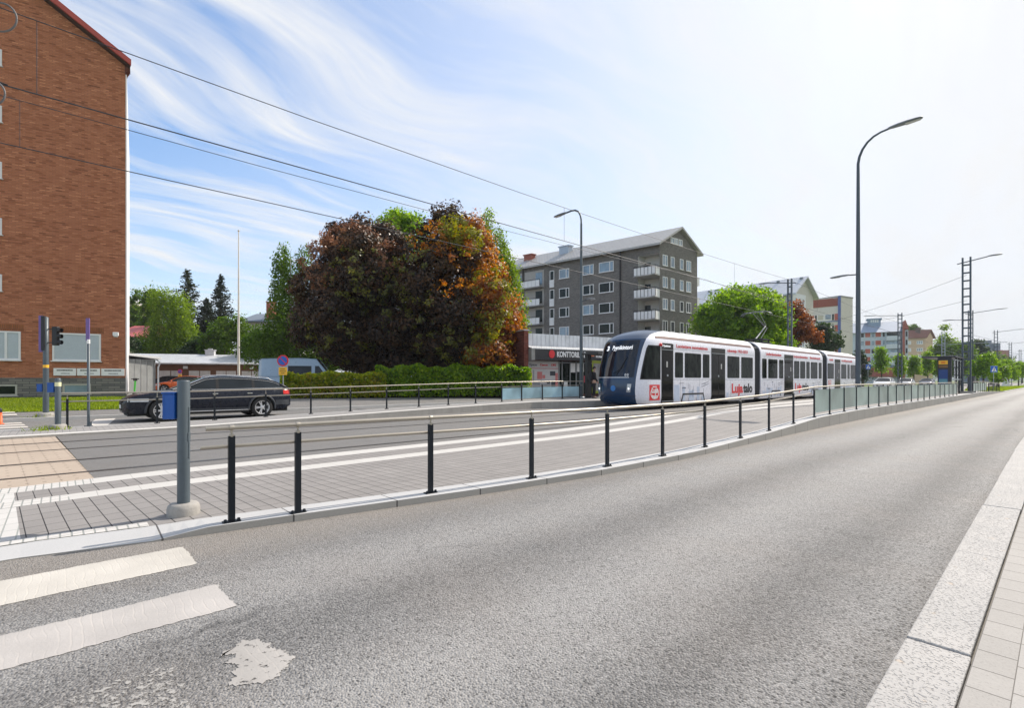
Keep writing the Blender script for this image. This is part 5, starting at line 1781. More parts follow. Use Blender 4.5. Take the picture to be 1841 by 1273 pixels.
# light-blue van, front towards the right
q0, q1 = W(490, 34.6), W(596, 35.4)
d = (q1 - q0).normalized(); qc = (q0 + q1) / 2
car('light-blue van parked behind the low hedge', (qc.x, qc.y, .33), math.atan2(-d.x, d.y), VANBLUE, L=5.3, w=1.0, wheelbase=(1.75, -1.55), R=.36,
    top=[(-2.65, 1.2), (-2.6, 1.30), (1.6, 1.30), (2.05, 1.22), (2.45, 1.08), (2.62, .85), (2.65, .6)],
    roof=[(-2.64, 1.31), (-2.60, 2.42), (-2.4, 2.50), (0, 2.55), (1.05, 2.50), (2.02, 1.24)], panel_sides=True, tumble=.10, name='van', cat='van', windows=[(-.75, .75, 1.42, 2.02), (.98, 1.68, 1.36, 2.02)])
# cars far along the other carriageway
for lbl, px, dp, pt, rf in (('white car far off behind the frosted glass railing, left of the lattice mast', 1590, 66, WHITECAR, HATCH_ROOF),
                            ('silver-grey car half hidden behind the frosted glass railing, beyond the white one', 1629, 78, plain('silver_car_paint', (.42, .43, .45), .25, .4, .05, 1, coat=.6), SEDAN_ROOF),
                            ('dark blue car under the small trees left of the tram shelter', 1667, 88, plain('blue_car_paint', (.03, .05, .12), .25, .2, .05, 1, coat=.6), HATCH_ROOF)):
    q = W(px, dp)
    car(lbl, (q.x, q.y, .25), math.radians(180), pt, L=4.5, roof=rf, wheelbase=(1.35, -1.3), group='cars far along the other carriageway')

# green scooter leaning by the metal shed
q = W(250, 33.5)
sc = thing('kick_scooter', 'green kick scooter parked by the grey metal shed', 'scooter', (q.x, q.y, .33), YAW)
GREEN = plain('scooter_green', (.06, .42, .05), .4)
b = MB(); b.box(-.08, .08, -.35, .45, .12, .18); b.build('deck', BLACK, sc, bevel=.01)
b = MB(); b.tube([(0, -.42, .2), (.02, -.36, 1.02)], .055, 8); b.build('stem', GREEN, sc)
b = MB(); b.tube([(-.24, -.36, 1.12), (.26, -.36, 1.12)], .03, 8); b.box(-.08, .1, -.42, -.28, 1.0, 1.18); b.build('handlebar', BLACK, sc)
for y in (-.45, .5):
    b = MB(); b.lathe([(.06, -.03), (.11, -.03), (.11, .03), (.06, .03)], (0, y, .11), 16, 'x'); b.build('wheel', TYRE, sc)
# ------------------------------------------------------------------ buildings


def window(parent, F, t0, t1, z0, z1, glass, split=(), fr=.055, depth=.05, recess=.02, frame_mat=None, sill=True, name='window'):
    """casement frame standing slightly proud of the wall with its pane inside"""
    fm = frame_mat or FRAME_WHITE
    b = MB()
    if t1 < t0:
        t0, t1 = t1, t0
    b.slab(F, t0, t1, z0, z0 + fr, -.02, depth); b.slab(F, t0, t1, z1 - fr, z1, -.02, depth)
    b.slab(F, t0, t0 + fr, z0 + fr, z1 - fr, -.02, depth); b.slab(F, t1 - fr, t1, z0 + fr, z1 - fr, -.02, depth)
    for s in split:
        c = t0 + (t1 - t0) * s
        b.slab(F, c - fr * .6, c + fr * .6, z0 + fr, z1 - fr, -.02, depth)
    if sill:
        b.slab(F, t0 - .05, t1 + .05, z0 - .05, z0 - .004, -.02, depth + .08)
    w = b.build(name, fm, parent)
    g = MB(); g.slab(F, t0 + fr, t1 - fr, z0 + fr, z1 - fr, -.015, recess); g.build('pane', glass, w)
    return w


def local(root, o):
    """keep an object's place when parenting under a moved, unrotated root"""
    return o


def broot(name, label, F, cat='building', group=None):
    """buildings are modelled in street coordinates, so their root sits at the origin of those"""
    return thing(name, label, cat, (0, 0, 0), 0, group)


def gable_block(root, FL, FG, LL, LG, z0, zE, zA, wall, roof, over=.35, thick=.22, notch=None, zbase=None):
    """block with a long face FL (from the corner along its direction) and a gable face FG"""
    o = FL.o; l = FL.d * LL; g = FG.d * LG
    P = lambda a, b_, z: Vector((o.x + FL.d.x * a + FG.d.x * b_, o.y + FL.d.y * a + FG.d.y * b_, z))
    b = MB()
    for a in (0, LL):
        b.add([P(a, 0, z0), P(a, LG, z0), P(a, LG, zE), P(a, LG / 2, zA), P(a, 0, zE)], [(0, 1, 2, 3, 4)])
    b.quad(P(0, 0, z0), P(LL, 0, z0), P(LL, 0, zE), P(0, 0, zE))
    b.quad(P(0, LG, z0), P(LL, LG, z0), P(LL, LG, zE), P(0, LG, zE))
    w = b.build('wall', wall, root, fix=True)
    sl = (zA - zE) / (LG / 2)
    r = MB()
    a0, a1 = -over, LL + over
    for s in (0, 1):
        b0, b1 = (-over, LG / 2) if s == 0 else (LG + over, LG / 2)
        zl, zh = zE - over * sl + .02, zA + .02
        r.add([P(a0, b0, zl), P(a1, b0, zl), P(a1, b1, zh), P(a0, b1, zh), P(a0, b0, zl + thick), P(a1, b0, zl + thick), P(a1, b1, zh + thick), P(a0, b1, zh + thick)],
              [(0, 1, 2, 3), (4, 5, 6, 7), (0, 1, 5, 4), (3, 2, 6, 7), (0, 3, 7, 4), (1, 2, 6, 5)])
    rf = r.build('roof', roof, root)
    return w, rf, P


# --- brick gable building on the left
BRICK = brickwork('red_brick', ((.14, .050, .028), (.34, .120, .056), (.46, .178, .092), (.40, .148, .074), (.62, .27, .14)), (.29, .13, .078))
BRICK_DARK = brickwork('dark_brick', ((.07, .02, .015), (.15, .045, .03), (.20, .065, .04)), (.12, .07, .055))
STONE_BASE = brickwork('grey_stone_base', ((.10, .10, .10), (.17, .165, .155), (.24, .225, .20)), (.08, .08, .078), .55, .13, .012)
RED_ROOF = plain('red_roof_sheet', (.42, .07, .05), .5, .1, .1, 2)
d = Vector((.254, .967)).normalized()
FB = Face((-36.5, -.13), d)
R0 = thing('brick_building', 'tall red brick building with a red roof edge at the left', 'building', (-36.5, -.13, 0), math.atan2(d.y, d.x))
FBL = Face((0, 0), (1, 0)); FBL.n = Vector((0, -1))          # local frame of the gable: x along, -y towards the street
SKX, SKY = -2.30, 13.8
TE = 3.02; TW0 = -12.0; ZE = 19.35; ZA = 24.7; ZG = .30; mid = (TE + TW0) / 2
b = MB()
b.poly_extrude([(TW0, 0, 1.50), (TE, 0, 1.50), (TE, 0, ZE), (mid, 0, ZA), (TW0, 0, ZE)], (SKX, SKY, 0)); b.build('wall', BRICK, R0)
b = MB(); b.poly_extrude([(TW0, -.05, ZG - .3), (TE + .01, -.05, ZG - .3), (TE + .01, -.05, 1.497), (TW0, -.05, 1.497)], (SKX, SKY, 0)); b.build('stone_base', STONE_BASE, R0)
b = MB()
sl = (ZA - ZE) / (TE - mid)
for s in (1, -1):
    e = TE + .34 if s == 1 else TW0 - .34
    zl = ZE - .34 * sl
    b.poly_extrude([(e, -.42, zl), (mid, -.42, ZA), (mid, -.42, ZA + .32), (e, -.42, zl + .32)], (SKX - 3.2, SKY + .9, 0))
rf = b.build('roof', RED_ROOF, R0)
b = MB()
for s in (1, -1):
    e = TE + .30 if s == 1 else TW0 - .30
    zl = ZE - .30 * sl
    b.poly_extrude([(e, -.33, zl - .07), (mid, -.33, ZA - .07), (mid, -.33, ZA - .005), (e, -.33, zl - .005)], (SKX - 3.2, SKY + .6, 0))
b.build('eaves_board', plain('dark_eaves', (.06, .035, .03), .7), rf)
b = MB()
for k in range(5):
    b.poly_extrude([(TE - .02, -.06, ZE - .62 + .09 * k), (TE + .05 + .045 * k, -.06, ZE - .62 + .09 * k), (TE + .05 + .045 * k, -.06, ZE - .535 + .09 * k), (TE - .02, -.06, ZE - .535 + .09 * k)], (SKX * .05, .7, 0))
b.build('brick_cornice', BRICK_DARK, R0)
b = MB(); b.poly_extrude([(TE + .004, .02, .6), (TE + .06, .02, .6), (TE + .06, .02, ZE - .62), (TE + .004, .02, ZE - .62)], (SKX, SKY, 0)); b.build('white_side_wall', plain('white_corner_render', (.78, .77, .78), .6, 0, .05), R0)


def bwin(t0, t1, z0, z1, glass, split=(), basement=False):
    window(R0, FBL, t0, t1, z0, z1, glass, split, .085, .05 if not basement else .075, .02 if not basement else .055, None if not basement else plain('grey_frame', (.42, .41, .36), .6))
    if not basement:
        b = MB(); b.box(min(t0, t1) - .12, max(t0, t1) + .12, -.012, .02, z1 + .03, z1 + .36)
        b.build('lintel', LINTEL, R0)


LINTEL = brickwork('orange_brick_lintel', ((.20, .07, .03), (.33, .12, .05), (.28, .10, .045)), (.16, .08, .05), .085, .27, .010)
bwin(-.13, 1.93, 2.42, 3.93, WIN_BLIND, (.72,))
bwin(-3.45, -1.40, 2.42, 3.93, WIN_BLIND, (.72,))
bwin(-6.7, -4.7, 2.42, 3.93, WIN_BLIND, (.72,))
for k in range(5):
    z = 6.0 + 2.92 * k
    window(R0, FBL, -4.0, -2.13, z, z + .86, WIN_BLUE, (.5,), .07)
    window(R0, FBL, -8.5, -6.6, z, z + .86, WIN_BLUE, (.5,), .07)
bwin(.30, 1.50, .60, 1.17, WIN_BLUE, (), True)
bwin(-3.2, -1.52, .56, 1.14, WIN_DARK, (), True)
for a, c in ((-.08, .86), (.90, 1.90), (1.95, 2.98)):
    b = MB(); b.box(a, c, -.055, .0, 1.62, 2.02); pl = b.build('name_board', WHITE, R0)
    for k in (0, 1):
        b = MB(); rr = random.Random(int(a * 50 + k)); x = a + .14; ln = (c - a - .28) * (1 if k == 0 else .55); x += 0 if k == 0 else (c - a) * .18
        e = x + ln
        while x < e:
            w_ = rr.uniform(.02, .05); b.box(x, min(e, x + w_), -.058, -.055, 1.87 - .16 * k, 1.87 - .16 * k + (.075 if k == 0 else .05)); x += w_ + .014
        b.build('lettering', INK if k == 0 else TLINE, pl)
b = MB(); b.box(2.47, 2.73, -.16, 0, 3.86, 4.06); b.lathe([(.09, 3.80), (.11, 3.86)], (2.6, -.08, 0), 12); b.build('wall_lamp', WHITE, R0, bevel=.02)

# --- grey metal shed and the long garage
q0, q1 = W(229, 36), W(279.5, 37.9)
d = (q1 - q0).normalized(); F = Face(q0, d)
R = broot('metal_shed', 'small grey corrugated metal shed beside the brick building', F, 'shed')
SHED = ribbed('grey_corrugated_sheet', (.36, .37, .37), .18, 3, .5, .4, .05)
Lr = (q1 - q0).length
b = MB(); b.slab(F, -.6, Lr, .25, 2.92, -4, 0); b.build('wall', SHED, R)
b = MB(); b.add([F.p(-.8, 3.22, .3), F.p(Lr + .25, 2.95, .3), F.p(Lr + .25, 2.95, -4.2), F.p(-.8, 3.22, -4.2), F.p(-.8, 3.38, .3), F.p(Lr + .25, 3.11, .3), F.p(Lr + .25, 3.11, -4.2), F.p(-.8, 3.38, -4.2)], [(0, 1, 2, 3), (4, 5, 6, 7), (0, 1, 5, 4), (1, 2, 6, 5), (2, 3, 7, 6), (3, 0, 4, 7)]); b.build('roof', plain('pale_shed_roof', (.62, .63, .64), .5), R)
b = MB(); e = F.p(Lr + .06, 0, .10); b.tube([F.p(Lr - .1, 2.95, .2), F.p(Lr + .22, 2.72, .2), F.p(Lr + .12, 2.35, .12), F.p(Lr + .12, .3, .12)], .055, 8); b.build('downpipe', plain('grey_pipe', (.45, .48, .52), .4, .3), R)

q0, q1 = W(228, 48.5), W(470, 52)
d = (q1 - q0).normalized(); F = Face(q0, d)
Lr = (q1 - q0).length
R = broot('garage_building', 'long low garage with a pale seamed roof and white doors', F, 'garage')
b = MB(); b.slab(F, -2, Lr, .2, 2.95, -6.5, 0); b.build('wall', plain('brown_garage_wall', (.16, .075, .04), .8, 0, .2, 3), R)
SEAM = ribbed('pale_seamed_roof', (.62, .64, .66), .55, 0, .4, .25, .03)
b = MB()
for (o0, z0_, o1, z1_) in ((.55, 2.98, -3.3, 4.02), (-7.1, 2.98, -3.3, 4.02)):
    c = [(-2.4, o0, z0_), (Lr + .5, o0, z0_), (Lr - 1.6 if o0 > 0 else Lr + .5, o1, z1_), (-2.4, o1, z1_)]
    c = [F.p(t, z, o) for t, o, z in c]
    b.add(c + [v + Vector((0, 0, .1)) for v in c], [(0, 1, 2, 3), (4, 5, 6, 7), (0, 1, 5, 4), (1, 2, 6, 5), (2, 3, 7, 6), (3, 0, 4, 7)])
rf = b.build('roof', SEAM, R)
b = MB(); t = F.t(362); b.slab(F, t - .42, t + .42, 3.6, 4.55, -3.6, -2.9); b.slab(F, t - .5, t + .5, 4.55, 4.62, -3.7, -2.8); b.slab(F, t - .2, t + .2, 4.62, 4.75, -3.4, -3.1); b.build('chimney', plain('chimney_sheet', (.55, .56, .58), .5), rf)
GARDOOR = plain('grubby_white_door', (.60, .58, .56), .6, 0, .12, 2, grime=.35)
for p0, p1 in ((286, 328), (339, 379), (388, 425), (434, 470)):
    t0, t1 = F.t(p0), F.t(p1)
    for k in range(2):
        b = MB(); a = t0 + (t1 - t0) * (.02 + .5 * k); c = t0 + (t1 - t0) * (.48 + .5 * k); b.slab(F, a, c, .3, 2.32, 0, .05); b.build('garage_door', GARDOOR, R)
for p in (334, 453):
    t = F.t(p); b = MB(); b.slab(F, t - .18, t + .18, 2.52, 2.78, 0, .2); b.build('wall_lamp', WHITE, R)

# --- houses behind
def simple_block(name, label, p0, p1, depth, y_eave, y_ridge, wall, roof, deep=9, zg=.3, cat='house', slope_px=None):
    q0, q1 = W(p0, depth), W(p1, depth)
    d = (q1 - q0).normalized(); F = Face(q0, d); L_ = (q1 - q0).length
    R = broot(name, label, F, cat)
    ze, zr_ = hz(y_eave, depth), hz(y_ridge, depth + deep / 2)
    b = MB(); b.slab(F, 0, L_, zg - .3, ze, -deep, 0)
    b.build('wall', wall, R)
    b = MB()
    for o0, o1 in ((.5, -deep / 2), (-deep - .5, -deep / 2)):
        c = [F.p(-.5, ze - .05, o0), F.p(L_ + .5, ze - .05, o0), F.p(L_ + .5, zr_, o1), F.p(-.5, zr_, o1)]
        b.add(c + [v + Vector((0, 0, .15)) for v in c], [(0, 1, 2, 3), (4, 5, 6, 7), (0, 1, 5, 4), (1, 2, 6, 5), (2, 3, 7, 6), (3, 0, 4, 7)])
    for t in (.02, L_ - .02):
        b.add([F.p(t, ze - .02, -.1), F.p(t, zr_, -deep / 2), F.p(t, ze - .02, -deep + .1)], [(0, 1, 2)])
    rf = b.build('roof', roof, R)
    return R, F, L_, ze, rf


CREAM = plain('cream_render', (.62, .52, .36), .85, 0, .06, 1)
PALE = plain('pale_render', (.60, .59, .56), .85, 0, .06, 1)
R, F, L_, ze, rf = simple_block('white_house', 'white house with a red seamed roof half hidden by the birch', 200, 292, 62, 607, 588, PALE, ribbed('red_seamed_roof', (.52, .11, .09), .6, 0, .5, .2, .03))
for p in (236, 250, 266):
    t = F.t(p); window(R, F, t - .4, t + .4, 3.2, 4.8, WIN_DARK, (.5,), .06)
R, F, L_, ze, rf = simple_block('yellow_building', 'tall pale yellow building just right of the brick wall', 170, 237, 105, 546, 540, CREAM, PALE, cat='building')
for k in range(4):
    for p in (190, 210, 228):
        t = F.t(p); window(R, F, t - .6, t + .6, 3.5 + 3 * k, 5 + 3 * k, WIN_DARK, (.5,), .08)
R, F, L_, ze, rf = simple_block('white_building', 'white building with a grey roof and brick chimney behind the birch', 436, 540, 74, 579, 566, PALE, plain('slate_roof', (.17, .20, .24), .6), 10, cat='building')
for k, z in enumerate((2.4, 5.3)):
    for p in (446, 462, 500, 520):
        t = F.t(p); window(R, F, t - .5, t + .5, z, z + 1.4, WIN_DARK, (.5,), .07)
b = MB(); t0, t1 = F.t(443), F.t(470); b.slab(F, t0, t1, 5.0, 6.6, .005, .03); b.build('red_panel', plain('rust_panel', (.42, .11, .06), .7), R)
b = MB(); t0, t1 = F.t(477.5), F.t(490); b.slab(F, t0, t1, ze - .5, hz(543, 74), -1.4, -.2); b.slab(F, t0 - .06, t1 + .06, hz(543, 74), hz(543, 74) + .12, -1.46, -.14); b.build('chimney', plain('red_chimney_brick', (.40, .12, .075), .8, 0, .12, 2), rf)

# --- shop with the metal fascia
P0 = W(943.5, 35); d = Vector((.242, .970)).normalized(); F = Face(P0, d)
R = broot('shop_building', 'single-storey shop with a seamed metal fascia and black sign band', F, 'shop')
b = MB(); b.slab(F, -.02, 16, .1, 4.55, -16, -.30); b.build('wall', BRICK_DARK, R)
b = MB(); b.slab(F, -.36, -.02, .1, 4.78, -16, .55); b.build('side_wall', brickwork('wing_wall_brick', ((.10, .022, .016), (.20, .05, .035), (.27, .085, .055)), (.14, .08, .065)), R)
b = MB(); b.slab(F, -.40, .02, 4.783, 4.87, -16.02, .59); b.build('coping', plain('pale_coping', (.5, .5, .5), .6), R)
FASCIA = ribbed('seamed_metal_fascia', (.62, .64, .67), .42, 3, .35, .35, .04, .16)
b = MB(); b.slab(F, -.015, 16, 3.80, 4.66, -.30, .06); b.build('fascia', FASCIA, R)
b = MB()
c = [F.p(-.01, 3.80, .062), F.p(16, 3.80, .062), F.p(16, 3.58, .98), F.p(-.01, 3.58, .98)]
b.add(c + [v - Vector((0, 0, .06)) for v in c], [(0, 1, 2, 3), (4, 5, 6, 7), (0, 1, 5, 4), (1, 2, 6, 5), (2, 3, 7, 6), (3, 0, 4, 7)])
b.build('awning', ribbed('pale_awning_sheet', (.66, .67, .67), .25, 3, .4, .3, .03), R)
b = MB(); b.slab(F, .0, .28, 2.75, 3.56, .05, .93); b.build('sign_return', ribbed('grey_sign_return', (.34, .33, .31), .12, 3, .5, .2, .03), R)
b = MB(); b.slab(F, .29, 16, 2.78, 3.54, .70, .92); sg = b.build('sign_band', plain('black_gloss_band', (.018, .018, .02), .22, 0, .2, 1), R)
FS = 0.925
FSIGN = Face(P0 + F.n * FS, d)
t = FSIGN.t(992)
b = MB(); b.poly_extrude([F.p(t + .24 * math.cos(a), 3.20 + .29 * math.sin(a), FS) for a in [2 * math.pi * k / 28 for k in range(28)]], F.n.to_3d() * .03); b.build('red_disc', TRED, sg)


def shop_text(s, p0, p1, z, h, mat, parent, out=FS, bold=.01, name='lettering'):
    o = text(name, s, h, mat, parent, None, .006, bold)
    xs = [v.co.x for v in o.data.vertices]; t0, t1 = (FSIGN if out == FS else F).t(p0), (FSIGN if out == FS else F).t(p1); k = (t1 - t0) / (max(xs) - min(xs))
    o.data.transform(frame(F.p(t0, z, out), (F.d.x, F.d.y, 0), (0, 0, 1)) @ Matrix.Diagonal((k, 1, 1, 1)) @ Matrix.Translation((-min(xs), 0, 0)))
    return o


shop_text('KONTTORILA E', 1001.5, 1053, 3.02, .54, WHITE, sg, FS, .018)
b = MB(); b.slab(F, FSIGN.t(1058), FSIGN.t(1068), 3.12, 3.34, FS, FS + .02); b.build('orange_mark', plain('orange_sign', (.85, .22, .08), .5), sg)
shop_text('mu', 1071.5, 1082, 3.05, .46, WHITE, sg, FS, .018)
# shop front below the sign
t0, t1 = F.t(952), F.t(1007)
b = MB(); b.slab(F, t0, t1, .45, 2.75, -.30, -.24); pw = b.build('poster_window', plain('poster_white', (.62, .60, .60), .3, 0, .04, 1, spec=.6), R)
OUT = -.236
for s, a, c in (('Epson', 955, 968.5), ('Canon', 974, 988), ('OKI', 994, 1002.5)):
    shop_text(s, a, c, 2.40, .22, TRED if s != 'Epson' else TLINE, pw, OUT, .008)
PINK = plain('pink_print', (.62, .20, .19), .4); PGREY = plain('grey_print', (.30, .31, .34), .4); PDK = plain('dark_print', (.05, .055, .07), .4); PRED = plain('red_print', (.50, .06, .08), .4)
W_ = t1 - t0
for mat, rects in ((PINK, ((.02, .14, .75, 1.95), (.30, .46, 1.45, 1.98), (.47, .56, 1.5, 1.75), (.90, .985, .75, 1.9))), (PGREY, ((.16, .40, .8, 1.2), (.17, .20, 1.2, 2.1), (.42, .74, .85, 1.12), (.40, .70, 1.28, 1.36))),
                   (PDK, ((.72, .90, 1.70, 2.02), (.76, .90, .8, 1.32), (.50, .66, 1.22, 1.28), (.62, .72, 1.12, 1.26))), (PRED, ((.0, 1.0, 2.20, 2.24), (.03, .10, 1.98, 2.10), (.91, .97, .5, .72)))):
    b = MB()
    for k, (a, c, z0_, z1_) in enumerate(rects):
        b.slab(F, t0 + W_ * a, t0 + W_ * c, z0_, z1_, -.25, -.236 + .001 * k)
    b.build('poster_print', mat, pw)
b = MB(); b.slab(F, F.t(945), F.t(951), .4, 2.75, -.30, .02); b.build('column', plain('grey_column', (.30, .31, .32), .6), R)
b = MB(); b.slab(F, F.t(946), F.t(950.5), 2.05, 2.68, .02, .04); b.build('small_sign', plain('pale_blue_sign', (.50, .58, .66), .5), R)
b = MB(); b.slab(F, F.t(1008), 16, .35, 2.76, -.30, -.26); b.build('shop_window', WIN_DARK, R)
b = MB()
for p in (1008, 1013.5, 1028, 1039, 1051):
    b.slab(F, F.t(p) - .04, F.t(p) + .04, .35, 2.76, -.26, -.20)
b.slab(F, F.t(1008), 16, 2.62, 2.70, -.262, -.215)
dr = b.build('window_frame', plain('grey_aluminium', (.28, .29, .30), .4, .5), R)
for p0, p1, za, zc in ((1029, 1037.5, 1.95, 2.62), (1040.5, 1053, 2.0, 2.70), (1017, 1023.5, .85, 1.25)):
    MB().slab(F, F.t(p0), F.t(p1), za, zc, -.25, -.22).build('notice', WHITE, R)
b = MB(); b.slab(F, F.t(1053), F.t(1058), 1.2, 1.7, -.25, -.22); b.build('red_sticker', PRED, R)

# --- grey apartment block
GREYBRICK = brickwork('grey_brick', ((.135, .127, .118), (.195, .183, .168), (.245, .228, .208)), (.14, .133, .124), .30, .10, .012)
GREY_ROOF = ribbed('grey_seamed_roof', (.40, .39, .37), .6, 3, .5, .2, .02, .1)
C = W(1186, 65)
FG = Face(C, vpdir(2080)); dl = -vpdir(-180) if False else vpdir(-180)
FL = Face(C, dl)
R = broot('apartment_block', 'dark grey brick apartment block with white balconies, behind the shop', FL)
LG = FG.t(1253.5); LL = FL.t(900)
ZE_ = hz(437, 65); ZA_ = hz(413, -SY_ * (C + FG.d * LG / 2).x + CY_ * (C + FG.d * LG / 2).y)
zg = .3
# the corner loggia is cut out of the long face: wall starts beyond it
TN = FL.t(1147)
o = FL.o
P = lambda a, b_, z: Vector((o.x + FL.d.x * a + FG.d.x * b_, o.y + FL.d.y * a + FG.d.y * b_, z))
b = MB()
ND_ = 1.5
RZ = [zg + (ZE_ - zg) * 0]
zl0 = hz(600, 66)
b.quad(P(TN, 0, zg), P(LL, 0, zg), P(LL, 0, ZE_), P(TN, 0, ZE_))
b.quad(P(0, 0, ZE_ - 1.25), P(TN, 0, ZE_ - 1.25), P(TN, 0, ZE_), P(0, 0, ZE_))
b.add([P(0, 0, zg), P(0, LG, zg), P(0, LG, ZE_), P(0, LG / 2, ZA_), P(0, 0, ZE_)], [(0, 1, 2, 3, 4)])
b.quad(P(LL, 0, zg), P(LL, LG, zg), P(LL, LG, ZE_), P(LL, 0, ZE_))
b.quad(P(0, LG, zg), P(LL, LG, zg), P(LL, LG, ZE_), P(0, LG, ZE_))
b.build('wall', GREYBRICK, R)
b = MB()
b.quad(P(.02, ND_, zg), P(TN, ND_, zg), P(TN, ND_, ZE_ - 1.2), P(.02, ND_, ZE_ - 1.2))
b.quad(P(TN, 0, zg), P(TN, ND_, zg), P(TN, ND_, ZE_ - 1.2), P(TN, 0, ZE_ - 1.2))
b.quad(P(.03, 0.01, zg), P(.03, ND_, zg), P(.03, ND_, ZE_ - 1.2), P(.03, 0.01, ZE_ - 1.2))
b.quad(P(.03, 0.01, ZE_ - 1.2), P(TN, 0.01, ZE_ - 1.2), P(TN, ND_, ZE_ - 1.2), P(.03, ND_, ZE_ - 1.2))
b.build('loggia_wall', plain('white_loggia_render', (.60, .585, .555), .8, 0, .06, 1), R)
sl = (ZA_ - ZE_) / (LG / 2)
r = MB()
for s in (0, 1):
    b0, b1 = (-.7, LG / 2) if s == 0 else (LG + .7, LG / 2)
    c = [P(-.5, b0, ZE_ - .7 * sl + .35), P(LL + .5, b0, ZE_ - .7 * sl + .35), P(LL + .5, b1, ZA_ + .35), P(-.5, b1, ZA_ + .35)]
    r.add(c + [v + Vector((0, 0, -.28)) for v in c], [(0, 1, 2, 3), (4, 5, 6, 7), (0, 1, 5, 4), (1, 2, 6, 5), (2, 3, 7, 6), (3, 0, 4, 7)])
rf = r.build('roof', GREY_ROOF, R)
for p, hgt, wd, mt in ((994, 1.2, .85, plain('vent_sheet', (.42, .48, .56), .5, .2)), (929, 1.0, .75, plain('chimney_red_brick', (.30, .09, .06), .8))):
    t = FL.t(p); b = MB()
    c0 = P(t, LG * .30, 0)
    z = ZE_ + sl * LG * .3
    b.prism([P(t - wd, LG * .26, 0), P(t + wd, LG * .26, 0), P(t + wd, LG * .36, 0), P(t - wd, LG * .36, 0)], z - .5, z + hgt)
    b.prism([P(t - wd - .15, LG * .25, 0), P(t + wd + .15, LG * .25, 0), P(t + wd + .15, LG * .37, 0), P(t - wd - .15, LG * .37, 0)], z + hgt + .02, z + hgt + .2)
    b.build('chimney', mt, rf)
# long-face windows: four rows
rows_y = {1090: (471.5, 487.5), }
ZROW = [hz(py, -SY_ * FL.p(FL.t(1090), 0).x + CY_ * FL.p(FL.t(1090), 0).y) for py in (489, 525.5, 562, 598.5)]
ZROW = [ZROW[0] - 2.87 * k for k in range(6)]
gl = [WIN_BLUE, WIN_DARK, WIN_DARK, WIN_DARK, WIN_DARK, WIN_DARK]
cols = [(1005.5, 1023.5, (.30,)), (1048, 1067.5, (.34,)), (1077, 1103.5, (.26,))]
for k, z in enumerate(ZROW):
    for j, (a, c, s) in enumerate(cols):
        g = WIN_BLUE if k == 0 or (k == 2 and j == 1) or (k == 3 and j == 0) else WIN_DARK
        window(R, FL, FL.t(a), FL.t(c), z, z + 1.42, g, s, .10, .06)
    # narrow stair door with a white balcony front
    t0, t1 = FL.t(988.5), FL.t(996.5)
    window(R, FL, t0, t1, z - .35, z + 1.45, WIN_DARK, (), .10, .05)
    b = MB(); b.slab(FL, min(t0, t1), max(t0, t1), z - 1.1, z + .05, .02, .12); b.build('balcony_front', WHITE, R)
    # recessed balconies near the left end
    for a, c in ((943.5, 978), (917, 940)):
        t0, t1 = sorted((FL.t(a), FL.t(c)))
        if k == 0:
            pass
        b = MB(); b.slab(FL, t0, t1, z - .75, z + 1.85, .0, .03); w_ = b.build('balcony_recess', plain('balcony_shade', (.40, .385, .36), .8), R)
        b = MB(); b.slab(FL, t0 + (t1 - t0) * .08, t0 + (t1 - t0) * .42, z - .4, z + 1.5, .03, .06); b.build('pane', WIN_BLUE if k == 0 else WIN_DARK, w_)
        b = MB(); b.slab(FL, t0 - .05, t1 + .05, z - .95, z - .80, .03, 1.15); b.build('balcony_slab', plain('slab_grey', (.32, .32, .31), .8), R)
        b = MB(); n = 5
        for i in range(n):
            b.slab(FL, t0 + (t1 - t0) * i / n + .03, t0 + (t1 - t0) * (i + 1) / n - .03, z - .82, z + .12, 1.10, 1.14)
        f_ = b.build('balcony_front', WHITE, R)
        b = MB(); b.slab(FL, t0, t1, z + .26, z + .31, 1.09, 1.15); b.slab(FL, t0, t0 + .05, z - .8, z + .28, 1.09, 1.145); b.slab(FL, t1 - .05, t1, z - .8, z + .28, 1.09, 1.145); b.build('rail', INK, f_)
for p in (1115.8, 940.8):
    t = FL.t(p); MB().tube([FL.p(t, zg, .12), FL.p(t, ZE_ - .2, .12)], .10, 6).build('downpipe', INK, R)
# corner balconies
for k in range(6):
    z = ZROW[0] - 2.87 * k - 1.55
    t1 = TN
    b = MB(); b.slab(FL, 0.0, t1, z, z + .16, -1.45, 1.35); sb = b.build('balcony_slab', plain('slab_pale', (.50, .49, .46), .8), R)
    b = MB(); n = 6
    for i in range(n):
        b.slab(FL, t1 * i / n + .03, t1 * (i + 1) / n - .03, z + .02, z + 1.08, 1.30, 1.35)
    for i in range(3):
        for t in (0, t1 - .05):
            b.slab(FL, t, t + .05, z + .02, z + 1.08, 1.27 - .42 * (i + 1), 1.27 - .42 * i - .03)
    fb = b.build('balcony_front', WHITE, R)
    b = MB(); b.slab(FL, 0, t1, z + 1.22, z + 1.28, 1.29, 1.36)
    b.slab(FL, 0, .06, z + 1.22, z + 1.28, 0, 1.29); b.slab(FL, t1 - .06, t1, z + 1.22, z + 1.28, 0, 1.29)
    for i in range(n + 1):
        tt = min(t1 - .05, t1 * i / n); b.slab(FL, tt, tt + .05, z + .1, z + 1.22, 1.30, 1.352)
    b.build('rail', INK, fb)
    b = MB(); b.slab(FL, t1 * .62, t1 * .90, z + .2, z + 2.25, -ND_ + .02, -ND_ + .06); b.build('balcony_door', WIN_DARK, R)
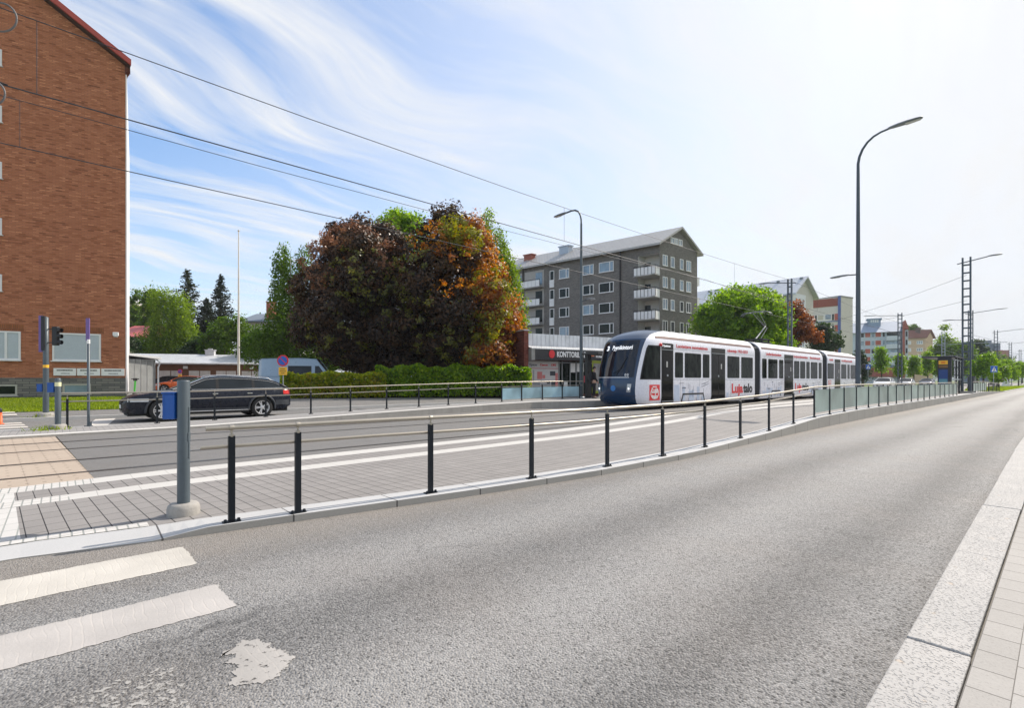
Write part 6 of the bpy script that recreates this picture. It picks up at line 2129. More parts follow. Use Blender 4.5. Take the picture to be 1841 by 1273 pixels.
# gable windows
zg_rows = [hz(py, -SY_ * FG.p(FG.t(1197), 0).x + CY_ * FG.p(FG.t(1197), 0).y) for py in (478.5,)]
for k in range(6):
    z = zg_rows[0] - 2.87 * k
    for a, c in ((1191, 1200), (1205.5, 1212.5), (1222, 1228.5), (1233.5, 1242)):
        window(R, FG, FG.t(a), FG.t(c), z, z + 1.45, WIN_BLUE if (k < 2 or (k == 2 and a < 1210)) else WIN_DARK, (.5,) if c - a > 8 else (), .10, .05)
ta = FG.t(1209); z = hz(443, 68)
for a, c in ((1205.5, 1212.3), (1213.3, 1218.6), (1220, 1226.5)):
    window(R, FG, FG.t(a), FG.t(c), hz(442.5, 68), hz(431.5, 68), WIN_BLUE, (.5,), .10, .05)
for k in range(4):
    z = zg_rows[0] - 2.87 * k - 1.5
    b = MB(); t = LG + .04; b.slab(FG, t, t + 1.5, z, z + 1.15, -3.4, -.6); b.build('side_balcony', WHITE, R)

# --- pale block beyond the green tree
PALE2 = plain('pale_beige_render', (.58, .555, .50), .8, 0, .05, 1); WHITEPANEL = plain('white_wall_panel', (.74, .75, .77), .7, 0, .04, 1)
C = W(1426, 104)
FG = Face(C, vpdir(2080)); FL = Face(C, vpdir(150))
R = broot('apartment_block', 'pale apartment block with a bright metal roof above the green tree', FL)
LG = FG.t(1462); LL = FL.t(1232)
w_, rf, P2 = gable_block(R, FL, FG, LL, LG, .2, hz(525, 104), hz(500, 107), PALE2, ribbed('bright_metal_roof', (.55, .57, .60), .6, 3, .4, .3, .02), .9, .3)
dz = hz(526, 104)
t0, t1 = FG.t(1424.5), FG.t(1448)
b = MB(); b.slab(FG, t0, t1, 2, dz, 0, .08); b.build('white_panel', WHITEPANEL, R)
for k in range(6):
    z = hz(548, 105) - 2.95 * k
    for a in (1430.2, 1437.2, 1443):
        t = FG.t(a); window(R, FG, t - .45, t + .45, z, z + 1.5, WIN_BLUE, (), .1, .14, .10)
    for a in (1392, 1376, 1360, 1340, 1320, 1300, 1285, 1265):
        t = FL.t(a); window(R, FL, t - .7, t + .7, z - .2, z + 1.2, WIN_BLUE, (.5,), .1)
for p in (1258, 1303, 1383, 1425):
    t = FL.t(p) if p < 1426 else .5; b = MB(); v = P2(t, LG * .42, 0); z = hz(505, 106); b.lathe([(.25, z - 1.2), (.25, z + .6), (.4, z + .65), (.3, z + .9)], (v.x, v.y, 0), 8); b.build('roof_vent', GALV, rf)
for k in range(4):
    b = MB(); z = hz(553, 100) - 2.95 * k + 1; t = FL.t(1253.5); b.slab(FL, t - 1, t + 1.5, z, z + 1.1, .1, 1.4); b.build('balcony_front', WHITEPANEL, R)

# --- tower block with red panels
C = W(1511, 130)
FG = Face(C, vpdir(2500)); FL = Face(C, vpdir(60))
R = broot('tower_block', 'beige tower block with red window panels and a blue corner stripe', FL)
LG = FG.t(1533); LL = FL.t(1440); ZT_ = hz(533.5, 130)
BEIGEW = plain('beige_wall_panel', (.62, .585, .52), .8, 0, .05, .8); CREAMW = plain('pale_wall_panel', (.68, .665, .61), .8, 0, .05, .8)
P3 = lambda a, b_: Vector((C.x + FL.d.x * a + FG.d.x * b_, C.y + FL.d.y * a + FG.d.y * b_))
b = MB(); b.prism([P3(0, 0), P3(LL, 0), P3(LL, LG), P3(0, LG)], .2, ZT_); b.build('wall', BEIGEW, R)
b = MB(); b.slab(FG, -.1, LG + .1, ZT_ + .01, ZT_ + .35, -15, .1); b.build('parapet', plain('parapet_grey', (.30, .29, .27), .7), R)
b = MB(); t0, t1 = FL.t(1507), FL.t(1512); b.slab(FL, min(t0, t1), max(t0, t1), .5, ZT_ + .2, .05, .35); b.build('blue_stripe', plain('blue_panel', (.10, .14, .33), .6), R)
tA, tB = FL.t(1507), FL.t(1446)
b = MB(); b.slab(FL, min(tA, tB), max(tA, tB), ZT_ - 2.3, ZT_ - .2, .04, .12); b.build('attic_band', plain('rust_band', (.26, .075, .045), .7), R)
REDP = plain('red_window_panel', (.46, .11, .065), .65, 0, .06)
for k in range(8):
    z = hz(572.5, 131) - 2.95 * k
    b = MB(); b.slab(FL, min(tA, tB), max(tA, tB), z - .9, z - .55, .04, .10); b.build('floor_band', plain('grey_blue_band', (.20, .24, .34), .7), R)
    b = MB(); b.slab(FL, min(tA, tB), max(tA, tB), z - .53, z + 1.25, .02, .06); b.build('pale_strip', CREAMW, R)
    for a, c in ((1500.5, 1506.5), (1459, 1464)):
        t0, t1 = sorted((FL.t(a), FL.t(c))); b = MB(); b.slab(FL, t0, t1, z - .5, z + 1.2, .06, .10); b.build('red_panel', REDP, R)
    for a, c in ((1496, 1499.5), (1465.5, 1468.5)):
        t0, t1 = sorted((FL.t(a), FL.t(c))); b = MB(); b.slab(FL, t0, t1, z - .45, z + 1.15, .06, .09); b.build('window', WIN_DARK, R)
    for a, c in ((1484, 1494), (1471, 1480)):
        t0, t1 = sorted((FL.t(a), FL.t(c))); b = MB(); b.slab(FL, t0, t1, z - .1, z + 1.1, .06, .09); b.build('window', WIN_BLUE if a > 1480 else plain('blind_cream', (.50, .47, .36), .5), R)

# --- blue-grey building with balconies
PALE4 = plain('pale_blue_wall', (.54, .59, .65), .8, 0, .05, .5)
C0 = W(1528, 186); C1 = W(1621, 178)
F = Face(C0, (C1 - C0).normalized()); L_ = (C1 - C0).length
R = broot('apartment_block', 'pale blue-grey building with red window panels and a brick corner', F)
ZT_ = hz(596, 180)
b = MB(); b.slab(F, 0, L_, .2, ZT_, -14, 0); b.build('wall', PALE4, R)
zr0 = hz(581, 184)
b = MB(); c = [F.p(-.8, ZT_ - .2, .9), F.p(L_ + .5, ZT_ - .2, .9), F.p(L_ + .5, zr0 + .6, -6), F.p(-.8, zr0 + .6, -6)]; c2 = [F.p(-.8, ZT_ - .2, -15), F.p(L_ + .5, ZT_ - .2, -15)]
b.add(c + c2, [(0, 1, 2, 3), (3, 2, 5, 4), (0, 3, 4), (1, 2, 5)]); rf = b.build('roof', plain('blue_grey_roof', (.27, .33, .42), .6, .1, .08, .5), R)
t0, t1 = F.t(1562), F.t(1585); b = MB(); b.slab(F, t0, t1, zr0 - 1.5, hz(573.5, 183), -8, -3.2); b.slab(F, t0 - .4, t1 + .4, hz(573.5, 183) + .01, hz(573.5, 183) + .4, -8.4, -2.9); tr = b.build('roof_room', plain('roof_room_blue', (.27, .34, .44), .6), rf)
for k in range(4):
    t = t0 + (t1 - t0) * (.26 + .17 * k); MB().slab(F, t - .25, t + .25, zr0 + .3, zr0 + 1.3, -3.2, -3.15).build('window', WHITE, tr)
t0, t1 = F.t(1620.3), F.t(1626); b = MB(); b.slab(F, t0, t1, .2, ZT_ + .5, -12, 1.2); b.add([F.p(t0, ZT_ + .52, 1.2), F.p(t1 + 1.2, ZT_ + .52, 1.2), F.p((t0 + t1) / 2 + .6, ZT_ + 3.8, 1.2), F.p(t0, ZT_ + .52, -12), F.p(t1 + 1.2, ZT_ + .52, -12), F.p((t0 + t1) / 2 + .6, ZT_ + 3.8, -12)], [(0, 1, 2), (3, 4, 5), (0, 1, 4, 3), (1, 2, 5, 4), (2, 0, 3, 5)]); b.build('brick_corner', plain('brick_red_far', (.36, .10, .07), .8, 0, .1, .5), R)
t0, t1 = F.t(1626.2), F.t(1632.5); b = MB(); b.slab(F, t0, t1, .2, ZT_ + .2, -9, .6); b.build('glazed_bay', plain('white_bay', (.55, .58, .62), .6), R)
for k in range(5):
    z = hz(605, 180) - 2.95 * k
    for a, c in ((1555.6, 1564.6), (1574, 1583.8)):
        t0, t1 = F.t(a), F.t(c); b = MB(); b.slab(F, t0, t1, z, z + 1.6, .0, .08); b.build('red_panel', REDP, R)
    for a, c in ((1541, 1546), (1548, 1553), (1567, 1572), (1587, 1590.5)):
        t0, t1 = F.t(a), F.t(c); b = MB(); b.slab(F, t0, t1, z, z + 1.5, .0, .06); b.build('window', WIN_BLUE if (k + int(a)) % 3 else WIN_DARK, R)
    t0, t1 = F.t(1593), F.t(1617); b = MB(); b.slab(F, t0, t1, z - 1.5, z + .1, 0, 1.3); b.build('balcony_front', plain('balcony_white', (.62, .65, .69), .7), R)
    b = MB(); b.slab(F, t0 + .2, t1 - .2, z + .12, z + 1.35, 0, .9); b.build('balcony_glass', WIN_BLUE if k else WIN_DARK, R)
    t0, t1 = F.t(1628), F.t(1631); b = MB(); b.slab(F, t0, t1, z - .3, z + 1.5, .6, .66); b.build('window', WIN_DARK, R)
t0, t1 = F.t(1560), F.t(1626); b = MB(); b.slab(F, t0, t1, 2.6, 6.0, 1.31, 1.5); b.build('rust_base_band', plain('rust_base', (.34, .09, .06), .7), R)

# --- tan house with a brown roof
TAN = plain('tan_render', (.60, .44, .30), .8, 0, .05, .5)
C = W(1664, 207); FG = Face(C, vpdir(2600)); FL = Face(C, vpdir(-900))
R = broot('apartment_block', 'tan building with a brown tiled roof, right of the blue-grey building', FL)
LG = FG.t(1677); LL = FL.t(1618)
w_, rf, P4 = gable_block(R, FL, FG, LL, LG, .2, hz(605, 207), hz(594.5, 210), TAN, plain('brown_tiles', (.22, .10, .07), .8, 0, .15, 2), .8, .3)
b = MB(); v = P4(FL.t(1645.5), LG * .4, 0); z = hz(600, 208); b.box(v.x - .8, v.x + .8, v.y - .8, v.y + .8, z - 2, z + 2.6); b.build('chimney', plain('chimney_dark', (.14, .10, .08), .8), rf)
for k in range(5):
    z = hz(619, 208) - 3.0 * k
    for a, c in ((1648, 1659), (1632.5, 1638)):
        t0, t1 = sorted((FL.t(a), FL.t(c))); window(R, FL, t0, t1, z, z + 1.45, WIN_BLUE, (.33, .66), .22, .08)
# --- dark block far off
F = Face(W(1767, 300), (RIGHT.x, RIGHT.y)); R = broot('far_block', 'dark blue-grey block above the trees near the hill', F)
b = MB(); b.slab(F, 0, F.t(1783), .2, hz(612, 300), -14, 0); b.slab(F, F.t(1783) + .02, F.t(1800), .2, hz(617, 300), -14, -.5); b.build('wall', plain('far_blue_grey', (.12, .15, .21), .8, 0, .08, .3), R)
b = MB(); b.slab(F, F.t(1790), F.t(1808.5), .2, hz(630, 300), -10, 2); b.build('lower_wing', plain('far_red_wing', (.34, .15, .12), .8), R)
for k in range(3):
    for j in range(4):
        t = 1.0 + j * 2.1 + (1.5 if j > 1 else 0); z = hz(617, 300) - 3 * k - 1; MB().slab(F, t, t + 1.1, z - .6, z + .5, 0, .06).build('window', WIN_BLUE, R)
# ------------------------------------------------------------------ trees, hedges, grass
def quads_object(name, V, mat, parent=None):
    """V: (n,4,3) array of leaf corners -> ONE mesh object"""
    n = len(V)
    me = bpy.data.meshes.new(name)
    me.vertices.add(n * 4); me.loops.add(n * 4); me.polygons.add(n)
    me.vertices.foreach_set('co', V.reshape(-1).astype(np.float32))
    me.loops.foreach_set('vertex_index', np.arange(n * 4, dtype=np.int32))
    me.polygons.foreach_set('loop_start', np.arange(0, n * 4, 4, dtype=np.int32))
    me.polygons.foreach_set('loop_total', np.full(n, 4, dtype=np.int32))
    me.materials.append(mat); me.update(calc_edges=True)
    o = bpy.data.objects.new(name, me); COL.objects.link(o)
    if parent:
        o.parent = parent
    return o


def unit(a):
    return a / np.maximum(np.linalg.norm(a, axis=1, keepdims=True), 1e-9)


def leaf_quads(rs, P, size, normal=None, nbias=.5, aspect=.62, axis=None, jitter=.5):
    n = len(P)
    nr = unit(rs.normal(size=(n, 3)))
    if normal is not None:
        nr = unit(nr + normal * nbias * 2)
    t = unit(rs.normal(size=(n, 3)) if axis is None else rs.normal(size=(n, 3)) * .45 + axis)
    a = unit(np.cross(nr, t)); b = np.cross(nr, a)
    s = size * (1 + jitter * rs.uniform(-1, 1, (n, 1)))
    A = b * s * .5; B = a * s * .5 * aspect
    bend = nr * s * .10
    return np.stack([P - A - bend, P + B * 1.0 + bend, P + A - bend, P - B * 1.0 + bend], axis=1)


def clump_points(rs, lobes, n_clumps, per, cr, inner=.25, low=-.75):
    """leaf positions in clumps spread over ellipsoid lobes; returns points and outward directions"""
    vol = np.array([(l[1][0] * l[1][1] * l[1][2]) ** (2 / 3) for l in lobes]); vol /= vol.sum()
    which = rs.choice(len(lobes), n_clumps, p=vol)
    c = np.array([lobes[i][0] for i in which]); r = np.array([lobes[i][1] for i in which])
    d = unit(rs.normal(size=(n_clumps, 3)))
    d[:, 2] = np.where(d[:, 2] < low, -d[:, 2] * .5, d[:, 2])
    rad = np.where(rs.uniform(size=n_clumps) < inner, rs.uniform(.3, .8, n_clumps), rs.uniform(.82, 1.06, n_clumps))
    cc = c + d * r * rad[:, None]
    k = rs.poisson(per, n_clumps) + 3
    idx = np.repeat(np.arange(n_clumps), k)
    crs = cr * rs.uniform(.6, 1.35, n_clumps)
    off = np.clip(rs.normal(size=(len(idx), 3)), -1.7, 1.7) * np.array([.52, .52, .38])
    P = cc[idx] + off * crs[idx][:, None]
    out = unit(unit(off) * .6 + d[idx])
    return P, out


def lobes_px(base, depth, spec, squash=1.0):
    """lobes given as (column, row, half width, half height[, depth offset]) at a depth -> local ellipsoids"""
    L = []
    for s in spec:
        px, py, rx, ry = s[:4]; dz = s[4] if len(s) > 4 else 0.0
        D = depth + dz; q = W(px, D); k = D / FPX
        L.append((np.array([q.x - base[0], q.y - base[1], hz(py, D) - base[2]]), np.array([rx * k, rx * k * squash, ry * k])))
    return L


def trunk(parent, h, r, limbs=5, mat=None, spread=.35, seed=0, lean=(0, 0), h0=.35):
    rr = random.Random(seed); b = MB()
    pts = [(lean[0] * f * f * h, lean[1] * f * f * h, h * f - (.15 if f == 0 else 0)) for f in (0, .04, .2, .45, .7, 1)]
    b.tube(pts, [r * 1.35, r * 1.08, r, r * .78, r * .5, r * .12], 9)
    for i in range(limbs):
        f = h0 + (.9 - h0) * i / max(1, limbs - 1)
        a = rr.uniform(0, 6.28) + i * 2.4; ln = h * spread * (1.1 - f * .6) * rr.uniform(.8, 1.2)
        p0 = Vector((lean[0] * f * f * h, lean[1] * f * f * h, h * f))
        p1 = p0 + Vector((math.cos(a) * ln * .5, math.sin(a) * ln * .5, ln * .35)); p2 = p0 + Vector((math.cos(a) * ln, math.sin(a) * ln, ln * .85))
        b.tube([p0, p1, p2], [r * .5 * (1.1 - f), r * .32 * (1.1 - f), r * .08], 6)
    return b.build('trunk', mat or BARK, parent)


def broad_tree(name, label, px, depth, spec, mat, n_clumps, per, cr, leaf, group=None, seed=1, zg=.3, tr=.25, th=None, cat='tree', squash=1.0, inner=.25, extra=(), bark=None, nb=.55, low=-.75, limbs=6):
    q = W(px, depth); base = (q.x, q.y, zg)
    root = thing(name, label, cat, base, 0, group)
    rs = np.random.RandomState(seed)
    top = max(hz(s[1] - s[3], depth) for s in spec) - zg
    trunk(root, th or top * .85, tr, limbs, bark, seed=seed)
    P, out = clump_points(rs, lobes_px(base, depth, spec, squash), n_clumps, per, cr, inner, low)
    ok = P[:, 2] > .15
    quads_object('crown', leaf_quads(rs, P[ok], leaf, out[ok], nb), mat, root)
    for (sp, m, nc, pr, crr, lf) in extra:
        P, out = clump_points(rs, lobes_px(base, depth, sp, squash), nc, pr, crr, .1, low)
        ok = P[:, 2] > .15
        quads_object('crown', leaf_quads(rs, P[ok], lf, out[ok], nb), m, root)
    return root


def weeping_tree(name, label, px, depth, spec, mat, n_strands, leaf, length, group=None, seed=1, zg=.3, tr=.16, squash=1.0, per_m=11, spread=.16, th=None):
    q = W(px, depth); base = (q.x, q.y, zg)
    root = thing(name, label, 'tree', base, 0, group)
    rs = np.random.RandomState(seed)
    top = max(hz(s[1] - s[3], depth) for s in spec) - zg
    trunk(root, th or top * .92, tr, 7, BARK_BIRCH, .22, seed, h0=.3)
    L = lobes_px(base, depth, spec, squash)
    vol = np.array([(l[1][0] * l[1][1] * l[1][2]) ** (2 / 3) for l in L]); vol /= vol.sum()
    w = rs.choice(len(L), n_strands, p=vol)
    c = np.array([L[i][0] for i in w]); r = np.array([L[i][1] for i in w])
    d = unit(rs.normal(size=(n_strands, 3))); d[:, 2] = np.abs(d[:, 2]) * rs.choice([1, 1, -.6], n_strands)
    s0 = c + d * r * rs.uniform(.55, 1.02, (n_strands, 1))
    ln = rs.uniform(length * .35, length, n_strands)
    k = np.maximum(5, (ln * per_m).astype(int)); idx = np.repeat(np.arange(n_strands), k)
    f = rs.uniform(0, 1, len(idx))
    P = s0[idx] + np.stack([d[idx, 0] * .25 * np.sin(f * 1.5), d[idx, 1] * .25 * np.sin(f * 1.5), -f * ln[idx]], 1)
    P += rs.normal(size=P.shape) * spread
    ok = P[:, 2] > .5
    ax = np.tile(np.array([[0, 0, -1.0]]), (ok.sum(), 1))
    quads_object('crown', leaf_quads(rs, P[ok], leaf, d[idx][ok], .35, .6, ax), mat, root)
    return root


def spruce(name, label, px, depth, y_top, y_bot, half_px, mat, seed=1, zg=.3, group=None, power=1.0, dens=1.0):
    q = W(px, depth); base = (q.x, q.y, zg)
    root = thing(name, label, 'tree', base, 0, group)
    rs = np.random.RandomState(seed); k = depth / FPX
    zt_, zb_ = hz(y_top, depth) - zg, hz(y_bot, depth) - zg; R = half_px * k
    b = MB(); b.tube([(0, 0, -.1), (0, 0, zt_ * .5), (0, 0, zt_)], [.22, .13, .02], 7); b.build('trunk', BARK, root)
    P = []; A = []; N = []
    nl = int(26 * dens)
    for i in range(nl):
        f = i / (nl - 1); z = zb_ + (zt_ - zb_) * f ** .9
        rad = R * (1 - f) ** power + .12
        for j in range(max(5, int(17 * (1 - f * .6)))):
            a = rs.uniform(0, 2 * math.pi); ln = rad * rs.uniform(.65, 1.15)
            m = int(24 * ln / R) + 8
            t = rs.uniform(.08, 1, m)
            dx, dy = math.cos(a), math.sin(a)
            x = dx * ln * t; y = dy * ln * t; zz = z - ln * .30 * t + ln * .22 * t ** 3
            jit = rs.normal(size=(m, 3)) * np.array([.13, .13, .11])
            P.append(np.stack([x, y, zz], 1) + jit); A.append(np.tile([[dx, dy, -.25]], (m, 1))); N.append(np.tile([[0, 0, 1.0]], (m, 1)))
    P = np.concatenate(P); A = np.concatenate(A); N = np.concatenate(N)
    quads_object('crown', leaf_quads(rs, P, .36, N, .5, .42, A), mat, root)
    return root


def hedge(name, label, p0, p1, width, h, mat, n, leaf, zg=.3, seed=1, h1=None, cat='hedge'):
    p0, p1 = Vector((p0[0], p0[1])), Vector((p1[0], p1[1])); d = (p1 - p0); L_ = d.length; d.normalize(); nrm = Vector((d.y, -d.x))
    root = thing(name, label, cat, (p0.x, p0.y, zg), math.atan2(d.y, d.x))
    rs = np.random.RandomState(seed)
    t = rs.uniform(0, L_, n); face = rs.uniform(size=n)
    v = rs.uniform(-.5, .5, n); z = rs.uniform(0.03, 1, n) ** .9
    side = rs.choice([-1, 1], n, p=[.75, .25])
    hh = h + ((h1 or h) - h) * t / L_
    hh = hh * (1 + .05 * np.sin(t * 2.1 + seed) + .04 * np.sin(t * 5.3)) + rs.normal(size=n) * .05
    top = face < .36
    x = t; y = np.where(top, v * width, side * (.5 + .05 * np.sin(t * 3.7 + z * 4)) * width) + rs.normal(size=n) * .13
    zz = np.where(top, hh, z * hh)
    inner = rs.uniform(size=n) < .30
    y = np.where(inner, y * rs.uniform(.2, .9, n), y)
    P = np.stack([x, y, zz], 1)
    N = np.stack([np.zeros(n), np.where(top, 0, np.sign(y)), np.where(top, 1.0, .35)], 1)
    quads_object('foliage', leaf_quads(rs, P, leaf, N, .10), mat, root)
    b = MB(); b.box(.15, L_ - .15, -width * .08, width * .08, 0, min(h, h1 or h) * .7); b.build('inner_branches', plain('hedge_inside', (.018, .020, .010), .95, 0, .4, 6), root)
    return root


PURPLE_LEAF = leaves('purple_maple_leaves', ((.007, .004, .003), (.016, .009, .004), (.040, .020, .008), (.10, .048, .019), (.055, .050, .011)), .28, .40, .25, .42, .32)
HIGHLIGHT_COPPER_LEAF = leaves('highlight_copper_maple_leaves', ((.05, .022, .011), (.17, .075, .036), (.28, .135, .072), (.40, .215, .13)), .35, .35, .3, .42, .45)  # sky highlights on the upper crown, put into the leaf colour
OLIVE_LEAF = leaves('olive_maple_leaves', ((.03, .034, .007), (.075, .08, .012), (.14, .14, .018), (.20, .18, .022)), .35, .35, .3, .42, .45)
BACKLIT_RUST_LEAF = leaves('backlit_rust_maple_leaves', ((.07, .020, .006), (.20, .060, .008), (.38, .125, .010), (.28, .15, .014), (.46, .17, .015)), .52, .45, .3, .42, .5)  # orange glow of backlit leaves on the crown's right, put into their colour
BACKLIT_GOLD_LEAF = leaves('backlit_yellow_green_maple_leaves', ((.08, .10, .010), (.18, .19, .015), (.26, .21, .02), (.14, .20, .015)), .48, .3, .3, .45, .4)  # sun through the leaves, painted as yellow-green clumps at top and right
GREEN_LEAF = leaves('fresh_green_leaves', ((.055, .12, .010), (.13, .23, .014), (.20, .32, .02), (.27, .37, .026)), .52, .4, .35, .45, .4)
MID_LEAF = leaves('mid_green_leaves', ((.038, .08, .011), (.085, .15, .018), (.14, .21, .026)), .45, .4, .3)
BIRCH_LEAF = leaves('birch_leaves', ((.05, .10, .014), (.10, .18, .022), (.17, .26, .03)), .48, .4, .3)
WILLOW_LEAF = leaves('weeping_birch_leaves', ((.035, .075, .010), (.075, .135, .014), (.12, .20, .02)), .45, .4, .25)
BIRCH_LIGHT = leaves('pale_birch_leaves', ((.07, .12, .018), (.15, .22, .03), (.23, .31, .045)), .52, .4, .3)
DARK_LEAF = leaves('dark_green_leaves', ((.018, .038, .014), (.035, .065, .02), (.06, .095, .024)), .3, .4, .3)
SPRUCE_LEAF = leaves('spruce_needles', ((.012, .022, .014), (.024, .038, .020), (.04, .055, .022)), .10, .4, .4, .6)
SPRUCE_LIGHT = leaves('light_spruce_needles', ((.020, .032, .016), (.04, .055, .022), (.075, .085, .028)), .12, .4, .4, .6)
HEDGE_LEAF = leaves('hedge_leaves', ((.05, .11, .008), (.14, .25, .014), (.25, .37, .022), (.36, .43, .03)), .62, .35, .6, .42, .5)
HEDGE_GOLD = leaves('yellowish_hedge_leaves', ((.07, .11, .008), (.21, .27, .016), (.35, .39, .025), (.38, .26, .03)), .62, .35, .6, .42, .5)
RED_LEAF = leaves('rust_red_leaves', ((.10, .025, .008), (.22, .065, .012), (.32, .11, .018)), .40, .35, .4)

# the two copper maples behind the hedges
broad_tree('maple_tree', 'dark purple-brown copper maple above the low hedge, left of the rusty one', 648, 38.5,
           [(640, 520, 76, 84), (578, 520, 44, 40), (690, 470, 52, 58), (618, 430, 30, 28), (655, 422, 36, 30), (610, 470, 36, 40), (566, 585, 40, 46), (655, 600, 82, 46), (705, 560, 56, 66), (540, 520, 18, 22), (692, 425, 26, 22),
            (618, 630, 40, 22), (690, 650, 50, 26), (650, 640, 44, 26), (600, 560, 40, 40, -3.2), (660, 500, 44, 40, -3.2), (700, 600, 40, 36, -3.2), (640, 445, 40, 30, -2.6)],
           PURPLE_LEAF, 1750, 46, .54, .22, seed=11, tr=.36, th=10.5, inner=.14, limbs=8, low=-1, nb=.95,
           extra=(([(590, 480, 46, 56, -2.0), (632, 435, 50, 32, -1.6), (690, 480, 44, 46, -2.4)], HIGHLIGHT_COPPER_LEAF, 260, 22, .34, .19), ([(620, 590, 60, 60, -2.8), (690, 560, 50, 80, -3.0), (650, 500, 60, 60, -3.4)], OLIVE_LEAF, 150, 22, .34, .19)))
broad_tree('maple_tree', 'copper maple with backlit glow painted into rust-orange and yellow-green leaves, left of the shop', 822, 37.0,
           [(800, 520, 66, 78), (785, 428, 36, 30), (830, 470, 48, 56), (770, 570, 58, 66), (850, 590, 66, 46), (742, 470, 34, 44), (800, 620, 80, 34), (806, 392, 22, 22), (792, 384, 12, 14), (826, 400, 16, 14),
            (770, 650, 58, 30), (735, 650, 40, 30), (850, 655, 54, 26), (890, 645, 38, 24), (760, 520, 40, 40, -3.0), (820, 560, 44, 40, -3.2), (790, 480, 36, 34, -2.8), (740, 600, 36, 34, -2.6)],
           PURPLE_LEAF, 1180, 44, .54, .22, seed=12, tr=.34, th=10.5, inner=.14, limbs=8, low=-1, nb=.95,
           extra=(([(852, 440, 30, 36), (872, 495, 36, 46), (900, 565, 34, 48), (922, 610, 16, 28), (845, 402, 18, 18), (880, 620, 50, 30), (870, 550, 40, 48, -2.4), (905, 600, 36, 40, -1), (880, 640, 44, 22, -2.4)], BACKLIT_RUST_LEAF, 800, 42, .50, .195), ([(790, 580, 60, 60, -3), (760, 500, 50, 60, -3), (830, 620, 60, 40, -3)], OLIVE_LEAF, 130, 22, .34, .19), ([(830, 500, 60, 80, -2.8), (790, 440, 50, 40, -2.2)], BACKLIT_RUST_LEAF, 120, 18, .34, .19)))
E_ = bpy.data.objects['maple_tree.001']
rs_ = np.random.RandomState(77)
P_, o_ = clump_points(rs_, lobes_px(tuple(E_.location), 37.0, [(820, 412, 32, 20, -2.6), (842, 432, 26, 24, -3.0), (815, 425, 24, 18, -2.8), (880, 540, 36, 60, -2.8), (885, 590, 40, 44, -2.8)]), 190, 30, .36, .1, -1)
quads_object('crown', leaf_quads(rs_, P_, .195, o_, .95), BACKLIT_GOLD_LEAF, E_)
broad_tree('deciduous_tree', 'light green tree whose top shows between the two copper maples', 725, 47, [(722, 440, 48, 58), (742, 402, 20, 18), (700, 410, 22, 22)], GREEN_LEAF, 150, 50, .75, .27, seed=13, zg=.3, tr=.2)
weeping_tree('birch_tree', 'slender green birch behind the rusty maple, left of the apartment block', 884, 44, [(876, 400, 14, 30), (890, 440, 22, 40), (908, 490, 24, 50), (924, 550, 22, 60), (935, 600, 14, 50)], BIRCH_LIGHT, 480, .20, 2.2, seed=14, per_m=13)
weeping_tree('birch_tree', 'tall weeping birch just left of the dark copper maple', 522, 46, [(508, 462, 15, 30), (548, 466, 14, 32), (516, 520, 28, 50), (520, 590, 42, 60), (480, 610, 34, 36), (550, 600, 40, 56)], WILLOW_LEAF, 900, .20, 3.2, seed=15, per_m=13)
weeping_tree('birch_tree', 'broad pale green birch behind the garage, left of the spruces', 300, 60, [(282, 532, 14, 24), (300, 530, 12, 20), (322, 550, 22, 34), (300, 580, 32, 36), (330, 600, 26, 40), (270, 615, 26, 24), (300, 620, 34, 24)], BIRCH_LIGHT, 620, .22, 3.6, seed=16, per_m=14, spread=.17)
spruce('spruce_tree', 'taller spruce with a broad crown, behind the pale birch', 336, 68, 487, 665, 62, SPRUCE_LIGHT, 21, power=.82, dens=1.3)
spruce('spruce_tree', 'dark pointed spruce left of the flagpole', 397, 70, 497, 665, 52, SPRUCE_LEAF, 22, power=.88, dens=1.3)
spruce('spruce_tree', 'shortest dark spruce, between the other two', 371, 66, 539, 665, 40, SPRUCE_LEAF, 23, power=.75)
broad_tree('columnar_tree', 'narrow columnar tree nearest to the brick wall', 244, 76, [(245, 548, 8, 26), (243, 575, 9, 24), (246, 600, 10, 20)], MID_LEAF, 110, 45, .6, .28, seed=24, tr=.15, low=-.95)
broad_tree('columnar_tree', 'wider columnar tree between the narrow one and the birch', 271, 73, [(271, 548, 12, 26), (268, 580, 13, 26)], MID_LEAF, 140, 45, .62, .28, seed=25, tr=.15, low=-.95)
broad_tree('bushy_tree', 'rounded green bush tree behind the garage roof, left of the flagpole', 404, 57, [(408, 606, 24, 32), (432, 600, 16, 28), (385, 625, 24, 24)], MID_LEAF, 150, 50, .66, .27, seed=26, tr=.15)
broad_tree('bushy_tree', 'dark low bush behind the garage chimney', 362, 58, [(362, 628, 22, 24), (345, 635, 16, 20)], DARK_LEAF, 90, 50, .66, .27, seed=27, tr=.14)
weeping_tree('birch_tree', 'low weeping branches right of the flagpole, before the white building', 462, 54, [(468, 604, 26, 22), (448, 622, 18, 24), (490, 615, 20, 30)], WILLOW_LEAF, 260, .22, 2.6, seed=28, per_m=12)
broad_tree('bushy_tree', 'dark green shrub at the foot of the white house', 232, 56, [(232, 624, 14, 16)], DARK_LEAF, 40, 45, .6, .25, seed=29, tr=.1)
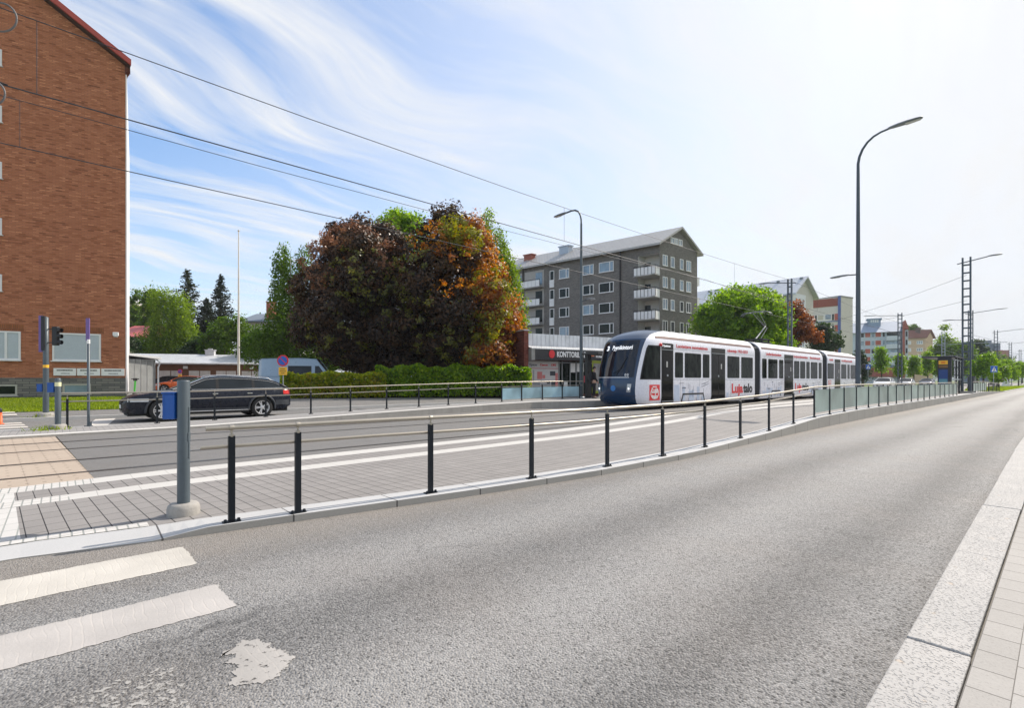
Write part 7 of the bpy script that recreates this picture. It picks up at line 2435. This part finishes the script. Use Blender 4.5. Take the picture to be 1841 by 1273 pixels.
# beyond the tram
broad_tree('deciduous_tree', 'broad bright green tree behind the tram, right of the apartment block', 1335, 60, [(1335, 575, 66, 44), (1290, 590, 40, 40), (1385, 590, 32, 40), (1330, 540, 46, 26), (1365, 560, 40, 36), (1278, 570, 18, 28), (1335, 620, 76, 24)], GREEN_LEAF, 620, 60, .85, .33, seed=31, tr=.3)
broad_tree('maple_tree', 'rust-red maple behind the dark mast, right of the bright green tree', 1434, 76, [(1428, 585, 24, 30), (1448, 605, 24, 20), (1415, 565, 12, 18), (1424, 560, 14, 18)], RED_LEAF, 190, 50, .75, .36, seed=32, tr=.2)
broad_tree('conifer_bush', 'dark green rounded tree before the tower block', 1482, 82, [(1480, 610, 22, 24), (1492, 622, 18, 16), (1476, 596, 12, 12)], DARK_LEAF, 130, 55, .75, .36, seed=33, tr=.2)
broad_tree('bushy_tree', 'dark bush right of the tram rear, behind the blue crossing sign', 1551, 96, [(1550, 665, 9, 26), (1544, 640, 5, 8)], DARK_LEAF, 70, 40, .8, .36, seed=34, tr=.2)
for i, (px, dp, lbl, spec) in enumerate(((1585, 88, 'small roadside tree, leftmost, beside the blue crossing sign', [(1585, 652, 13, 30), (1583, 638, 9, 16)]),
                                         (1617, 94, 'small roadside tree behind the lattice mast', [(1617, 660, 10, 24)]),
                                         (1643, 96, 'small roadside tree between the lattice mast and the shelter', [(1643, 662, 13, 26), (1642, 655, 9, 14)]),
                                         (1668, 100, 'small roadside tree before the tan building', [(1667, 658, 11, 26), (1668, 648, 8, 14)]),
                                         (1688, 104, 'small roadside tree touching the shelter cabinet', [(1686, 664, 9, 24)]))):
    broad_tree('street_tree', lbl, px, dp, [(a_, b_, c_ * .62, d_ * .9) for a_, b_, c_, d_ in spec], GREEN_LEAF, 60, 40, .62, .30, 'small trees along the far carriageway', seed=40 + i, tr=.12)
for i, (px, dp, lbl, spec) in enumerate(((1768, 66, 'largest verge tree, left of the second blue crossing sign', [(1768, 662, 24, 26), (1775, 650, 14, 16), (1757, 670, 12, 18)]),
                                         (1795, 78, 'verge tree just right of the second blue crossing sign', [(1797, 672, 14, 20)]),
                                         (1812, 92, 'verge tree with a white sheet at its foot', [(1814, 668, 15, 20), (1806, 660, 9, 12)]),
                                         (1831, 106, 'verge tree at the right edge of the view', [(1832, 668, 14, 19)]))):
    broad_tree('street_tree', lbl, px, dp, [(a_, b_, c_ * .85, d_ * .95) for a_, b_, c_, d_ in spec], GREEN_LEAF, 85, 42, .5, .25, 'trees on the verge beyond the platform', seed=50 + i, zg=.05, tr=.11)
q = W(1808.5, 88)
b = MB(); b.add([(-.7, 0, 0), (.9, 0, 0), (.1, 0, 1.9), (-.7, .25, 0), (.9, .25, 0), (.1, .25, 1.9)], [(0, 1, 2), (3, 5, 4), (0, 3, 4, 1), (1, 4, 5, 2), (2, 5, 3, 0)])
o = b.build('white_sheet', plain('white_cover', (.75, .74, .72), .7), None, (q.x, q.y, .05), YAW); tag(o, 'pale pointed white sheet standing among the verge trees', 'cover')
for i, (px, dp, lbl, spec, mt) in enumerate(((1698, 135, 'tall airy tree behind the shelter', [(1697, 612, 8, 24), (1705, 620, 12, 14), (1690, 640, 16, 22), (1706, 650, 20, 26), (1680, 655, 12, 20)], BIRCH_LIGHT),
                                             (1725, 130, 'green tree filling the gap behind the tall shelter mast', [(1722, 650, 18, 34), (1735, 640, 12, 24)], MID_LEAF),
                                             (1757, 150, 'dark tree left of the far dark block', [(1757, 630, 10, 20), (1765, 645, 18, 18)], DARK_LEAF),
                                             (1782, 145, 'low green tree in front of the far dark block', [(1785, 652, 16, 16), (1800, 655, 12, 12)], MID_LEAF),
                                             (1639, 225, 'tree crown showing above the tan building roof', [(1640, 600, 12, 16)], MID_LEAF),
                                             (1812, 190, 'dark trees row beyond the verge, left part', [(1812, 664, 14, 9)], DARK_LEAF),
                                             (1838, 200, 'dark trees row beyond the verge, right part', [(1838, 664, 16, 9)], DARK_LEAF))):
    broad_tree('deciduous_tree', lbl, px, dp, spec, mt, 130, 45, 1.25, .55, None, seed=60 + i, tr=.25)

broad_tree('bushy_tree', 'dark green shrubs under the dark copper maple, behind the low hedge', 622, 46, [(610, 652, 30, 18), (650, 655, 34, 16), (690, 655, 30, 18), (575, 650, 22, 18)], MID_LEAF, 150, 45, .6, .26, seed=81, tr=.1)
broad_tree('bushy_tree', 'dark shrubs behind the taller hedge, before the brick shop wall', 770, 44, [(745, 655, 34, 18), (790, 656, 34, 16), (830, 656, 30, 14)], DARK_LEAF, 110, 45, .6, .26, seed=82, tr=.1)
# hedges in front of the maples
hedge('hedge', 'lower yellowish hedge with uneven top, beside the light-blue van', G(508, 712, .28), W(690, 33.2), 1.2, 1.12, HEDGE_GOLD, 15000, .15, .26, 71, 1.2) if False else None
hL0 = W(506, 29.5); hL1 = W(692, 31.5); hR0 = W(676, 31.3); hR1 = W(949, 34.2)
hedge('hedge', 'lower yellowish hedge beside the light-blue van', hL0, hL1, 1.3, 1.38, HEDGE_GOLD, 13500, .165, .28, 71, 1.46)
hedge('hedge', 'taller clipped green hedge ending at the shop', hR0 + Vector((-.5, .25)), hR1, 1.5, 1.88, HEDGE_LEAF, 22000, .165, .28, 72, 1.92)

# grass in front of the brick building, weeds
rs = np.random.RandomState(5)


def grass(name, poly, n, h, mat, zf):
    xs_ = [p[0] for p in poly]; ys_ = [p[1] for p in poly]
    P = np.stack([rs.uniform(min(xs_), max(xs_), n), rs.uniform(min(ys_), max(ys_), n)], 1)
    inside = np.zeros(n, bool); j = len(poly) - 1
    for i in range(len(poly)):
        xi, yi = poly[i]; xj, yj = poly[j]
        c = ((yi > P[:, 1]) != (yj > P[:, 1])) & (P[:, 0] < (xj - xi) * (P[:, 1] - yi) / (yj - yi + 1e-9) + xi)
        inside ^= c; j = i
    P = P[inside]; m = len(P)
    z = np.array([zf(x) for x in P[:, 0]])
    a = rs.uniform(0, 6.28, m); w = rs.uniform(.012, .03, m); hh = h * rs.uniform(.4, 1.2, m)
    base = np.stack([P[:, 0], P[:, 1], z - .01], 1); dx = np.stack([np.cos(a) * w, np.sin(a) * w, np.zeros(m)], 1)
    lean = np.stack([rs.normal(size=m) * .35 * hh, rs.normal(size=m) * .35 * hh, hh], 1)
    V = np.stack([base - dx, base + dx, base + lean + dx * .3, base + lean - dx * .3], 1)
    return struct(quads_object(name, V, mat), 'stuff')


GRASS_LEAF = leaves('grass_blades', ((.11, .16, .012), (.20, .27, .02), (.30, .34, .035)), .45, .4, .8)
gx = lambda x: lerp([(-37, .36), (-31, .33), (-25.2, .20), (-23.1, .115)], x)
lawn_poly = [(-25.3, -8), (-25.4, 2.9), (-35.6, 3.0), (-38.3, -8)]
sheet('lawn_strip', [(x, y, gx(x) + .012) for x, y in lawn_poly], GRASS_GROUND)
g = grass('grass', lawn_poly, 60000, .13, GRASS_LEAF, gx); tag(g, 'short green grass in front of the brick building', 'grass')
g = grass('grass', [(-8.5, 84), (-5, 84), (-5, 130), (-8.5, 130)], 16000, .3, GRASS_LEAF, lambda x: .05); tag(g, 'taller grass on the verge beyond the platform', 'grass')
for lbl, (x, y), z in (('weeds round the concrete foot of the traffic signal', (-23.4, -.3), .125), ('tuft of weeds beside the foot of the post with the pale band', (-18.0, -.2), .06)):
    n = 110
    P = rs.normal(size=(n, 2)) * np.array([.16, .20]) + np.array([x + .1, y - .05])
    a = rs.uniform(0, 6.28, n); hh = rs.uniform(.03, .13, n); dx = np.stack([np.cos(a), np.sin(a), np.zeros(n)], 1) * .012
    base = np.concatenate([P, np.full((n, 1), z)], 1); lean = np.stack([rs.normal(size=n) * .06, rs.normal(size=n) * .06, hh], 1)
    g = struct(quads_object('weeds', np.stack([base - dx, base + dx, base + lean + dx * .3, base + lean - dx * .3], 1), GRASS_LEAF), 'stuff'); tag(g, lbl, 'weeds')

# ------------------------------------------------------------------ roots of street-coordinate things go to their base
bpy.context.view_layer.update()
for o in [o for o in SC.objects if o.parent is None and o.type == 'EMPTY' and o.location.length < 1e-6]:
    pts = []
    for ch in o.children:
        pts += [ch.matrix_world @ Vector(c) for c in ch.bound_box]
    if not pts:
        continue
    lo = Vector((min(p.x for p in pts), min(p.y for p in pts), min(p.z for p in pts))); hi = Vector((max(p.x for p in pts), max(p.y for p in pts), 0))
    base = Vector(((lo.x + hi.x) / 2, (lo.y + hi.y) / 2, lo.z))
    o.location = base
    for ch in o.children:
        ch.location = ch.location - base
bpy.context.view_layer.update()
